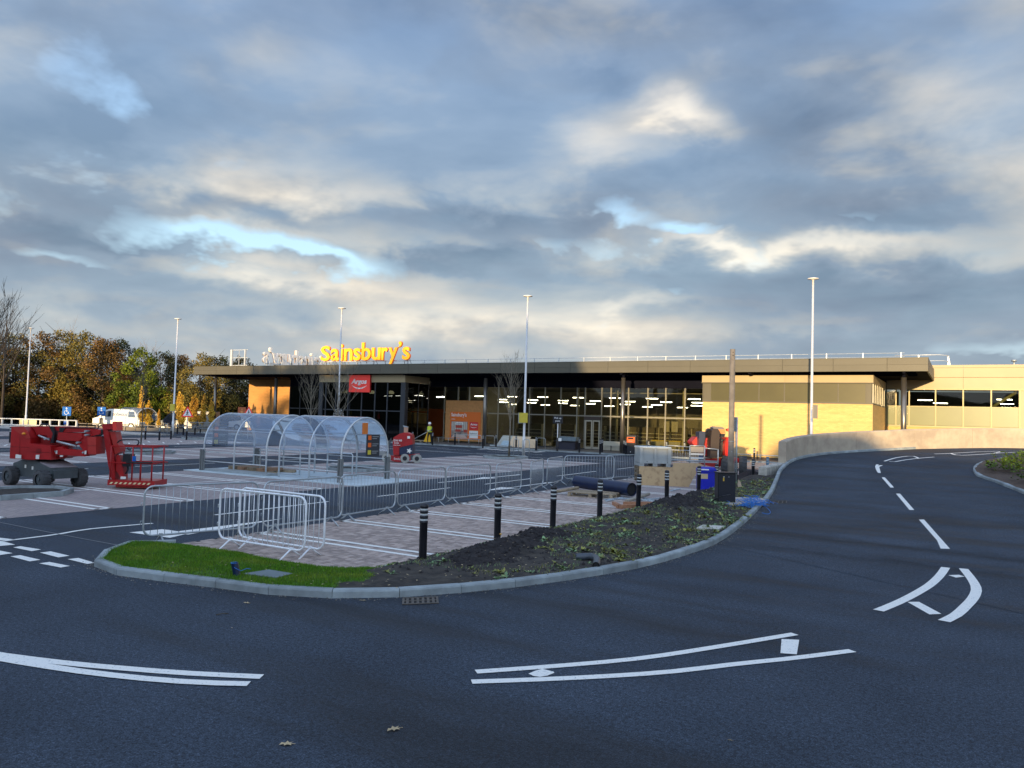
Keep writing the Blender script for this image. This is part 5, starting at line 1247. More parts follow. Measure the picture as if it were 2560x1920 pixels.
infopanel(-26.46, 21.0, 1.02, R(60) + R(10), 'dark trolley panel at the left end of the shelters')
infopanel(-19.05, 21.9, .92, R(80), 'dark trolley panel in the right end arch of the shelters')
t = thing('orange_sign', 'small orange trolley sign hanging in the right end arch', 'sign', (-19.15, 21.75, 1.75)); m = MB(); m.box((0, 0, 0), (.02, .3, .42)); m.build('plate', mat('orange_sign_face', (.75, .20, .03), .5), t)
for x, y, lb in ((-26.55, 20.62, 'grey base guard on the front left shelter leg'), (-26.3, 23.2, 'grey base guard on the rear left shelter leg'), (-19.1, 20.62, 'grey base guard on the front right shelter leg'), (-19.1, 23.2, 'grey base guard on the rear right shelter leg')):
    t = thing('leg_guard', lb, 'guard', (x, y, 0), 0, 'grey guards on shelter legs'); m = MB(); m.box((-.08, -.07, 0), (-.025, .07, .88)); m.box((.025, -.07, 0), (.08, .07, .88)); m.build('plate', mat('grey_guard', (.16, .17, .17), .6, var=.1), t)
for x, lb in ((-24.3, 'inner trolley hoop in the left shelter'), (-21.6, 'inner trolley hoop in the right shelter')):
    t = thing('trolley_rail', lb, 'rail', (x, 21.6, 0), R(8), 'inner trolley rails'); m = MB(); m.tube([(0, 0, 0), (0, 0, .95), (.05, 0, 1.0), (1.9, .0, 1.0), (1.95, 0, .95), (1.95, 0, 0)], .024, 8); m.build('hoop', GALVB, t); m = MB(); m.tube([(0, 0, .06), (1.95, 0, .06)], .02, 6); m.build('floor_rail', GALVB, t)
m = MB(); m.box((-27.2, 20.25, 0), (-17.9, 23.7, .035)); tag(m.build('concrete_slab', SLABC), 'pale concrete base slab under the two trolley shelters', 'slab')
t = thing('timber_stack', 'flat stack of reddish timber and boards inside the left shelter', 'timber', (-26.0, 21.2, .035))
for k in range(9): m = MB(); m.box((rnd.uniform(0, .3), k * .2, .0), (2.4 + rnd.uniform(-.3, .4), k * .2 + .15, .08)); m.build('board', WOOD, t)
for k in range(4): m = MB(); m.box((.2 + k * .55, .1, .08), (.55 + k * .55, .9 + rnd.uniform(0, .5), .2)); m.build('block', mat('dull_timber', (.34, .20, .12), .8, var=.25, scale=6) if k % 2 else WOOD, t)
m = MB(); m.box((-26.3, 20.55, .036), (-22.7, 21.1, .12)); tag(m.build('steel_ramp_plate', GALVD), 'long grey plate along the front of the left shelter', 'plate')

# ================================================================== TREES
def bare_tree(m, base, h, n1, spread, seed, r0=.05, clear=.35, twist=1.0, depth=3):
    rr = random.Random(seed)
    def branch(p, d, L, r, lev):
        pts = [p]; q = p.copy(); dd = d.copy(); k = 4
        for i in range(k):
            dd = (dd + Vector((rr.uniform(-1, 1), rr.uniform(-1, 1), rr.uniform(-.2, .75))) * .13 * twist).normalized(); q = q + dd * L / k; pts.append(q.copy())
        m.tube(pts, [r * (1 - .75 * i / k) for i in range(k + 1)], 5 if lev < 2 else 4, cap=False)
        if lev < depth:
            for _ in range(rr.randint(3, 5) if lev < 2 else rr.randint(2, 4)):
                t = rr.uniform(.25, .95); i = min(int(t * k), k - 1); pp = pts[i].lerp(pts[i + 1], t * k - i)
                a = rr.uniform(0, 6.283); s = Vector((math.cos(a), math.sin(a), rr.uniform(.2, .9))).normalized()
                branch(pp, (dd * 1.1 + s * .75).normalized(), L * rr.uniform(.35, .62), max(r * .5, .006), lev + 1)
    b = Vector(base); top = b + Vector((rr.uniform(-.05, .05), rr.uniform(-.05, .05), h * .92))
    m.tube([b, b.lerp(top, .33) + Vector((.03, .01, 0)), b.lerp(top, .66), top], [r0, r0 * .72, r0 * .42, .008], 8)
    for i in range(n1):
        t = clear + (.95 - clear) * (i / n1); a = i * 2.4 + rr.uniform(-.4, .4); up_ = .75 + .7 * t
        d = Vector((math.cos(a) * spread, math.sin(a) * spread, up_)).normalized()
        branch(b.lerp(top, t), d, h * (.50 - .30 * t) * rr.uniform(.75, 1.1), r0 * .42 * (1.1 - t) + .006, 1)
def sapling(x, y, h, seed, lb, m_=BARKL, spread=.55, n1=16, r0=.045, clear=.35, z=.02, depth=3):
    t = thing('bare_sapling', lb, 'tree', (x, y, z), 0, 'young bare trees in the car park'); m = MB(); bare_tree(m, (0, 0, 0), h, n1, spread, seed, r0, clear, depth=depth); m.build('branches', m_, t); return t
def planter(x, y, lb, w_=2.5, d=3.3):
    # low kerbed tree pit with cut corners
    t = thing('tree_pit', lb, 'planter', (x, y, 0), 0, 'kerbed tree pits in the car park'); c = .7
    pts = [(-w_ / 2 + c, -d / 2), (w_ / 2 - c, -d / 2), (w_ / 2, -d / 2 + c), (w_ / 2, d / 2 - c), (w_ / 2 - c, d / 2), (-w_ / 2 + c, d / 2), (-w_ / 2, d / 2 - c), (-w_ / 2, -d / 2 + c)]
    for i in range(8):
        a = Vector((*pts[i], 0)); b = Vector((*pts[(i + 1) % 8], 0)); dd = (b - a); L_ = dd.length; dd.normalize(); nn = Vector((-dd.y, dd.x, 0)); k = max(1, round(L_ / .95))
        for j in range(k):
            p0 = a + dd * (L_ * j / k + .004); p1 = a + dd * (L_ * (j + 1) / k - .004); vs = [p0, p1, p1 + nn * .12, p0 + nn * .12]
            mb = MB(); mb.add([(v.x, v.y, 0) for v in vs] + [(v.x, v.y, .14) for v in vs], [(4, 5, 6, 7), (0, 1, 5, 4), (1, 2, 6, 5), (2, 3, 7, 6), (3, 0, 4, 7)]); mb.build('kerbstone', KERBM, t)
    mb = MB(); mb.add([(px * .95, py * .95, .07) for px, py in pts], [tuple(range(8))]); mb.build('soil', SOIL, t)
pits = [(-22.6, 11.4, 'tree pit with pale kerbs at the left edge, nearest the camera'), (-23.2, 26.2, 'dark-soiled tree pit behind the right shelter legs'), (-24.3, 40.8, 'tree pit holding the bare sapling near the shop lamp'), (-38.2, 26.0, 'tree pit behind the boom lift basket'), (-38.2, 40.6, 'tree pit in front of the red square sign'), (-53.0, 41.0, 'tree pit in front of the dark glazing')]
for x, y, lb in pits: planter(x, y, lb, 2.3 if x > -30 else 2.5, 3.0)
sapling(-23.4, 11.2, 5.5, 3, 'rough-barked sapling cut by the left edge of the photo', BARK, .12, 12, .06, .40)
sapling(-24.3, 41.2, 6.0, 12, 'upright bare sapling in front of the shop glass right of the poster', BARKL, .42, 20, .06, .38)
q = P(351, 1128); sapling(q.x, q.y, 4.6, 21, 'thin dark sapling behind the boom lift basket', BARK, .3, 9, .045, .5)
sapling(-38.4, 41.0, 6.3, 31, 'wide bare sapling in front of the red square sign', BARKL, .75, 22, .07, .26)
q = PV(776, 1040, 43); sapling(UX(776, 43, 1040), 43, 6.2, 44, 'bare sapling left of the lobby, in front of dark glazing', BARKL, .6, 18, .06, .25)

def leafcloud(n, blobs, size, seed, flat=.0):
    g = np.random.default_rng(seed); B = np.array(blobs, float); wts = (B[:, 3] * B[:, 4] * B[:, 5]); wts /= wts.sum(); k = g.choice(len(B), n, p=wts)
    d = g.normal(size=(n, 3)); d /= np.linalg.norm(d, axis=1)[:, None]; r = g.random(n) ** .42
    c = B[k, :3] + d * r[:, None] * B[k, 3:6]
    u = g.normal(size=(n, 3)); u /= np.linalg.norm(u, axis=1)[:, None]; v = np.cross(u, g.normal(size=(n, 3))); v /= np.linalg.norm(v, axis=1)[:, None]
    s = size * g.uniform(.5, 1.3, n)[:, None]
    V = np.stack([c - u * s, c + v * s * .6, c + u * s, c - v * s * .6], 1).reshape(-1, 3)
    return V, np.arange(n * 4).reshape(n, 4)
def clumps(seed, H_, Rr, n=46, low=.1, top=1.0):
    g = random.Random(seed); out = []
    for i in range(n):
        t = low + (top - low) * (i + g.random()) / n; rad = Rr * math.sin(math.pi * min(.97, .18 + t * .80)) ** .8 * g.uniform(.35, 1.05); a = g.uniform(0, 6.283)
        s = g.uniform(.35, .75) * Rr * .42 * (1.15 - .5 * t); out.append((math.cos(a) * rad, math.sin(a) * rad, H_ * t, s, s, s * g.uniform(.6, 1.2)))
    return out
def big_tree_proto(seed, H_, Rr, leafm, n, size=.125, low=.08, trunkm=BARKD, label='x', limbs=16, name='autumn_tree', nb=80):
    t = thing(name, label, 'tree', (0, 0, 0), 0, 'trees of the belt behind the car park')
    m = MB(); rr = random.Random(seed)
    for s_ in range(rr.randint(1, 3)):
        ox = rr.uniform(-.5, .5); m.tube([(ox, 0, -.1), (ox + rr.uniform(-.3, .3), .1, H_ * .35), (ox + rr.uniform(-.6, .6), 0, H_ * .8)], [.16, .11, .03], 6)
    for i in range(limbs):
        z = H_ * (.2 + .6 * i / limbs); a = i * 2.4; L_ = Rr * rr.uniform(.6, 1); m.tube([(0, 0, z), (math.cos(a) * L_ * .5, math.sin(a) * L_ * .5, z + L_ * .35), (math.cos(a) * L_, math.sin(a) * L_, z + L_ * .8)], [.06, .04, .012], 4, cap=False)
    m.build('trunk', trunkm, t)
    V, Fc = leafcloud(n, clumps(seed, H_, Rr, low=low, n=nb), size, seed); raw('crown', V, Fc, leafm, t)
    return t
protos = {}
kinds = {'brown': (LBROWN, 11, 4.3, 15000), 'olive': (LOLIVE, 11, 4.5, 15000), 'dark': (LDARK, 10.5, 4.4, 15000), 'green': (LGREEN, 10, 3.3, 15000)}
belt = [ # px centre, depth plane distance, top py, kind, label
 (-45, 92, 830, 'brown', 'brown thin-leaved tree cut by the left edge of the photo'), (35, 93, 838, 'olive', 'olive tree behind the crossing lamp columns'), (95, 94, 836, 'brown', 'rusty brown tree right of the crossing lamp columns'), (150, 96, 832, 'olive', 'tall tree with pale bare twigs at its top'),
 (205, 94, 832, 'olive', 'golden-topped olive tree above the blue parking signs'), (252, 93, 848, 'brown', 'brown tree above the white van'), (300, 97, 858, 'dark', 'dark tree left of the yellow-green tree'), (347, 90, 874, 'green', 'yellow-green tree standing out of the belt'),
 (405, 96, 888, 'dark', 'dark green tree behind the lamp with the yellow board'), (445, 98, 888, 'brown', 'rust-tipped tree between lamp column and canopy'), (500, 92, 886, 'olive', 'pale gold-topped tree at the canopy corner'), (545, 95, 892, 'dark', 'dark tree seen above and under the canopy corner'), (600, 100, 900, 'dark', 'dark tree under the canopy beyond the fence'), (-110, 86, 820, 'olive', 'olive tree just outside the left edge')]
for i, (px, dd, ty, kd, lb) in enumerate(belt):
    lm_, H_, Rr, n = kinds[kd]
    d = ray(px, 1005); s = dd / (d.x * Fh.x + d.y * Fh.y); x, y = d.x * s, d.y * s
    dt = ray(px, ty); zt = CAM_H + dt.z * dd / (dt.x * Fh.x + dt.y * Fh.y)
    key = kd + str(i % 2)
    if key not in protos: protos[key] = big_tree_proto(i * 7 + 3, H_, Rr, lm_, n, label=lb); o = protos[key]; o.location = (x, y, -.05)
    else: o = copyto(protos[key], (x, y, -.05), rnd.uniform(0, 6), lb)
    o['label'] = lb; f = zt / H_; o.scale = (f * rnd.uniform(.95, 1.15), f * rnd.uniform(.95, 1.1), f)
# dense undergrowth at the foot of the belt
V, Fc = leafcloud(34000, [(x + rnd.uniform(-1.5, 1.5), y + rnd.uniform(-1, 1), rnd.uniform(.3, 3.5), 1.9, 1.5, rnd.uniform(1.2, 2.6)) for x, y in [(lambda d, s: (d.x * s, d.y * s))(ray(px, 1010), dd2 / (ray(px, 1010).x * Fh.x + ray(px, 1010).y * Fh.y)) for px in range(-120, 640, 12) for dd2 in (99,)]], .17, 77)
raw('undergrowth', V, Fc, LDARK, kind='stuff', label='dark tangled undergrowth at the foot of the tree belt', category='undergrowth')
# pale twiggy crown showing above the belt
for px, ty, hh, sd_, lb in ((160, 824, 5.5, 5, 'pale leafless treetop rising over the belt'), (372, 872, 5.5, 8, 'grey leafless treetop right of the yellow-green tree'), (20, 760, 8.2, 9, 'dark bare twigs rising above the belt at far left')):
    dd = 78 if px == 20 else 99; d = ray(px, ty); s = dd / (d.x * Fh.x + d.y * Fh.y); zt = CAM_H + d.z * s
    t = thing('leafless_tree', lb, 'tree', (d.x * s, d.y * s, 0)); m = MB(); bare_tree(m, (0, 0, 0), zt, 26, .45 if px == 20 else .7, sd_, .16, .35, depth=3); m.build('branches', BARKD if px == 20 else mat('pale_twigs', (.26, .19, .13), .9), t)
# small golden trees
gp = None
for px, py, ty, wdt, lb in ((372, 1068, 1000, 1.0, 'golden small tree right of the white van'), (398, 1070, 1022, .8, 'smallest golden tree left of the lamp with the yellow board'), (352, 1064, 965, .75, 'tall orange-leaved tree above the distant shelter'), (449, 1066, 980, 1.0, 'golden tree right of the lamp with the yellow board'), (484, 1066, 984, 1.0, 'orange-gold tree left of the twin golden one'), (508, 1066, 986, .9, 'orange-gold tree nearest the canopy column'), (528, 1064, 1000, .9, 'brown-gold tree partly behind the canopy column')):
    dd = 80; d = ray(px, 1040); s = dd / (d.x * Fh.x + d.y * Fh.y); x, y = d.x * s, d.y * s; dt = ray(px, ty); zt = CAM_H + dt.z * dd / (dt.x * Fh.x + dt.y * Fh.y)
    if gp is None:
        gp = thing('golden_tree', lb, 'tree', (x, y, 0), 0, 'small golden trees beyond the car park'); m = MB(); m.tube([(0, 0, 0), (.03, 0, 1.4), (0, 0, 3.4)], [.06, .045, .01], 6); m.build('trunk', BARKL, gp)
        V, Fc = leafcloud(3600, [(rnd.uniform(-.35, .35) * (1 - z_ / 4.6), rnd.uniform(-.35, .35), z_, .42 * (1.15 - z_ / 4.6), .42 * (1.15 - z_ / 4.6), .4) for z_ in np.linspace(1.2, 3.9, 22)], .085, 5); raw('crown', V, Fc, LGOLD, gp); o = gp
    else: o = copyto(gp, (x, y, 0), rnd.uniform(0, 6), lb)
    f = zt / 4.2; o.scale = (f * wdt, f * wdt, f); o['label'] = lb
# big bare tree under the canopy, lit by the low sun
for px, dd, ty, lb, sd_ in ((650, 104, 945, 'large sunlit bare tree seen under the canopy', 61), (600, 102, 965, 'smaller sunlit bare tree left of the large one under the canopy', 66)):
    d = ray(px, ty); s = dd / (d.x * Fh.x + d.y * Fh.y); t = thing('sunlit_bare_tree', lb, 'tree', (d.x * s, d.y * s, 0)); m = MB(); bare_tree(m, (0, 0, 0), (CAM_H + d.z * s) * 1.05, 30, .95, sd_, .16, .15, 1.3, depth=3); m.build('branches', mat('tan_twigs', (.42, .32, .14), .9), t)

# ================================================================== FAR LEFT: fence, signs, vans
t = thing('white_railing', 'white post and rail barrier along the far left edge of the car park', 'railing')
A = PV(-60, 1063, 60); x0, x1 = UX(-70, 60, 1050), UX(192, 60, 1050)
d0 = ray(0, 1040); 
def at(px, py, dd): d = ray(px, py); s = dd / (d.x * Fh.x + d.y * Fh.y); return Vector((d.x * s, d.y * s, CAM_H + d.z * s))
pa, pb_ = at(-80, 1046, 76), at(191, 1049, 76); z0 = 0
m = MB()
for z in (at(0, 1046, 76).z, at(0, 1061, 76).z): m.tube([(pa.x, pa.y, z), (pb_.x, pb_.y, z)], .06, 6)
m.build('rail', mat('white_rail', (.72, .72, .68), .5), t)
for px in (-40, 5, 29, 58, 101, 125, 148, 169, 191): q = at(px, 1060, 76); m = MB(); m.box((q.x - .06, q.y - .06, 0), (q.x + .06, q.y + .06, at(0, 1045.5, 76).z)); m.build('post', mat('white_rail', (.72, .72, .68)), t)
q0, q1 = at(48, 1060, 76.5), at(91, 1060, 76.5); t = thing('board_panel', 'cream board fixed behind the white railing at the crossing lamps', 'board', (0, 0, 0)); M = Matrix.Translation(q0) @ Matrix.Rotation(math.atan2(q1.y - q0.y, q1.x - q0.x), 4, 'Z'); m = MB(); m.box((0, 0, -.4), ((q1 - q0).length, .05, .42), M=M); m.build('panel', mat('cream_board', (.75, .66, .38), .6), t)
t = thing('low_white_wall', 'low pale wall under the white railing at far left', 'wall'); pa, pb_ = at(-80, 1072, 75), at(192, 1072, 75); M = Matrix.Translation((pa.x, pa.y, 0)) @ Matrix.Rotation(math.atan2(pb_.y - pa.y, pb_.x - pa.x), 4, 'Z'); m = MB(); m.box((0, 0, 0), ((pb_ - pa).length, .3, at(0, 1064, 75).z), M=M); m.build('wall_face', mat('pale_wall', (.52, .52, .50), .7, var=.1), t)
t = thing('low_brown_wall', 'low brown wall with caps running behind the distant trolley shelter', 'wall'); pa, pb_ = at(192, 1065, 79), at(560, 1080, 79); M = Matrix.Translation((pa.x, pa.y, 0)) @ Matrix.Rotation(math.atan2(pb_.y - pa.y, pb_.x - pa.x), 4, 'Z'); m = MB(); m.box((0, 0, 0), ((pb_ - pa).length, .2, .35), M=M)
for k in range(14): m.box((k * 2.0, -.03, .35), (k * 2.0 + .1, .05, .62), M=M)
m.box((0, 0, .56), ((pb_ - pa).length, .08, .64), M=M); m.build('wall_face', mat('brown_rail', (.20, .17, .13), .8), t)
# blue disabled parking signs
def disabled(px, dd, lb, blue2=True):
    q = at(px, 1028, dd); t = thing('disabled_parking_sign', lb, 'sign', (q.x, q.y, 0), R(28), 'blue disabled parking signs'); h = q.z
    m = MB(); m.tube([(0, .04, 0), (0, .04, h)], .04, 6); m.build('post', GALV, t)
    s = .46; m = MB(); m.box((-s, -.02, h - s), (s, .02, h + s)); m.build('sign_plate', BLUES, t)
    m = MB(); m.tube([(-.02, -.03, h + .30), (-.02, -.035, h + .30)], .075, 8); m.tube([(-.03, -.03, h + .2), (-.02, -.03, h - .05), (.16, -.03, h - .05), (.26, -.03, h - .27), (.32, -.03, h - .25)], .025, 5); m.tube([(-.03, -.03, h + .09), (.12, -.03, h + .09)], .022, 5)
    pts = [(math.cos(a) * .21 - .03, -.03, h - .13 + math.sin(a) * .21) for a in np.linspace(R(110), R(340), 12)]; m.tube(pts, .025, 5); m.build('wheelchair_symbol', WHT, t)
    if blue2: m = MB(); m.box((-.25, -.02, h - 1.38), (.25, .02, h - .98)); m.build('small_plate', mat('small_blue_plate', (.02, .12, .42), .5), t); m = MB(); m.box((-.16, -.02, h - 1.55), (.16, .02, h - 1.38)); m.build('time_plate', mat('tan_plate', (.45, .28, .15), .6), t)
    else: m = MB(); m.box((-.2, -.02, h - 1.4), (.2, .02, h - .75)); m.build('small_plate', BLACKP, t)
disabled(167, 80, 'blue wheelchair parking sign above the boom lift, left one'); disabled(254, 84, 'blue wheelchair parking sign beside the white van, right one', False)
# pedestrian warning triangles
def triangle(px, py, dd, lb, s=.5, base=True):
    q = at(px, py, dd); t = thing('warning_sign', lb, 'sign', (q.x, q.y, 0), R(30), 'red-bordered pedestrian warning triangles'); h = q.z
    m = MB(); m.tube([(0, .03, 0), (0, .03, h + .3)], .035, 6); m.build('post', mat('pale_post', (.6, .6, .6), .5), t)
    m = MB(); m.prism([(-s, h - s * .8), (s, h - s * .8), (0, h + s * .95)], -.015, .01); m.build('red_border', REDS, t)
    m = MB(); k = .68; m.prism([(-s * k, h - s * .62), (s * k, h - s * .62), (0, h + s * .58)], -.024, -.016); m.build('white_face', WHT, t)
    m = MB(); m.tube([(.0, -.03, h + .11), (0, -.035, h + .11)], .045, 6); m.tube([(0, -.03, h + .05), (-.01, -.03, h - .1), (-.09, -.03, h - .26)], .028, 5); m.tube([(-.01, -.03, h - .1), (.08, -.03, h - .26)], .024, 5); m.tube([(-.1, -.03, h - .06), (0, -.03, h + .03), (.1, -.03, h - .08)], .02, 5); m.build('walking_symbol', DARK, t)
triangle(469, 1030, 61.5, 'pedestrian warning triangle on a post left of the shelters'); triangle(622, 1029, 66, 'pedestrian warning triangle in front of the amber brick wall')
q = at(605, 1029, 72); t = thing('brown_square_sign', 'small brown square sign left of the warning triangle at the amber wall', 'sign', (q.x, q.y, 0), R(30)); m = MB(); m.tube([(0, 0, 0), (0, 0, q.z)], .03, 6); m.build('post', GALV, t); m = MB(); m.box((-.38, -.03, q.z - .45), (.38, 0, q.z + .42)); m.build('plate', mat('brown_sign', (.38, .10, .03), .5), t); m = MB(); m.tube([(0, -.04, q.z + .2), (0, -.045, q.z + .2)], .07, 6); m.box((-.12, -.045, q.z - .3), (.12, -.035, q.z + .08)); m.build('symbol', mat('orange_symbol', (.65, .25, .08), .5), t)
def wheel(m, x, y, z, r, wd, n=16): m.tube([(x, y - wd / 2, z), (x, y + wd / 2, z)], r, n)
def vehicle(t, prof, wid, body, glassq, wheels, r=.33, lights=()):
    # prof: side outline in XZ; body loft slightly narrower at the roof
    zt = max(p[1] for p in prof); V = []; n = len(prof)
    def yy(z): return wid / 2 * (1 - .12 * max(0, (z - zt * .5) / (zt * .5)) ** 1.6)
    for sgn in (-1, 1):
        for x, z in prof: V.append((x, sgn * yy(z), z))
    m = MB(); m.add(V, [tuple(range(n)), tuple(range(2 * n - 1, n - 1, -1))] + [(i, n + i, n + (i + 1) % n, (i + 1) % n)[::-1] for i in range(n)]); m.build('body', body, t)
    for q in glassq:
        m = MB()
        for sgn in (-1, 1): m.add([(x, sgn * (yy(z) + .006), z) for x, z in q], [tuple(range(len(q)))])
        m.build('side_window', CARGL, t)
    for x in wheels:
        for sgn in (-1, 1):
            m = MB(); wheel(m, x, sgn * (wid / 2 - .1), r, r, .22); w_ = m.build('wheel', TYRE, t); m = MB(); wheel(m, x, sgn * (wid / 2 + .005), r, r * .58, .03); m.build('rim', GALV, w_)
pc = at(250, 1069, 86); t = thing('white_van', 'sunlit white van with letters on its side behind the far shelter', 'van', (pc.x, pc.y, 0), R(27))
vehicle(t, [(-.3, .35), (5.0, .35), (5.05, 1.9), (4.9, 2.12), (1.6, 2.15), (1.2, 2.05), (.35, 1.25), (-.3, 1.05)], 1.95, VANW, [[(.62, 1.3), (1.25, 1.92), (1.75, 1.95), (1.75, 1.3)], [(3.7, 1.3), (3.75, 1.9), (4.35, 1.9), (4.5, 1.3)]], (.7, 4.1), .35)
text('DOGWOOD', mat('brown_van_letter', (.12, .06, .04), .6), t, 1.95, 3.6, 1.42, 1.68, -.985, ext=.004)
pc = at(405, 1074, 84); t = thing('dark_van', 'dark blue van partly behind the far lamp column', 'van', (pc.x, pc.y, 0), R(30.5)); vehicle(t, [(-.3, .3), (3.6, .3), (3.65, 1.75), (3.5, 1.95), (1.5, 1.98), (1.1, 1.85), (.4, 1.1), (-.3, .95)], 1.9, VANB, [[(.65, 1.15), (1.15, 1.75), (1.65, 1.78), (1.65, 1.15)], [(1.75, 1.15), (1.75, 1.78), (2.5, 1.78), (2.5, 1.15)]], (.55, 2.9), .33)
pc = at(438, 1073, 87); t = thing('box_trailer', 'plain grey box trailer with red lights behind the dark van', 'trailer', (pc.x, pc.y, 0), R(30.5)); m = MB(); m.bbox((0, -1, .5), (4.6, 1, 2.15), .04); m.build('box', mat('trailer_grey', (.42, .40, .35), .5, var=.06), t); m = MB(); m.bbox((.9, -1.04, .9), (1.5, -.99, 1.9), .02); m.build('door', VANW, t); m = MB(); m.box((1.52, -1.06, .9), (1.7, -1.0, 1.4)); m.build('tail_light', REDS, t)
for x in (1.2, 3.6): m = MB(); wheel(m, x, -.85, .33, .33, .2); m.build('wheel', TYRE, t)
pc = at(582, 1068, 92); t = thing('white_pickup', 'sunlit white pickup seen through the left shelter roof', 'pickup', (pc.x, pc.y, 0), R(30.5)); vehicle(t, [(-.2, .4), (5.1, .4), (5.1, 1.15), (3.3, 1.2), (2.9, 1.85), (1.9, 1.88), (1.2, 1.2), (-.2, 1.05)], 1.85, VANW, [[(1.45, 1.22), (1.98, 1.75), (2.8, 1.72), (3.05, 1.22)]], (.8, 4.1), .38)
t = thing('timber_fence', 'golden sunlit close-board timber fence beyond the store', 'fence'); pa, pb_ = at(518, 1060, 97), at(725, 1060, 104); dv = (pb_ - pa); L_ = math.hypot(dv.x, dv.y); M = Matrix.Translation((pa.x, pa.y, 0)) @ Matrix.Rotation(math.atan2(dv.y, dv.x), 4, 'Z'); fm = MB(); fm.box((0, 0, 0), (.235, .03, 2.0)); fmm = fm.mesh('board', mat('golden_fence', (.60, .34, .10), .7, var=.12, scale=3, rand=.12))
for k in range(int(L_ / .24)):
    o = ob('board', fmm, t); o.matrix_basis = M @ Matrix.Translation((k * .24, 0, rnd.uniform(0, .03))); o.scale.z = 1.0 + (.18 if k > L_ / .24 * .32 else 0)
t = thing('dark_hurdle_fence', 'dark mesh trolley pen beside the bollard group', 'fence'); pa, pb_ = at(482, 1080, 73), at(520, 1080, 72)
for a_, b_ in ((at(466, 1062, 74), at(545, 1062, 73)),):
    m = MB(); dv = b_ - a_
    for z in (.15, .6, 1.15): m.tube([(a_.x, a_.y, z), (b_.x, b_.y, z)], .025, 5)
    m.build('rail', GALVD, t); bmx = MB(); bmx.tube([(0, 0, .1), (0, 0, 1.15)], .012, 4); bmm = bmx.mesh('bar', GALVD)
    for k in range(22): q = a_.lerp(b_, k / 21); ob('bar', bmm, t, (q.x, q.y, 0))

# ================================================================== MACHINES
def local_frame(px, dd):
    o = at(px, 1100, dd); o.z = 0
    def q(x, y, k=0.0):         # photograph pixel on the upright plane through the machine, in machine coordinates
        p = at(x, y, dd + k); d = p - o; return (d.x * Rv.x + d.y * Rv.y, p.z)
    return o, q
def zq(q, ox, oy, s, pts): return [q(ox + x / s, oy + y / s) for x, y in pts]
# --- articulated boom lift, left
o, q0_ = local_frame(105, 24.0); q = lambda x, y, k=0.0: q0_(x, y, -.42); Z = lambda pts: zq(q, 0, 1040, 7.373, pts)
t = thing('boom_lift', 'red articulated boom lift with grey chassis and low basket', 'boom lift', o, R(30.5))
m = MB(); m.prism(Z([(275, 205), (500, 195), (560, 285), (620, 400), (622, 785), (600, 800), (245, 778), (240, 740), (268, 300)]), -.58, .62); m.build('counterweight', RED, t)
m = MB(); m.prism(Z([(275, 205), (285, 195), (505, 188), (580, 290), (395, 298)]), -.60, -.585); m.prism(Z([(395, 300), (580, 292), (622, 395), (560, 410), (470, 345)]), -.60, -.585); m.build('counterweight_top', REDL, t)
m = MB(); m.prism(Z([(632, 500), (720, 515), (1020, 545), (1032, 800), (905, 790), (635, 800)]), -.66, .5); m.build('engine_cover', RED, t)
m = MB(); 
for k in range(4): zc_ = 600 + k * 22; a, b = Z([(760, zc_), (850, zc_ + 3)]); m.box((a[0], -.675, a[1] - .01), (b[0], -.662, a[1]))
m.build('vent', mat('vent_shadow', (.12, .01, .01), .7), t)
m = MB(); m.prism(Z([(500, 195), (1040, 190), (1150, 200), (1610, 215), (1800, 262), (1790, 335), (1620, 375), (1500, 300), (1040, 300), (950, 250), (920, 350), (885, 495), (835, 490), (800, 360), (610, 350), (560, 250)]), -.24, .22); m.build('upper_boom', RED, t)
m = MB(); m.prism(Z([(1040, 300), (1480, 320), (1490, 400), (1420, 470), (1030, 440)]), -.34, .12); m.build('boom_tube', RED, t)
m = MB(); m.prism(Z([(1420, 330), (1620, 330), (1640, 560), (1600, 740), (1480, 620), (1400, 520)]), -.30, .1); m.build('riser_block', RED, t)
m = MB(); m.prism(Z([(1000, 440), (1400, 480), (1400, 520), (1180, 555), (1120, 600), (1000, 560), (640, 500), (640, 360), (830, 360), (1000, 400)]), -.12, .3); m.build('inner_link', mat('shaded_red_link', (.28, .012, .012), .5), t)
m = MB(); m.prism(Z([(1030, 585), (1160, 560), (1210, 605), (1500, 630), (1590, 640), (1590, 745), (1100, 710), (1030, 720)]), -.5, -.2); m.build('lower_link', RED, t)
m = MB(); m.prism(Z([(1622, 392), (1780, 380), (1775, 705), (1630, 708)]), -.45, .1); m.build('end_block', REDL, t)
m = MB(); m.prism(Z([(640, 800), (1040, 735), (1200, 725), (1205, 760), (1000, 795), (905, 800)]), -.3, .4); m.build('base_arm', RED, t)
m = MB(); m.prism(Z([(590, 795), (915, 790), (900, 830), (830, 850), (700, 850), (640, 825)]), -.35, .4); m.build('slew_ring', BLACKP, t)
m = MB(); m.prism(Z([(880, 190), (945, 190), (985, 320), (960, 500), (900, 495), (950, 330)]), -.36, -.25); m.build('hose_bundle', BLACKP, t)
m = MB(); m.prism(Z([(1140, 210), (1720, 210), (1700, 228), (1145, 222)]), -.27, -.245); m.prism(Z([(1040, 215), (1150, 215), (1100, 300), (1040, 295)]), -.27, -.245); m.build('cable_tray', BLACKP, t)
def hose(par, pts, r=.02, n_='hose', y=-.2): mb = MB(); v = smooth_poly([(x, y, z) for x, z in pts], .06); mb.tube(v, r, 6); mb.build(n_, BLACKP, par)
hose(t, Z([(650, 195), (690, 145), (750, 160), (800, 150), (830, 190)])); hose(t, Z([(690, 200), (700, 165), (760, 150), (790, 195)]), .016)
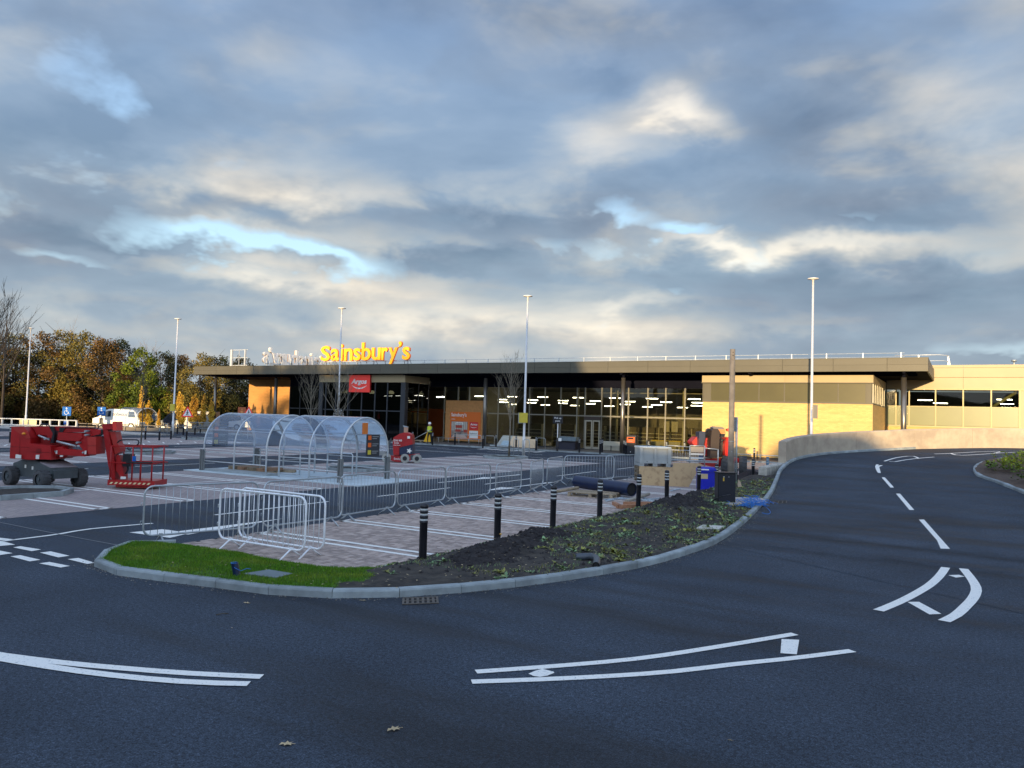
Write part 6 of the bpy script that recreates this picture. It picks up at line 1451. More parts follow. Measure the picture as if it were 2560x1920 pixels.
hose(t, Z([(1640, 230), (1730, 240), (1750, 190), (1800, 175), (1830, 190)]), .018); hose(t, Z([(1640, 330), (1740, 370), (1810, 330), (1800, 250)]), .03); hose(t, Z([(1640, 270), (1720, 300), (1790, 290)]), .03)
m = MB(); m.prism(Z([(1808, 155), (1960, 140), (2010, 150), (2060, 160), (2060, 270), (1990, 245), (1900, 250), (1830, 250)]), -.22, .18); m.build('boom_head', RED, t)
m = MB(); m.prism(Z([(2035, 105), (2100, 103), (2108, 270), (2040, 270)]), -.3, .1); m.build('lamp_cover', mat('bright_red_plastic', (.75, .05, .03), .4), t)
Z2 = lambda pts: zq(q, 240, 1080, 11.85, pts)
m = MB(); m.prism(Z2([(90, -90), (230, -60), (330, 420), (400, 680), (420, 950), (440, 1420), (330, 1420), (230, 960), (160, 500), (100, 100)]), -.18, .14); m.build('jib', RED, t)
m = MB(); m.prism(Z2([(240, 0), (415, -10), (480, 330), (560, 480), (560, 600), (420, 680), (390, 600), (330, 300)]), -.12, .22); m.build('jib_plate', REDL, t)
m = MB(); m.prism(Z2([(470, 700), (560, 720), (660, 1100), (690, 1300), (690, 1420), (600, 1400), (500, 1230), (440, 1160), (450, 900)]), -.14, .1); m.build('basket_bracket', RED, t)
for pts_, r_ in (([(1040, 470), (1400, 560)], .035), ([(1250, 640), (1560, 700)], .02), ([(700, 360), (900, 440)], .03)): v = Z(pts_); m = MB(); m.tube([(v[0][0], -.40, v[0][1]), (v[1][0], -.40, v[1][1])], r_, 10); m.build('hydraulic_ram', GALV, t)
for a_ in Z([(1600, 280), (1605, 350), (1450, 490), (1560, 670), (860, 420), (1060, 650)]): m = MB(); m.tube([(a_[0], -.53, a_[1]), (a_[0], -.28, a_[1])], .03, 10); m.build('pivot_pin', GALVD, t)
for pts_ in ([(250, 560), (620, 575)], [(430, 400), (425, 780)], [(640, 655), (1030, 665)], [(1630, 550), (1778, 545)]): v = Z(pts_); m = MB(); m.tube([(v[0][0], -.585 if pts_[0][0] < 600 else (-.665 if pts_[0][0] < 1000 else -.455), v[0][1]), (v[1][0], -.585 if pts_[0][0] < 600 else (-.665 if pts_[0][0] < 1000 else -.455), v[1][1])], .004, 4); m.build('panel_seam', mat('seam_dark', (.05, .004, .004), .7), t)
# basket
bx0, bz0 = Z2([(300, 1560)])[0]; bx1, _ = Z2([(1710, 1400)])[0]; zt = Z2([(900, 430)])[0][1]; zm = Z2([(900, 920)])[0][1]; zf = Z2([(300, 1480)])[0][1]
m = MB(); m.prism([(bx0, -.35), (bx1, -.35), (bx1, .5), (bx0, .5)], zf - .10, zf + .06, 'z'); m.build('basket_floor', RED, t)
m = MB(); m.prism([(bx0 + .2, -.25), (bx1 - .15, -.25), (bx1 - .15, .4), (bx0 + .2, .4)], zf - .17, zf - .10, 'z'); m.build('basket_base', REDL, t)
for k in range(9):
    x = bx0 + .06 + k * (bx1 - bx0 - .16) / 9; m = MB(); m.add([(x, -.356, zf - .06), (x + .07, -.356, zf - .06), (x + .12, -.356, zf + .0), (x + .05, -.356, zf + .0)], [(0, 1, 2, 3)]); m.build('hazard_stripe', mat('hazard_cream', (.70, .58, .32), .5), t)
for x, y in ((bx0 + .05, -.32), (bx0 + .72, -.32), (bx0 + .98, -.32), (bx1 - .12, -.32), (bx0 + .05, .46), (bx1 - .12, .46), (bx0 + .6, .46)): m = MB(); m.tube([(x, y, zf), (x, y, zt)], .024, 7); m.build('basket_post', RED, t)
for z in (zt, zm):
    m = MB(); m.tube([(bx0, -.32, z), (bx1, -.32, z), (bx1, .46, z), (bx0, .46, z)], .024, 7, closed=True); m.build('basket_rail', RED, t)
m = MB(); m.tube([(bx0 + .55, -.36, zm + .01), (bx1 - .1, -.36, zm + .03)], .022, 6); m.build('rail_sleeve', BLACKP, t)
cpt = zq(q, 240, 1080, 11.85, [(690, 660), (890, 1040)]); m = MB(); m.box((cpt[0][0], -.2, cpt[1][1]), (cpt[1][0], .1, cpt[0][1])); m.build('control_box', BLACKP, t)
bpt = Z2([(1050, 720), (1140, 870)]); m = MB(); m.box((bpt[0][0], -.36, bpt[1][1]), (bpt[1][0], -.33, bpt[0][1])); m.build('blue_card', BLUES, t)
dpt = Z2([(705, 1325), (850, 1400)]); m = MB(); m.box((dpt[0][0], -.37, dpt[1][1]), (dpt[1][0], -.34, dpt[0][1])); m.build('decal', DECAL, t)
hose(t, Z2([(430, 410), (470, 330), (560, 260), (700, 240), (1000, 240), (1090, 250), (1120, 330), (1070, 400)]), .022, 'hoop_bar', -.1); hose(t, Z2([(780, 1040), (790, 1130), (760, 1200), (720, 1260)]), .03, 'hose', -.1); hose(t, Z2([(780, 470), (800, 540), (880, 545)]), .02, 'hose', -.1)
for pts in ([(395, 700), (490, 712), (488, 775), (392, 770)], [(765, 708), (822, 706), (815, 785), (760, 780)], [(1065, 635), (1090, 632), (1088, 695), (1062, 692)], [(1595, 640), (1625, 635), (1622, 700), (1592, 700)], [(1145, 722), (1195, 722), (1190, 750), (1143, 748)]):
    v = Z(pts); m = MB(); m.prism(v, -.70, -.665) if pts[0][0] < 900 else m.prism(v, -.53, -.505); m.build('decal', DECAL, t)
a = Z([(515, 318)])[0]; m = MB(); m.lathe([(.05, -.02), (.055, .01), (.03, .04), (0, .045)], 10, (a[0], -.62, a[1] - .01)); m.build('amber_beacon', mat('amber_plastic', (.75, .25, .01), .4), t)
# chassis (set square to the bays)
ch = ob('chassis', None, t); ch.rotation_euler = (0, 0, R(-30.5)); 
m = MB(); Mx = Matrix.Rotation(R(-30.5), 4, 'Z')
wpos = [(-.70, -.50), (1.05, -.50), (-.70, .62), (1.05, .62)]
prof = [(x + .17, z) for x, z in ((-.95, .28), (.95, .28), (1.05, .45), (1.0, .62), (.45, .74), (.25, .80), (-.55, .80), (-.8, .72), (-1.05, .66), (-1.05, .4))]
m.prism(prof, -.36, .48); m.build('chassis_body', DGREY, ch)
m = MB(); m.prism([(.57, .745), (1.19, .62), (1.19, .635), (.59, .775)], -.34, .46); m.build('deck_plate', mat('dusty_plate', (.24, .21, .22), .6, var=.2), ch)
m = MB(); m.box((1.17, -.3, .3), (1.30, .42, .55)); m.build('bumper', DGREY, ch)
for x, y, z in ((-.2, -.365, .55), (.2, -.365, .52)): m = MB(); m.box((x, y - .005, z), (x + .09, y, z + .1)); m.build('decal', DECAL, ch)
def lugwheel(x, y, r, wd, par, rubber=TYRE, rim=DGREY):
    m = MB(); m.lathe([(r * .55, -wd / 2), (r * .9, -wd / 2), (r * .97, -wd * .38), (r * .97, wd * .38), (r * .9, wd / 2), (r * .55, wd / 2)], 24, (0, 0, 0), M=Matrix.Translation((x, y, r)) @ Matrix.Rotation(R(90), 4, 'X'))
    for k in range(16):
        a = k / 16 * 6.283
        for sg in (-1, 1):
            Mk = Matrix.Translation((x, y, r)) @ Matrix.Rotation(a + (.1 if sg > 0 else 0), 4, 'Y'); m.box((-.028, (0 if sg > 0 else -wd * .47), r * .94), (.028, (wd * .47 if sg > 0 else 0), r * 1.0), M=Mk)
    w_ = m.build('wheel', rubber, par)
    for sg in (-1, 1): m = MB(); m.tube([(x, y + sg * wd * .30, r), (x, y + sg * wd * .36, r)], r * .56, 16); m.tube([(x, y + sg * wd * .36, r), (x, y + sg * wd * .46, r)], r * .2, 10); m.build('hub', rim, w_)
for x, y in wpos: lugwheel(x, y, .285, .26, ch)

# --- red mast lift in the middle
o, q = local_frame(1010, 40.5); Z3 = lambda pts: zq(q, 940, 1040, 11.85, pts)
t = thing('mast_lift', 'red and navy mast lift with small grey wheels and white lettering', 'mast lift', o, R(30.5))
def slab(pts, y0, y1, n_, m_): mb = MB(); mb.prism(Z3(pts), y0, y1); return mb.build(n_, m_, t)
slab([(555, 640), (600, 600), (740, 530), (860, 490), (960, 500), (1080, 545), (1105, 600), (1110, 700), (1120, 830), (900, 880), (730, 920), (725, 1150), (560, 1140), (540, 800)], -.5, .5, 'cover', RED)
slab([(620, 590), (740, 520), (860, 482), (960, 490), (1080, 540), (1060, 570), (800, 560)], -.45, .45, 'cover_top', REDL)
slab([(735, 925), (880, 885), (1120, 835), (1110, 1110), (735, 1130)], -.47, .47, 'battery_box', mat('navy_machine_paint', (.012, .022, .06), .4))
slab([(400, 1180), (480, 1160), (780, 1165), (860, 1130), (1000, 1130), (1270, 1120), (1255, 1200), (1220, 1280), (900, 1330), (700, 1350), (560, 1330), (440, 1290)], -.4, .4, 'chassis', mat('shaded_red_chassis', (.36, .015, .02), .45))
slab([(1050, 1150), (1260, 1130), (1250, 1300), (1060, 1300)], -.42, .42, 'drive_box', DGREY)
slab([(835, 310), (955, 320), (940, 480), (830, 490)], -.08, .08, 'mast_head', mat('tan_mast', (.45, .28, .18), .5)); slab([(800, 280), (960, 320), (955, 340), (835, 330)], -.1, .1, 'mast_cap', GALVD)
slab([(380, 800), (470, 640), (480, 700), (330, 1150), (250, 1150)], -.3, -.2, 'ladder', DGREY)
slab([(60, 970), (330, 960), (330, 1160), (80, 1150)], -.45, .4, 'platform', mat('grey_platform', (.22, .23, .23), .6, var=.1))
for px_, py_, y_ in ((890, 1315, -.5), (1240, 1300, -.45), (350, 1280, -.5)):
    a = Z3([(px_, py_)])[0]; r = .235; m = MB(); m.tube([(a[0], y_, r), (a[0], y_ + .2, r)], r, 18); w_ = m.build('wheel', TYREG, t); m = MB(); m.tube([(a[0], y_ - .01, r), (a[0], y_ - .0, r)], r * .5, 12); m.build('hub', BLACKP, w_)
a, b = Z3([(560, 740), (810, 690)]); text('020 661 4000', WHT, t, a[0], b[0], a[1], b[1], -.51, ext=.004, bold=.01); a, b = Z3([(580, 810), (720, 760)]); text('Smile', WHT, t, a[0], b[0], a[1], b[1], -.51, ext=.004); a, b = Z3([(560, 865), (760, 835)]); text('www.lift.com', WHT, t, a[0], b[0], a[1], b[1], -.51, ext=.004); a, b = Z3([(565, 1285), (745, 1225)]); text('Smile', WHT, t, a[0], b[0], a[1], b[1], -.42, ext=.004)
a, b = Z3([(965, 660), (1045, 590)]); m = MB(); m.box((a[0], -.505, a[1]), (b[0], -.5, b[1])); m.build('decal', DECAL, t)
a = Z3([(1020, 1020)])[0]; m = MB(); m.add([(a[0] + math.cos(k * .6283) * (.16 if k % 2 == 0 else .07), -.48, a[1] + math.sin(k * .6283) * (.16 if k % 2 == 0 else .07)) for k in range(10)], [tuple(range(10))]); m.build('star_decal', DECAL, t)

# --- second boom lift behind crate and pole, seen end-on
o, q = local_frame(1790, 37.5); Z4 = lambda pts: zq(q, 1700, 1040, 8.296, pts)
t = thing('boom_lift', 'red boom lift facing the camera behind the crate, big lugged tyres', 'boom lift', o, R(30.5))
def slab4(pts, y0, y1, n_, m_): mb = MB(); mb.prism(Z4(pts), y0, y1); return mb.build(n_, m_, t)
slab4([(240, 530), (340, 430), (350, 600), (290, 610), (250, 570)], -.1, .9, 'left_cover', REDL); slab4([(345, 325), (470, 320), (470, 430), (440, 600), (345, 600)], -.5, .2, 'mast_box', mat('navy_mast', (.025, .035, .07), .45))
slab4([(480, 470), (545, 450), (540, 830), (480, 830)], -.2, .8, 'inner_cover', RED); slab4([(560, 290), (600, 255), (680, 260), (720, 330), (700, 850), (530, 850), (540, 500)], -.9, .3, 'boom', mat('brown_black_boom', (.035, .022, .016), .5))
slab4([(690, 270), (880, 270), (900, 360), (730, 365), (720, 700), (700, 690)], -.4, .5, 'boom_side', mat('orange_machine_side', (.55, .22, .06), .5)); slab4([(720, 365), (900, 370), (880, 430), (750, 430)], -.35, .4, 'boom_gap', BLACKP)
slab4([(720, 480), (870, 470), (860, 840), (720, 850)], -.2, .6, 'frame_void', BLACKP); slab4([(900, 440), (1000, 430), (1050, 560), (1040, 840), (940, 850), (865, 800), (860, 620)], -.6, .9, 'right_cover', mat('vivid_red_cover', (.62, .02, .01), .35, coat=.3))
slab4([(460, 900), (640, 870), (900, 870), (1150, 860), (1180, 950), (880, 1000), (700, 1060), (470, 1010)], -.5, .8, 'chassis', RED)
slab4([(640, 240), (700, 215), (850, 230), (900, 270), (700, 285)], -.3, .3, 'hose_bundle', mat('grey_hoses', (.16, .15, .14), .6)); slab4([(955, 270), (1000, 255), (1000, 320), (960, 310)], -.2, .1, 'beacon', mat('beacon_red', (.7, .10, .04), .4)); slab4([(925, 655), (1000, 650), (1000, 720), (930, 730)], -.62, -.605, 'decal', DECAL)
hose(t, Z4([(480, 330), (500, 270), (560, 280), (600, 330)]), .03, 'hose', -.6); hose(t, Z4([(460, 340), (520, 400), (560, 380)]), .025, 'hose', -.6); hose(t, Z4([(700, 600), (800, 540), (880, 480)]), .02, 'hose', -.4)
for px_, dz_ in ((1812, -.5), (1852, -.5)):
    a = q(px_, 1170); lw = ob('axle', None, t, (a[0] - .05, -.5, 0), R(62 if px_ < 1830 else 74)); lugwheel(0, 0, .50, .36, lw, TYRE, mat('pale_hub', (.42, .38, .30), .6))
# its grey basket
o, q = local_frame(1755, 35.6); t = thing('lift_basket', 'galvanised work basket with control box in front of the end-on boom lift', 'basket', o, R(30.5)); Z5 = lambda pts: zq(q, 1700, 1040, 8.296, pts)
x0, zt5 = Z5([(175, 610)])[0]; x1, z2 = Z5([(480, 620)])[0]; x2, z3 = Z5([(755, 690)])[0]; zb5 = Z5([(300, 930)])[0][1]; z0b = Z5([(300, 1050)])[0][1]
m = MB()
for x in (x0, x1): m.tube([(x, -.3, zb5 - .3), (x, -.3, zt5)], .025, 6)
m.tube([(x0, -.3, zt5), (x1, -.3, zt5)], .025, 6); m.tube([(x2, -.3, z3), (x2, -.3, z0b)], .03, 6); m.tube([(x1, -.3, z3 + .05), (x2, -.3, z3)], .025, 6); m.tube([(x1, -.3, z0b), (x1, -.3, zb5)], .025, 6); m.tube([(x0 - .9, -.3, z3 + .12), (x0, -.3, z3 + .08)], .02, 6); m.tube([(x0 - .9, -.3, zb5 + .03), (x2, -.3, zb5 + .02)], .028, 6); m.tube([(x0 - .9, .4, z3 + .1), (x2, .4, z3)], .02, 6); m.tube([(x2, -.3, z3), (x2, .4, z3)], .02, 6); m.build('basket_rail', GALV, t)
m = MB(); m.box((x0, -.3, zb5 - .06), (x2, .4, zb5 - .02)); m.build('basket_floor', GALVD, t)
m = MB(); m.box((x0 + .04, -.28, zt5 - .30), (x1 - .04, -.05, zt5 - .05)); m.build('control_box', mat('tan_grey_box', (.30, .27, .23), .6), t); m = MB(); m.box((x0 + .04, -.29, zt5 - .42), (x1 - .04, -.05, zt5 - .34)); m.box((x0 + .04, -.3, zt5 - .60), (x1 - .04, -.05, zt5 - .52)); m.build('shelf', GALVB, t)
m = MB(); m.box((x0 + .45, -.26, zb5), (x1 - .04, -.1, zb5 + .35)); m.build('blue_case', mat('navy_case', (.02, .04, .12), .5), t)

# ================================================================== SITE MATERIALS
o, q = local_frame(1640, 31.8)
t = thing('pallet_crate', 'large grey plastic pallet crate set above the plywood sheet', 'crate', o, R(34)); 
a = q(1599, 1165); b = q(1672, 1117); zc0, zc1 = a[1], q(1640, 1117)[1]; x0 = a[0]; x1 = x0 + 1.28; D_ = 1.0
m = MB(); m.box((x0 + .03, .03, zc0 + .14), (x1 - .03, D_ - .03, zc1 - .05)); m.build('box_wall', CRATEM, t)
for (u0, v0, u1, v1) in ((x0, -.04, x0 + .12, .12), (x1 - .12, -.04, x1 + .03, .12), (x0, D_ - .12, x0 + .12, D_), (x1 - .12, D_ - .12, x1 + .03, D_), ((x0 + x1) / 2 - .05, -.04, (x0 + x1) / 2 + .05, .06)): m = MB(); m.bbox((u0, v0, zc0 + .10), (u1, v1, zc1 - .03), .01); m.build('corner_rib', CRATEM, t)
m = MB(); m.bbox((x0 - .02, -.02, zc1 - .07), (x1 + .02, D_ + .02, zc1), .015); m.build('lid', mat('pale_crate_rim', (.50, .56, .58), .5), t)
m = MB(); m.box((x0, .0, zc0 + .12), (x1, .05, zc0 + .20)); m.box((x1 - .05, 0, zc0 + .12), (x1, D_, zc0 + .20)); m.build('bottom_rim', CRATEM, t)
for u in (x0, (x0 + x1) / 2 - .09, x1 - .18): m = MB(); m.box((u, 0, zc0), (u + .18, D_, zc0 + .12)); m.build('skid', CRATEM, t)
for x, z in ((.05, .16), (1.15, .16), (.6, .16), (.3, .19)): m = MB(); m.tube([(x0 + x, -.002, zc0 + z), (x0 + x, .01, zc0 + z)], .018, 8); m.build('hole', DARK, t)
def pallet(x, y, z, rz, lb, L_=1.2, W2=1.0, mt=WOOD, grp='wooden pallets on the paving'):
    t = thing('pallet', lb, 'pallet', (x, y, z), rz, grp)
    for k in range(7): m = MB(); m.box((0, k * (W2 - .1) / 6, .12), (L_, k * (W2 - .1) / 6 + .1, .142)); m.build('slat', mt, t)
    for k in range(3): m = MB(); m.box((k * (L_ - .1) / 2, 0, .10), (k * (L_ - .1) / 2 + .1, W2, .12)); m.build('bearer', mt, t)
    for k in range(3):
        for j in range(3): m = MB(); m.box((k * (L_ - .1) / 2, j * (W2 - .1) / 2, .022), (k * (L_ - .1) / 2 + .1, j * (W2 - .1) / 2 + .1, .10)); m.build('block', mt, t)
    for j in range(3): m = MB(); m.box((0, j * (W2 - .1) / 2, 0), (L_, j * (W2 - .1) / 2 + .1, .022)); m.build('slat', mt, t)
    return t
c0 = o + Rv * (x0 + .02) + Fh * .02
for k in range(int(max(1, zc0 / .145))): pallet(c0.x + Fh.x * .05, c0.y + Fh.y * .05, k * zc0 / max(1, int(zc0 / .145)), R(34), '%s pallet from the ground in the stack under the grey crate' % ORD[k], 1.2, 1.0, WOOD, 'pallets stacked under the crate')
# plywood sheet stood on its long edge
o, q = local_frame(1670, 30.3); t = thing('plywood_sheet', 'weathered plywood sheet standing on its long edge below the crate', 'plywood sheet', o, R(30.5) + R(-9))
a, b, c, d = q(1597, 1209), q(1720, 1219), q(1751, 1158), q(1597, 1148); m = MB(); n1, n2 = q(1684, 1157), q(1681, 1168); m.prism([(a[0], 0.0), (b[0], .0), (c[0], c[1]), n1, n2, (a[0] + .02, q(1597, 1166)[1])], -.01, .012); m.build('sheet', PLY, t)
# blue tub
o, q = local_frame(1768, 29.3); t = thing('blue_tub', 'bright blue plastic grit tub with a paper label behind the verge bollards', 'tub', o, R(30.5) + R(-6)); a, b = q(1743, 1222), q(1789, 1168); h = b[1]; m = MB(); m.bbox((a[0], -.3, 0), (b[0], .3, h * .86), .05); m.build('tub_body', BLUEP, t); m = MB(); m.bbox((a[0] - .02, -.33, h * .80), (b[0] + .02, .33, h), .07); m.build('lid', BLUEP, t)
m = MB(); m.box((a[0] + .02, -.345, h * .88), (a[0] + .38, -.33, h * .93)); m.build('white_strip', WHT, t); m = MB(); m.box((a[0] + .07, -.305, h * .5), (a[0] + .35, -.3, h * .72)); m.build('paper_label', mat('tan_label', (.50, .38, .22), .6), t)
# cabinet, pad, pole
p = P(1816, 1258, .12); t = thing('feeder_cabinet', 'black steel feeder cabinet on a pale pad beside the kerb', 'cabinet', (p.x, p.y, 0), R(30.5) + R(4)); q = at(1816, 1183, Vector((p.x, p.y, 0)).dot(Fh)); h = q.z; hw = .275
m = MB(); m.bbox((-hw, -.02, .1), (hw, .30, h), .012); m.build('cabinet_body', mat('black_cabinet_paint', (.010, .011, .016), .35, var=.1), t); m = MB(); m.box((-hw - .02, -.05, h), (hw + .03, .34, h + .025)); m.build('cabinet_roof', BLACKP, t)
m = MB(); m.box((-hw + .03, -.032, .16), (hw - .03, -.022, h - .05)); m.build('door', mat('black_cabinet_door', (.013, .015, .024), .32), t); m = MB(); m.box((-.13, -.04, h - .24), (-.09, -.033, h - .13)); m.build('warning_label', mat('amber_label', (.65, .42, .04), .5), t); m = MB(); m.box((-.13, -.045, h - .12), (-.08, -.033, h - .10)); m.tube([(.05, -.045, h - .11), (.05, -.03, h - .11)], .012, 8); m.build('lock', GALVB, t)
pts = [P(*a, .13) for a in ((1776, 1254), (1800, 1243), (1905, 1246), (1916, 1257), (1830, 1263))]; m = MB(); m.prism([(a.x, a.y) for a in pts], .06, .15, 'z'); tag(m.build('concrete_pad', CONC), 'pale concrete pad around the black cabinet foot', 'pad')
hp = P(1775, 1252, .15); cb_ = MB(); v = smooth_poly([P(1776, 1256, .15), P(1790, 1247, .28), P(1808, 1240, .40), P(1822, 1237, .42), P(1826, 1236, .36)], .05); cb_.tube(v, .016, 6); tag(cb_.build('cable_end', BLACKP), 'loose black cable end curling across the cabinet front', 'cable')
q = at(1828, 1100, 28.6); qt = at(1829, 873, 28.6); t = thing('concrete_pole', 'weathered grey service pole cut off flat above the roofline', 'pole', (q.x, q.y, 0)); m = MB(); m.tube([(0, 0, 0), (0, 0, 1.9), (0, 0, 1.901), (0, 0, qt.z)], [.115, .108, .106, .094], 20); m.build('shaft', mat('weathered_pole', (.15, .13, .105), .85, scale=4, bump=.3, col2=(.23, .20, .165), det=8), t)
m = MB(); m.tube([(0, 0, 1.86), (0, 0, 1.88)], .113, 16); m.build('band', GALVD, t)
Mq = Matrix.Rotation(R(30.5), 4, 'Z')
for z in (.12, .24): m = MB(); m.tube([Mq @ Vector((-.01, -.099, qt.z - z)), Mq @ Vector((-.01, -.085, qt.z - z))], .018, 8); m.build('bolt_hole', DARK, t)
m = MB(); m.tube([Mq @ Vector((.0, -.111, 1.5)), Mq @ Vector((0, -.1, 1.5))], .014, 8); m.build('bolt', GALVD, t)
# back of a traffic sign beside the pole
q = at(1842, 1100, 31.0); qt = at(1842, 1043, 31); t = thing('traffic_sign', 'grey back of a traffic sign on twin posts right of the tall pole', 'sign', (q.x, q.y, 0), R(30.5)); m = MB(); m.tube([(0, 0, 0), (0, 0, qt.z)], .03, 8); m.tube([(-.05, .05, .6), (-.05, .05, qt.z)], .02, 8); m.build('post', GALV, t); zb = at(1840, 1079, 31).z; m = MB(); m.box((-.14, -.02, zb), (-.02, .03, qt.z)); m.build('plate', mat('grey_sign_back', (.22, .21, .20), .6), t)
for z in (zb + .12, qt.z - .15): m = MB(); m.box((-.15, -.03, z), (.03, -.015, z + .02)); m.build('clip', GALVD, t)
# grey sign plate on the ramp lamp column (edge-on)
q = at(2036, 1029, 40.0); t = thing('column_sign', 'narrow tan sign plate clamped to the lamp column by the ramp', 'sign', (q.x, q.y, 0), R(75)); m = MB(); m.box((-.2, -.02, q.z - .35), (.35, .02, q.z + .35)); m.build('plate', mat('tan_sign_back', (.40, .35, .26), .6), t); m = MB(); m.box((-.3, .02, q.z - .2), (-.1, .04, q.z - .17)); m.box((-.3, .02, q.z + .2), (-.1, .04, q.z + .23)); m.build('clip', GALV, t)
# navy pipe on pallets
pa, pb_ = at(1447, 1208, 27.6), at(1580, 1222, 25.2); dv = (pb_ - pa).normalized(); pa = pa - dv * .1; r = .22; pa.z = pb_.z = 0
za, zb = at(1447, 1208, 27.6).z, at(1580, 1224, 25.2).z; t = thing('large_pipe', 'large navy plastic pipe section lying across a wooden pallet', 'pipe', (0, 0, 0)); A = Vector((pa.x, pa.y, max(.30, za))); B_ = Vector((pb_.x, pb_.y, max(.24, zb))); m = MB(); m.tube([A, B_], r, 28, cap=False); m.tube([A, B_], r - .02, 28, cap=False); d_ = (B_ - A).normalized()
m.build('pipe_wall', NAVY, t); m = MB(); m.tube([B_ - d_ * .05, B_ - d_ * .04], r - .021, 24); m.build('pipe_bore', DARK, t)
p = P(1412, 1240); pallet(p.x + .15, p.y - .1, .012, R(8), 'grey weathered pallet under the navy pipe', 1.5, 1.05); p = P(1545, 1266)
m = MB(); a, b = P(1387, 1230, .1), P(1446, 1219, .22); m.tube([a, b], .05, 10); tag(m.build('timber_pole', WOOD), 'round timber pole resting against the pallet under the navy pipe', 'pole')
m = MB(); a, b = P(1566, 1253, .1), P(1622, 1235, .14); m.tube([a, b], .055, 12); tag(m.build('duct_tube', mat('grey_brown_duct', (.30, .27, .22), .7, var=.2)), 'short grey-brown duct tube on the broken reddish pallet', 'tube')
t = thing('broken_pallet', 'broken reddish pallet half buried at the soil edge', 'pallet'); 
for pts_ in (((1530, 1257), (1545, 1265)), ((1545, 1266), (1620, 1264)), ((1560, 1258), (1640, 1259))): a, b = P(*pts_[0], .08), P(*pts_[1], .08); d_ = (b - a); M = Matrix.Translation((a.x, a.y, .02)) @ Matrix.Rotation(math.atan2(d_.y, d_.x), 4, 'Z'); m = MB(); m.box((0, 0, 0), (d_.length + .15, .1, .10), M=M); m.build('slat', WOODR, t)
t = thing('timber_offcuts', 'pale battens lying on the bay left of the verge bollards', 'timber')
for pts_ in (((1512, 1249), (1590, 1246)), ((1518, 1253), (1560, 1244)), ((1605, 1243), (1621, 1252)), ((1600, 1250), (1665, 1252)), ((1612, 1249), (1650, 1246)), ((1680, 1227), (1702, 1222))): a, b = P(*pts_[0], .03), P(*pts_[1], .03); d_ = (b - a); M = Matrix.Translation((a.x, a.y, .018)) @ Matrix.Rotation(math.atan2(d_.y, d_.x), 4, 'Z'); m = MB(); m.box((0, 0, 0), (d_.length, .07, .03), M=M); m.build('batten', mat('blue_grey_batten', (.36, .42, .46), .7), t)
# blue twine tangle over the kerb
m = MB(); c0 = P(1885, 1258, .15); c1 = P(1905, 1262, .15); rr = random.Random(4)
for k in range(70):
    p0 = P(rr.gauss(1878, 20), rr.uniform(1253, 1266), .14); pts_ = [p0]
    for j in range(5): p0 = p0 + Vector((rr.uniform(-.16, .16), rr.uniform(-.16, .16), rr.uniform(-.09, .10))); p0.z = min(max(p0.z, .13), .34); pts_.append(p0)
    m.tube(smooth_poly(pts_, .05), .006, 4, cap=False)
v = smooth_poly([P(1908, 1264, .14), P(1918, 1270, .03), P(1926, 1280, .01), P(1920, 1285, .01), P(1905, 1282, .01)], .05); m.tube(v, .008, 5)
tag(m.build('blue_twine', TWINE), 'tangle of bright blue twine spilling over the kerb by the cabinet', 'twine')
# soil heap by the low wall
V = []; Fc = []
for i in range(15):
    for j in range(15): x = -8.1 - 1.5 + i * .16 ; y = 34.9 + j * .16; g = math.exp(-((i - 8) / 4.2) ** 2 - ((j - 7) / 4) ** 2); V.append((x, y, -.02 + .45 * g * (.6 + .6 * float(vnoise(x, y, 4, 8)))))
for i in range(14):
    for j in range(14): a = i * 15 + j; Fc.append((a, a + 15, a + 16, a + 1))
raw('spoil_heap', V, Fc, SOILD, smooth=True, kind='stuff', label='small dark spoil heap beside the low concrete wall', category='soil')
q = at(1850, 1205, 28.5); t = thing('broken_board', 'torn tan board standing in the soil right of the cabinet', 'board', (q.x, q.y, 0), R(40)); m = MB(); m.prism([(-.05, .05), (.12, .05), (.03, .38), (-.06, .48), (-.09, .3)], 0, .02); m.build('sheet', mat('torn_board', (.46, .36, .26), .8), t)
t = thing('plastic_wrap', 'crumpled grey plastic sheeting on the soil right of the cabinet', 'plastic sheet'); V = []; Fc = []; c0 = P(1880, 1215, 0)
for i in range(12):
    for j in range(8): V.append((c0.x - .9 + i * .15, c0.y - 1.4 + j * .18, .10 + .14 * float(vnoise(i, j, .9, 3))))
for i in range(11):
    for j in range(7): a = i * 8 + j; Fc.append((a, a + 8, a + 9, a + 1))
raw('sheeting', V, Fc, mat('grey_plastic_film', (.10, .11, .12), .35), t)

# ================================================================== BY THE SHOP FRONT
q = P(1393, 1128, .1); t = thing('pick_up_sign', 'black pick up point sign on a white post before the shop glass', 'sign', (q.x, q.y, .1), R(12)); m = MB(); m.tube([(0, 0, 0), (0, 0, 2.1)], .04, 8); m.build('post', mat('white_post', (.7, .7, .68), .5), t); m = MB(); m.box((-.38, -.05, 2.05), (.38, .0, 2.62)); m.build('board', BLACKP, t); text('Pick up', WHT, t, -.26, .26, 2.36, 2.52, -.06); text('point', WHT, t, -.18, .18, 2.14, 2.31, -.06)
m = MB(); m.lathe([(.075, 0), (.075, .95), (.05, 1.0)], 12); m.build('base_bollard', BLACKP, t); m = MB(); m.box((.08, -.08, .75), (.32, -.06, .98)); m.build('notice', WHT, t)
q = PV(851, 1035, 42.4); t = thing('parking_notice', 'black parking notice with white lines on the lamp column above the shelters', 'sign', (UX(847, 42.3, 1035), 42.3, 0), R(20)); zn0, zn1 = PV(850, 1042, 42.3).z, PV(850, 1022, 42.3).z; m = MB(); m.box((-.38, -.03, zn0), (.38, .0, zn1)); m.build('board', BLACKP, t)
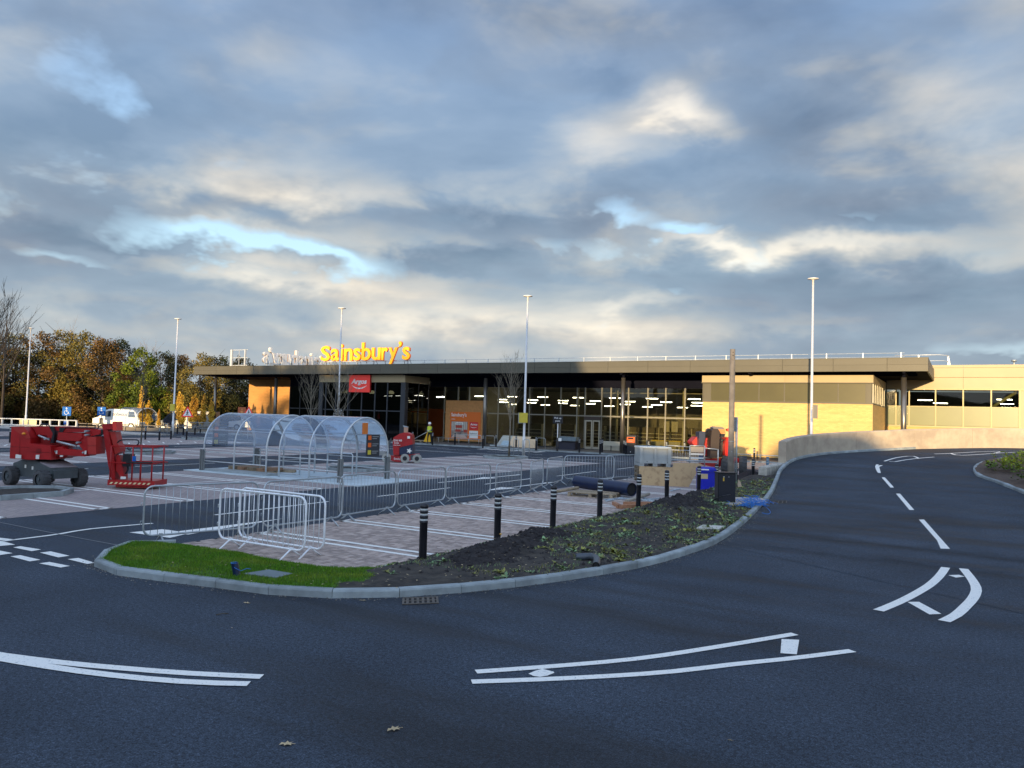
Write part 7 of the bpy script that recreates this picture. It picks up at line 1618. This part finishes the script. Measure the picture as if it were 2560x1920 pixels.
for k, s_ in enumerate(('Please', 'note', '2 hour free', 'parking only')): hh = (zn1 - zn0) / 5.2; text(s_, WHT, t, -.1 - .045 * len(s_) * .6, .1 + .045 * len(s_) * .6, zn1 - (k + 1) * hh * 1.15, zn1 - (k + 1) * hh * 1.15 + hh * .62, -.04)
q = P(1584, 1137, .1); t = thing('litter_bin', 'black litter bin with an orange front panel outside the shop', 'bin', (q.x, q.y - .3, .1), R(8)); m = MB(); m.bbox((-.36, -.3, 0), (.36, .3, 1.32), .06); m.build('bin_body', BLACKP, t); m = MB(); m.bbox((-.38, -.32, 1.28), (.38, .32, 1.40), .05); m.build('lid', BLACKP, t)
m = MB(); m.bbox((-.33, -.335, .86), (.25, -.30, 1.26), .02); m.build('front_panel', mat('orange_bin_panel', (.85, .13, .015), .4), t); m = MB(); m.box((-.24, -.345, 1.12), (.16, -.335, 1.22)); m.build('slot', DARK, t); text('litter', mat('pale_orange_text', (.9, .55, .4), .5), t, -.18, .10, .94, 1.02, -.345); m = MB(); m.tube([(-.05, -.305, .22), (-.05, -.30, .22)], .03, 8); m.build('lock', WHT, t)
q = P(1417, 1124, .1); t = thing('covered_skip', 'low dark covered bench with blue-grey top by the pick-up sign', 'bench', (UX(1392, 54.6), 54.6, .1)); wd = UX(1440, 54.6) - UX(1392, 54.6); m = MB(); m.bbox((0, 0, 0), (wd, 1.0, .62), .04); m.build('box', mat('dark_navy_box', (.012, .014, .03), .5), t); m = MB(); m.box((-.12, -.1, .62), (wd + .05, 1.0, .68)); m.build('top_board', BLACKP, t); m = MB(); m.prism([(.2, .68), (wd - .02, .68), (wd - .05, .98), (.25, 1.02)], .2, .9); m.build('folded_cover', mat('blue_grey_film', (.14, .19, .22), .4, var=.2), t)
def leanboard(px0, px1, ph, y, lb, m_, skew=0.0):
    x0, x1 = UX(px0, y), UX(px1, y); z1 = PV(px0, ph, y).z - .1; t = thing('leaning_board', lb, 'board', (x0, y, .1), 0, 'boards leaning outside the shop'); m = MB(); wd = x1 - x0
    m.add([(0, 0, 0), (wd, 0, 0), (wd + skew, .35, z1), (skew, .35, z1), (0, .04, 0), (wd, .04, 0), (wd + skew, .39, z1), (skew, .39, z1)], [(0, 1, 2, 3), (7, 6, 5, 4), (1, 5, 6, 2), (4, 0, 3, 7), (3, 2, 6, 7)]); m.build('sheet', m_, t)
leanboard(1243, 1282, 1088, 54.7, 'pale green-white board leaning behind the sapling trunk', mat('pale_board', (.46, .47, .42), .7, var=.15), .45); leanboard(1252, 1276, 1098, 54.6, 'pale blue wrapped board in front of the green-white one', mat('wrapped_board', (.38, .50, .56), .4, var=.15), .2); leanboard(1273, 1318, 1090, 54.4, 'cream plywood board leaning behind the lamp foot', mat('cream_ply', (.72, .55, .36), .7, var=.12, scale=3), .25); leanboard(1336, 1349, 1100, 54.6, 'narrow brown board leaning left of a bollard', mat('brown_ply', (.28, .19, .11), .7), -.55)
m = MB(); q = P(1232, 1115, .1); m.prism([(q.x - .3, q.y), (q.x + 1.6, q.y - .3), (q.x + 1.7, q.y + .2), (q.x + .3, q.y + .5)], .1, .2, 'z'); tag(m.build('film_bundle', mat('pale_film', (.42, .48, .50), .4, var=.15)), 'flat pale plastic bundle on the ground left of the boards', 'bundle')
t = thing('cream_panel', 'cream panel block at the foot of the boards right of the lamp', 'panel', (UX(1318, 54.2), 54.2, .1)); m = MB(); m.bbox((0, 0, 0), (.9, .3, .7), .03); m.build('block', mat('cream_ply', (.7, .5, .3)), t)
# worker with pole, yellow sack truck behind
def skin_figure(name, J, edges, radii, m_, parent, sub=2):
    me = bpy.data.meshes.new(name); me.from_pydata([J[k] for k in J], [(list(J).index(a), list(J).index(b)) for a, b in edges], [])
    o = ob(name, me, None); md = o.modifiers.new('s', 'SKIN'); 
    for i, k in enumerate(J): me.skin_vertices[0].data[i].radius = (radii[k], radii[k] * .85); me.skin_vertices[0].data[i].use_root = (i == 0)
    o.modifiers.new('u', 'SUBSURF').levels = sub
    dg = bpy.context.evaluated_depsgraph_get(); m2 = bpy.data.meshes.new_from_object(o.evaluated_get(dg)); bpy.data.objects.remove(o)
    m2.materials.clear(); m2.materials.append(m_); m2.polygons.foreach_set('use_smooth', [True] * len(m2.polygons)); return ob(name, m2, parent)
q = P(1073, 1110, .1); t = thing('person', 'worker in white helmet and yellow vest holding a long pole by the doorway', 'person', (q.x, q.y, .1), R(25))
J = {'pelvis': (0, 0, .92), 'chest': (0, -.02, 1.25), 'neck': (0, -.03, 1.46), 'head': (0, -.06, 1.60), 'crown': (0, -.06, 1.70), 'hl': (-.10, 0, .88), 'kl': (-.13, -.04, .48), 'al': (-.14, .02, .08), 'tl': (-.15, -.14, .04), 'hr': (.10, 0, .88), 'kr': (.14, -.02, .48), 'ar': (.17, .03, .08), 'tr': (.19, -.13, .04), 'sl': (-.19, -.02, 1.40), 'el': (-.28, -.12, 1.14), 'wl': (-.12, -.30, 1.02), 'sr': (.19, -.02, 1.40), 'er': (.27, -.14, 1.18), 'wr': (.08, -.30, 1.14)}
Rr_ = {'pelvis': .15, 'chest': .17, 'neck': .06, 'head': .095, 'crown': .075, 'hl': .10, 'kl': .065, 'al': .045, 'tl': .04, 'hr': .10, 'kr': .065, 'ar': .045, 'tr': .04, 'sl': .07, 'el': .048, 'wl': .035, 'sr': .07, 'er': .048, 'wr': .035}
E_ = [('pelvis', 'chest'), ('chest', 'neck'), ('neck', 'head'), ('head', 'crown'), ('pelvis', 'hl'), ('hl', 'kl'), ('kl', 'al'), ('al', 'tl'), ('pelvis', 'hr'), ('hr', 'kr'), ('kr', 'ar'), ('ar', 'tr'), ('chest', 'sl'), ('sl', 'el'), ('el', 'wl'), ('chest', 'sr'), ('sr', 'er'), ('er', 'wr')]
bod = skin_figure('body', J, E_, Rr_, CLOTH, t)
m = MB(); m.lathe([(.085, 1.50), (.10, 1.56), (.10, 1.64), (.085, 1.70), (0, 1.74)], 14, (0, -.07, 0)); m.build('face', SKIN, t); m = MB(); m.lathe([(.15, 1.665), (.125, 1.68), (.12, 1.74), (.09, 1.80), (0, 1.83)], 16, (0, -.05, 0)); m.build('helmet', WHT, t)
m = MB(); 
for z0, z1, r0, r1 in ((.98, 1.18, .19, .21), (1.18, 1.42, .21, .20), (1.42, 1.47, .20, .11)): m.lathe([(r0, z0), (r1, z1)], 16, (0, -.02, 0), M=Matrix.Diagonal((1.05, .82, 1, 1)))
m.build('vest', HIVIS, t); m = MB(); m.lathe([(.213, 1.10), (.214, 1.15)], 16, (0, -.02, 0), M=Matrix.Diagonal((1.05, .82, 1, 1))); m.build('reflective_band', BANDW, t)
for s_, (hx, hy, hz) in ((-1, (-.12, -.33, 1.02)), (1, (.08, -.33, 1.14))):
    m = MB(); m.tube([(hx, hy + .05, hz), (hx, hy - .02, hz)], [.035, .042], 8)
    for k in range(4): m.tube([(hx - .03 + k * .02, hy - .02, hz + .02), (hx - .03 + k * .02, hy - .06, hz + .01), (hx - .03 + k * .02, hy - .05, hz - .03)], .009, 5)
    m.tube([(hx - s_ * .04, hy, hz), (hx - s_ * .05, hy - .04, hz + .02)], .010, 5); m.build('hand', SKIN, t)
t = thing('long_pole', 'long pale pole sloping down to the left in the hands of the worker', 'pole'); w0 = Matrix.Rotation(R(25), 4, 'Z') @ Vector((.15, -.38, 1.16)); a = Vector((q.x, q.y, .1)) + w0; b = at(1034, 1098, 64.5); m = MB(); m.tube([a, Vector((b.x, b.y, max(b.z, .25)))], .022, 6); m.build('shaft', GALVB, t)
q = P(1066, 1108, .1); t = thing('yellow_sack_truck', 'yellow cleaning trolley standing left of the worker', 'trolley', (q.x - .3, q.y + .6, .1), R(25)); m = MB(); m.prism([(-.35, .1), (.3, .1), (.2, .95), (.35, 1.25), (0, 1.15), (-.15, .6)], -.15, .15); m.build('bucket', mat('yellow_trolley', (.75, .42, .01), .5), t); m = MB(); m.tube([(-.35, -.1, .06), (-.35, .1, .06)], .06, 8); m.tube([(.25, -.1, .06), (.25, .1, .06)], .06, 8); m.build('wheel', BLACKP, t)
t = thing('long_pallet', 'low dark pallet left of the worker on the pavement', 'pallet', (UX(1037, 54.3), 54.3, .1)); m = MB(); m.box((0, 0, .1), (1.5, .6, .16)); m.build('deck', WOOD, t); m = MB(); m.box((0, 0, 0), (.15, .6, .1)); m.box((.7, 0, 0), (.85, .6, .1)); m.box((1.35, 0, 0), (1.5, .6, .1)); m.build('block', WOOD, t)
q = at(200, 1180, 24); 
# rail along the foot of the brick block
t = thing('wall_rail', 'thin pale rail along the foot of the buff brick wall', 'rail', (-14.4, 54.2, 0)); m = MB(); m.tube([(0, 0, .42), (9.5, 0, .42)], .03, 6); m.build('rail', GALVB, t); m = MB(); 
for k in range(5): m = MB(); m.tube([(.2 + k * 2.2, 0, 0), (.2 + k * 2.2, 0, .42)], .025, 6); m.build('post', GALV, t)

# ================================================================== UNSEEN RIDGE ADDED BEHIND THE CAMERA, shaped to shade the car park
hx = [-400, -90, -76, -72, -58, -53, -46, -43, -34, -25, -8, -5.5, -1, 2, 6, 7.2, 12, 13.5, 18, 60, 90, 400]
hz = [11.0, 11.0, 11.0, 7.6, 7.6, 8.6, 11.6, 14.3, 14.5, 16.2, 16.2, 9.6, 9.0, 7.7, 7.9, 9.8, 9.6, 8.7, 8.1, 8.1, 8.0, 8.0]
V = []; Fc = []; xs = np.arange(-300, 300, 1.0)
for x in xs:
    h = float(np.interp(x, hx, hz)) + .5 * (float(vnoise(x, 0, .5, 2)) - .5) + .35 * (float(vnoise(x, 0, 1.7, 4)) - .5)
    for y, f in ((-34, 0), (-40, .55), (-45, 1), (-52, .9), (-70, 0)): V.append((x, y, h * f - .06))
for i in range(len(xs) - 1):
    for j in range(4): a = i * 5 + j; Fc.append((a, a + 5, a + 6, a + 1))
raw('shade_ridge', V, Fc, FIELD, smooth=True, kind='structure')
for i, (x, s_) in enumerate(((-50.5, 1.2), (-47.5, 1.15), (-41.2, 1.5), (-36.6, 1.5), (-29.3, 1.5), (-26, 1.5), (-66, .75), (-79, 1.05), (-85, 1.1), (8.6, .82), (11.2, .84))):  # unseen trees, sized so their gaps break the ridge's shade into patches
    o = copyto(protos['brown0' if i % 2 else 'olive0'], (x, -45, 0), i * 1.3, 'autumn tree on the added shade ridge behind the camera, %s one built' % i if 0 else '%s autumn tree along the added shade ridge behind the camera' % (ORD + ('last',))[i]); o.scale = (s_ * .9, s_ * .8, s_); o['group'] = 'trees behind the camera'
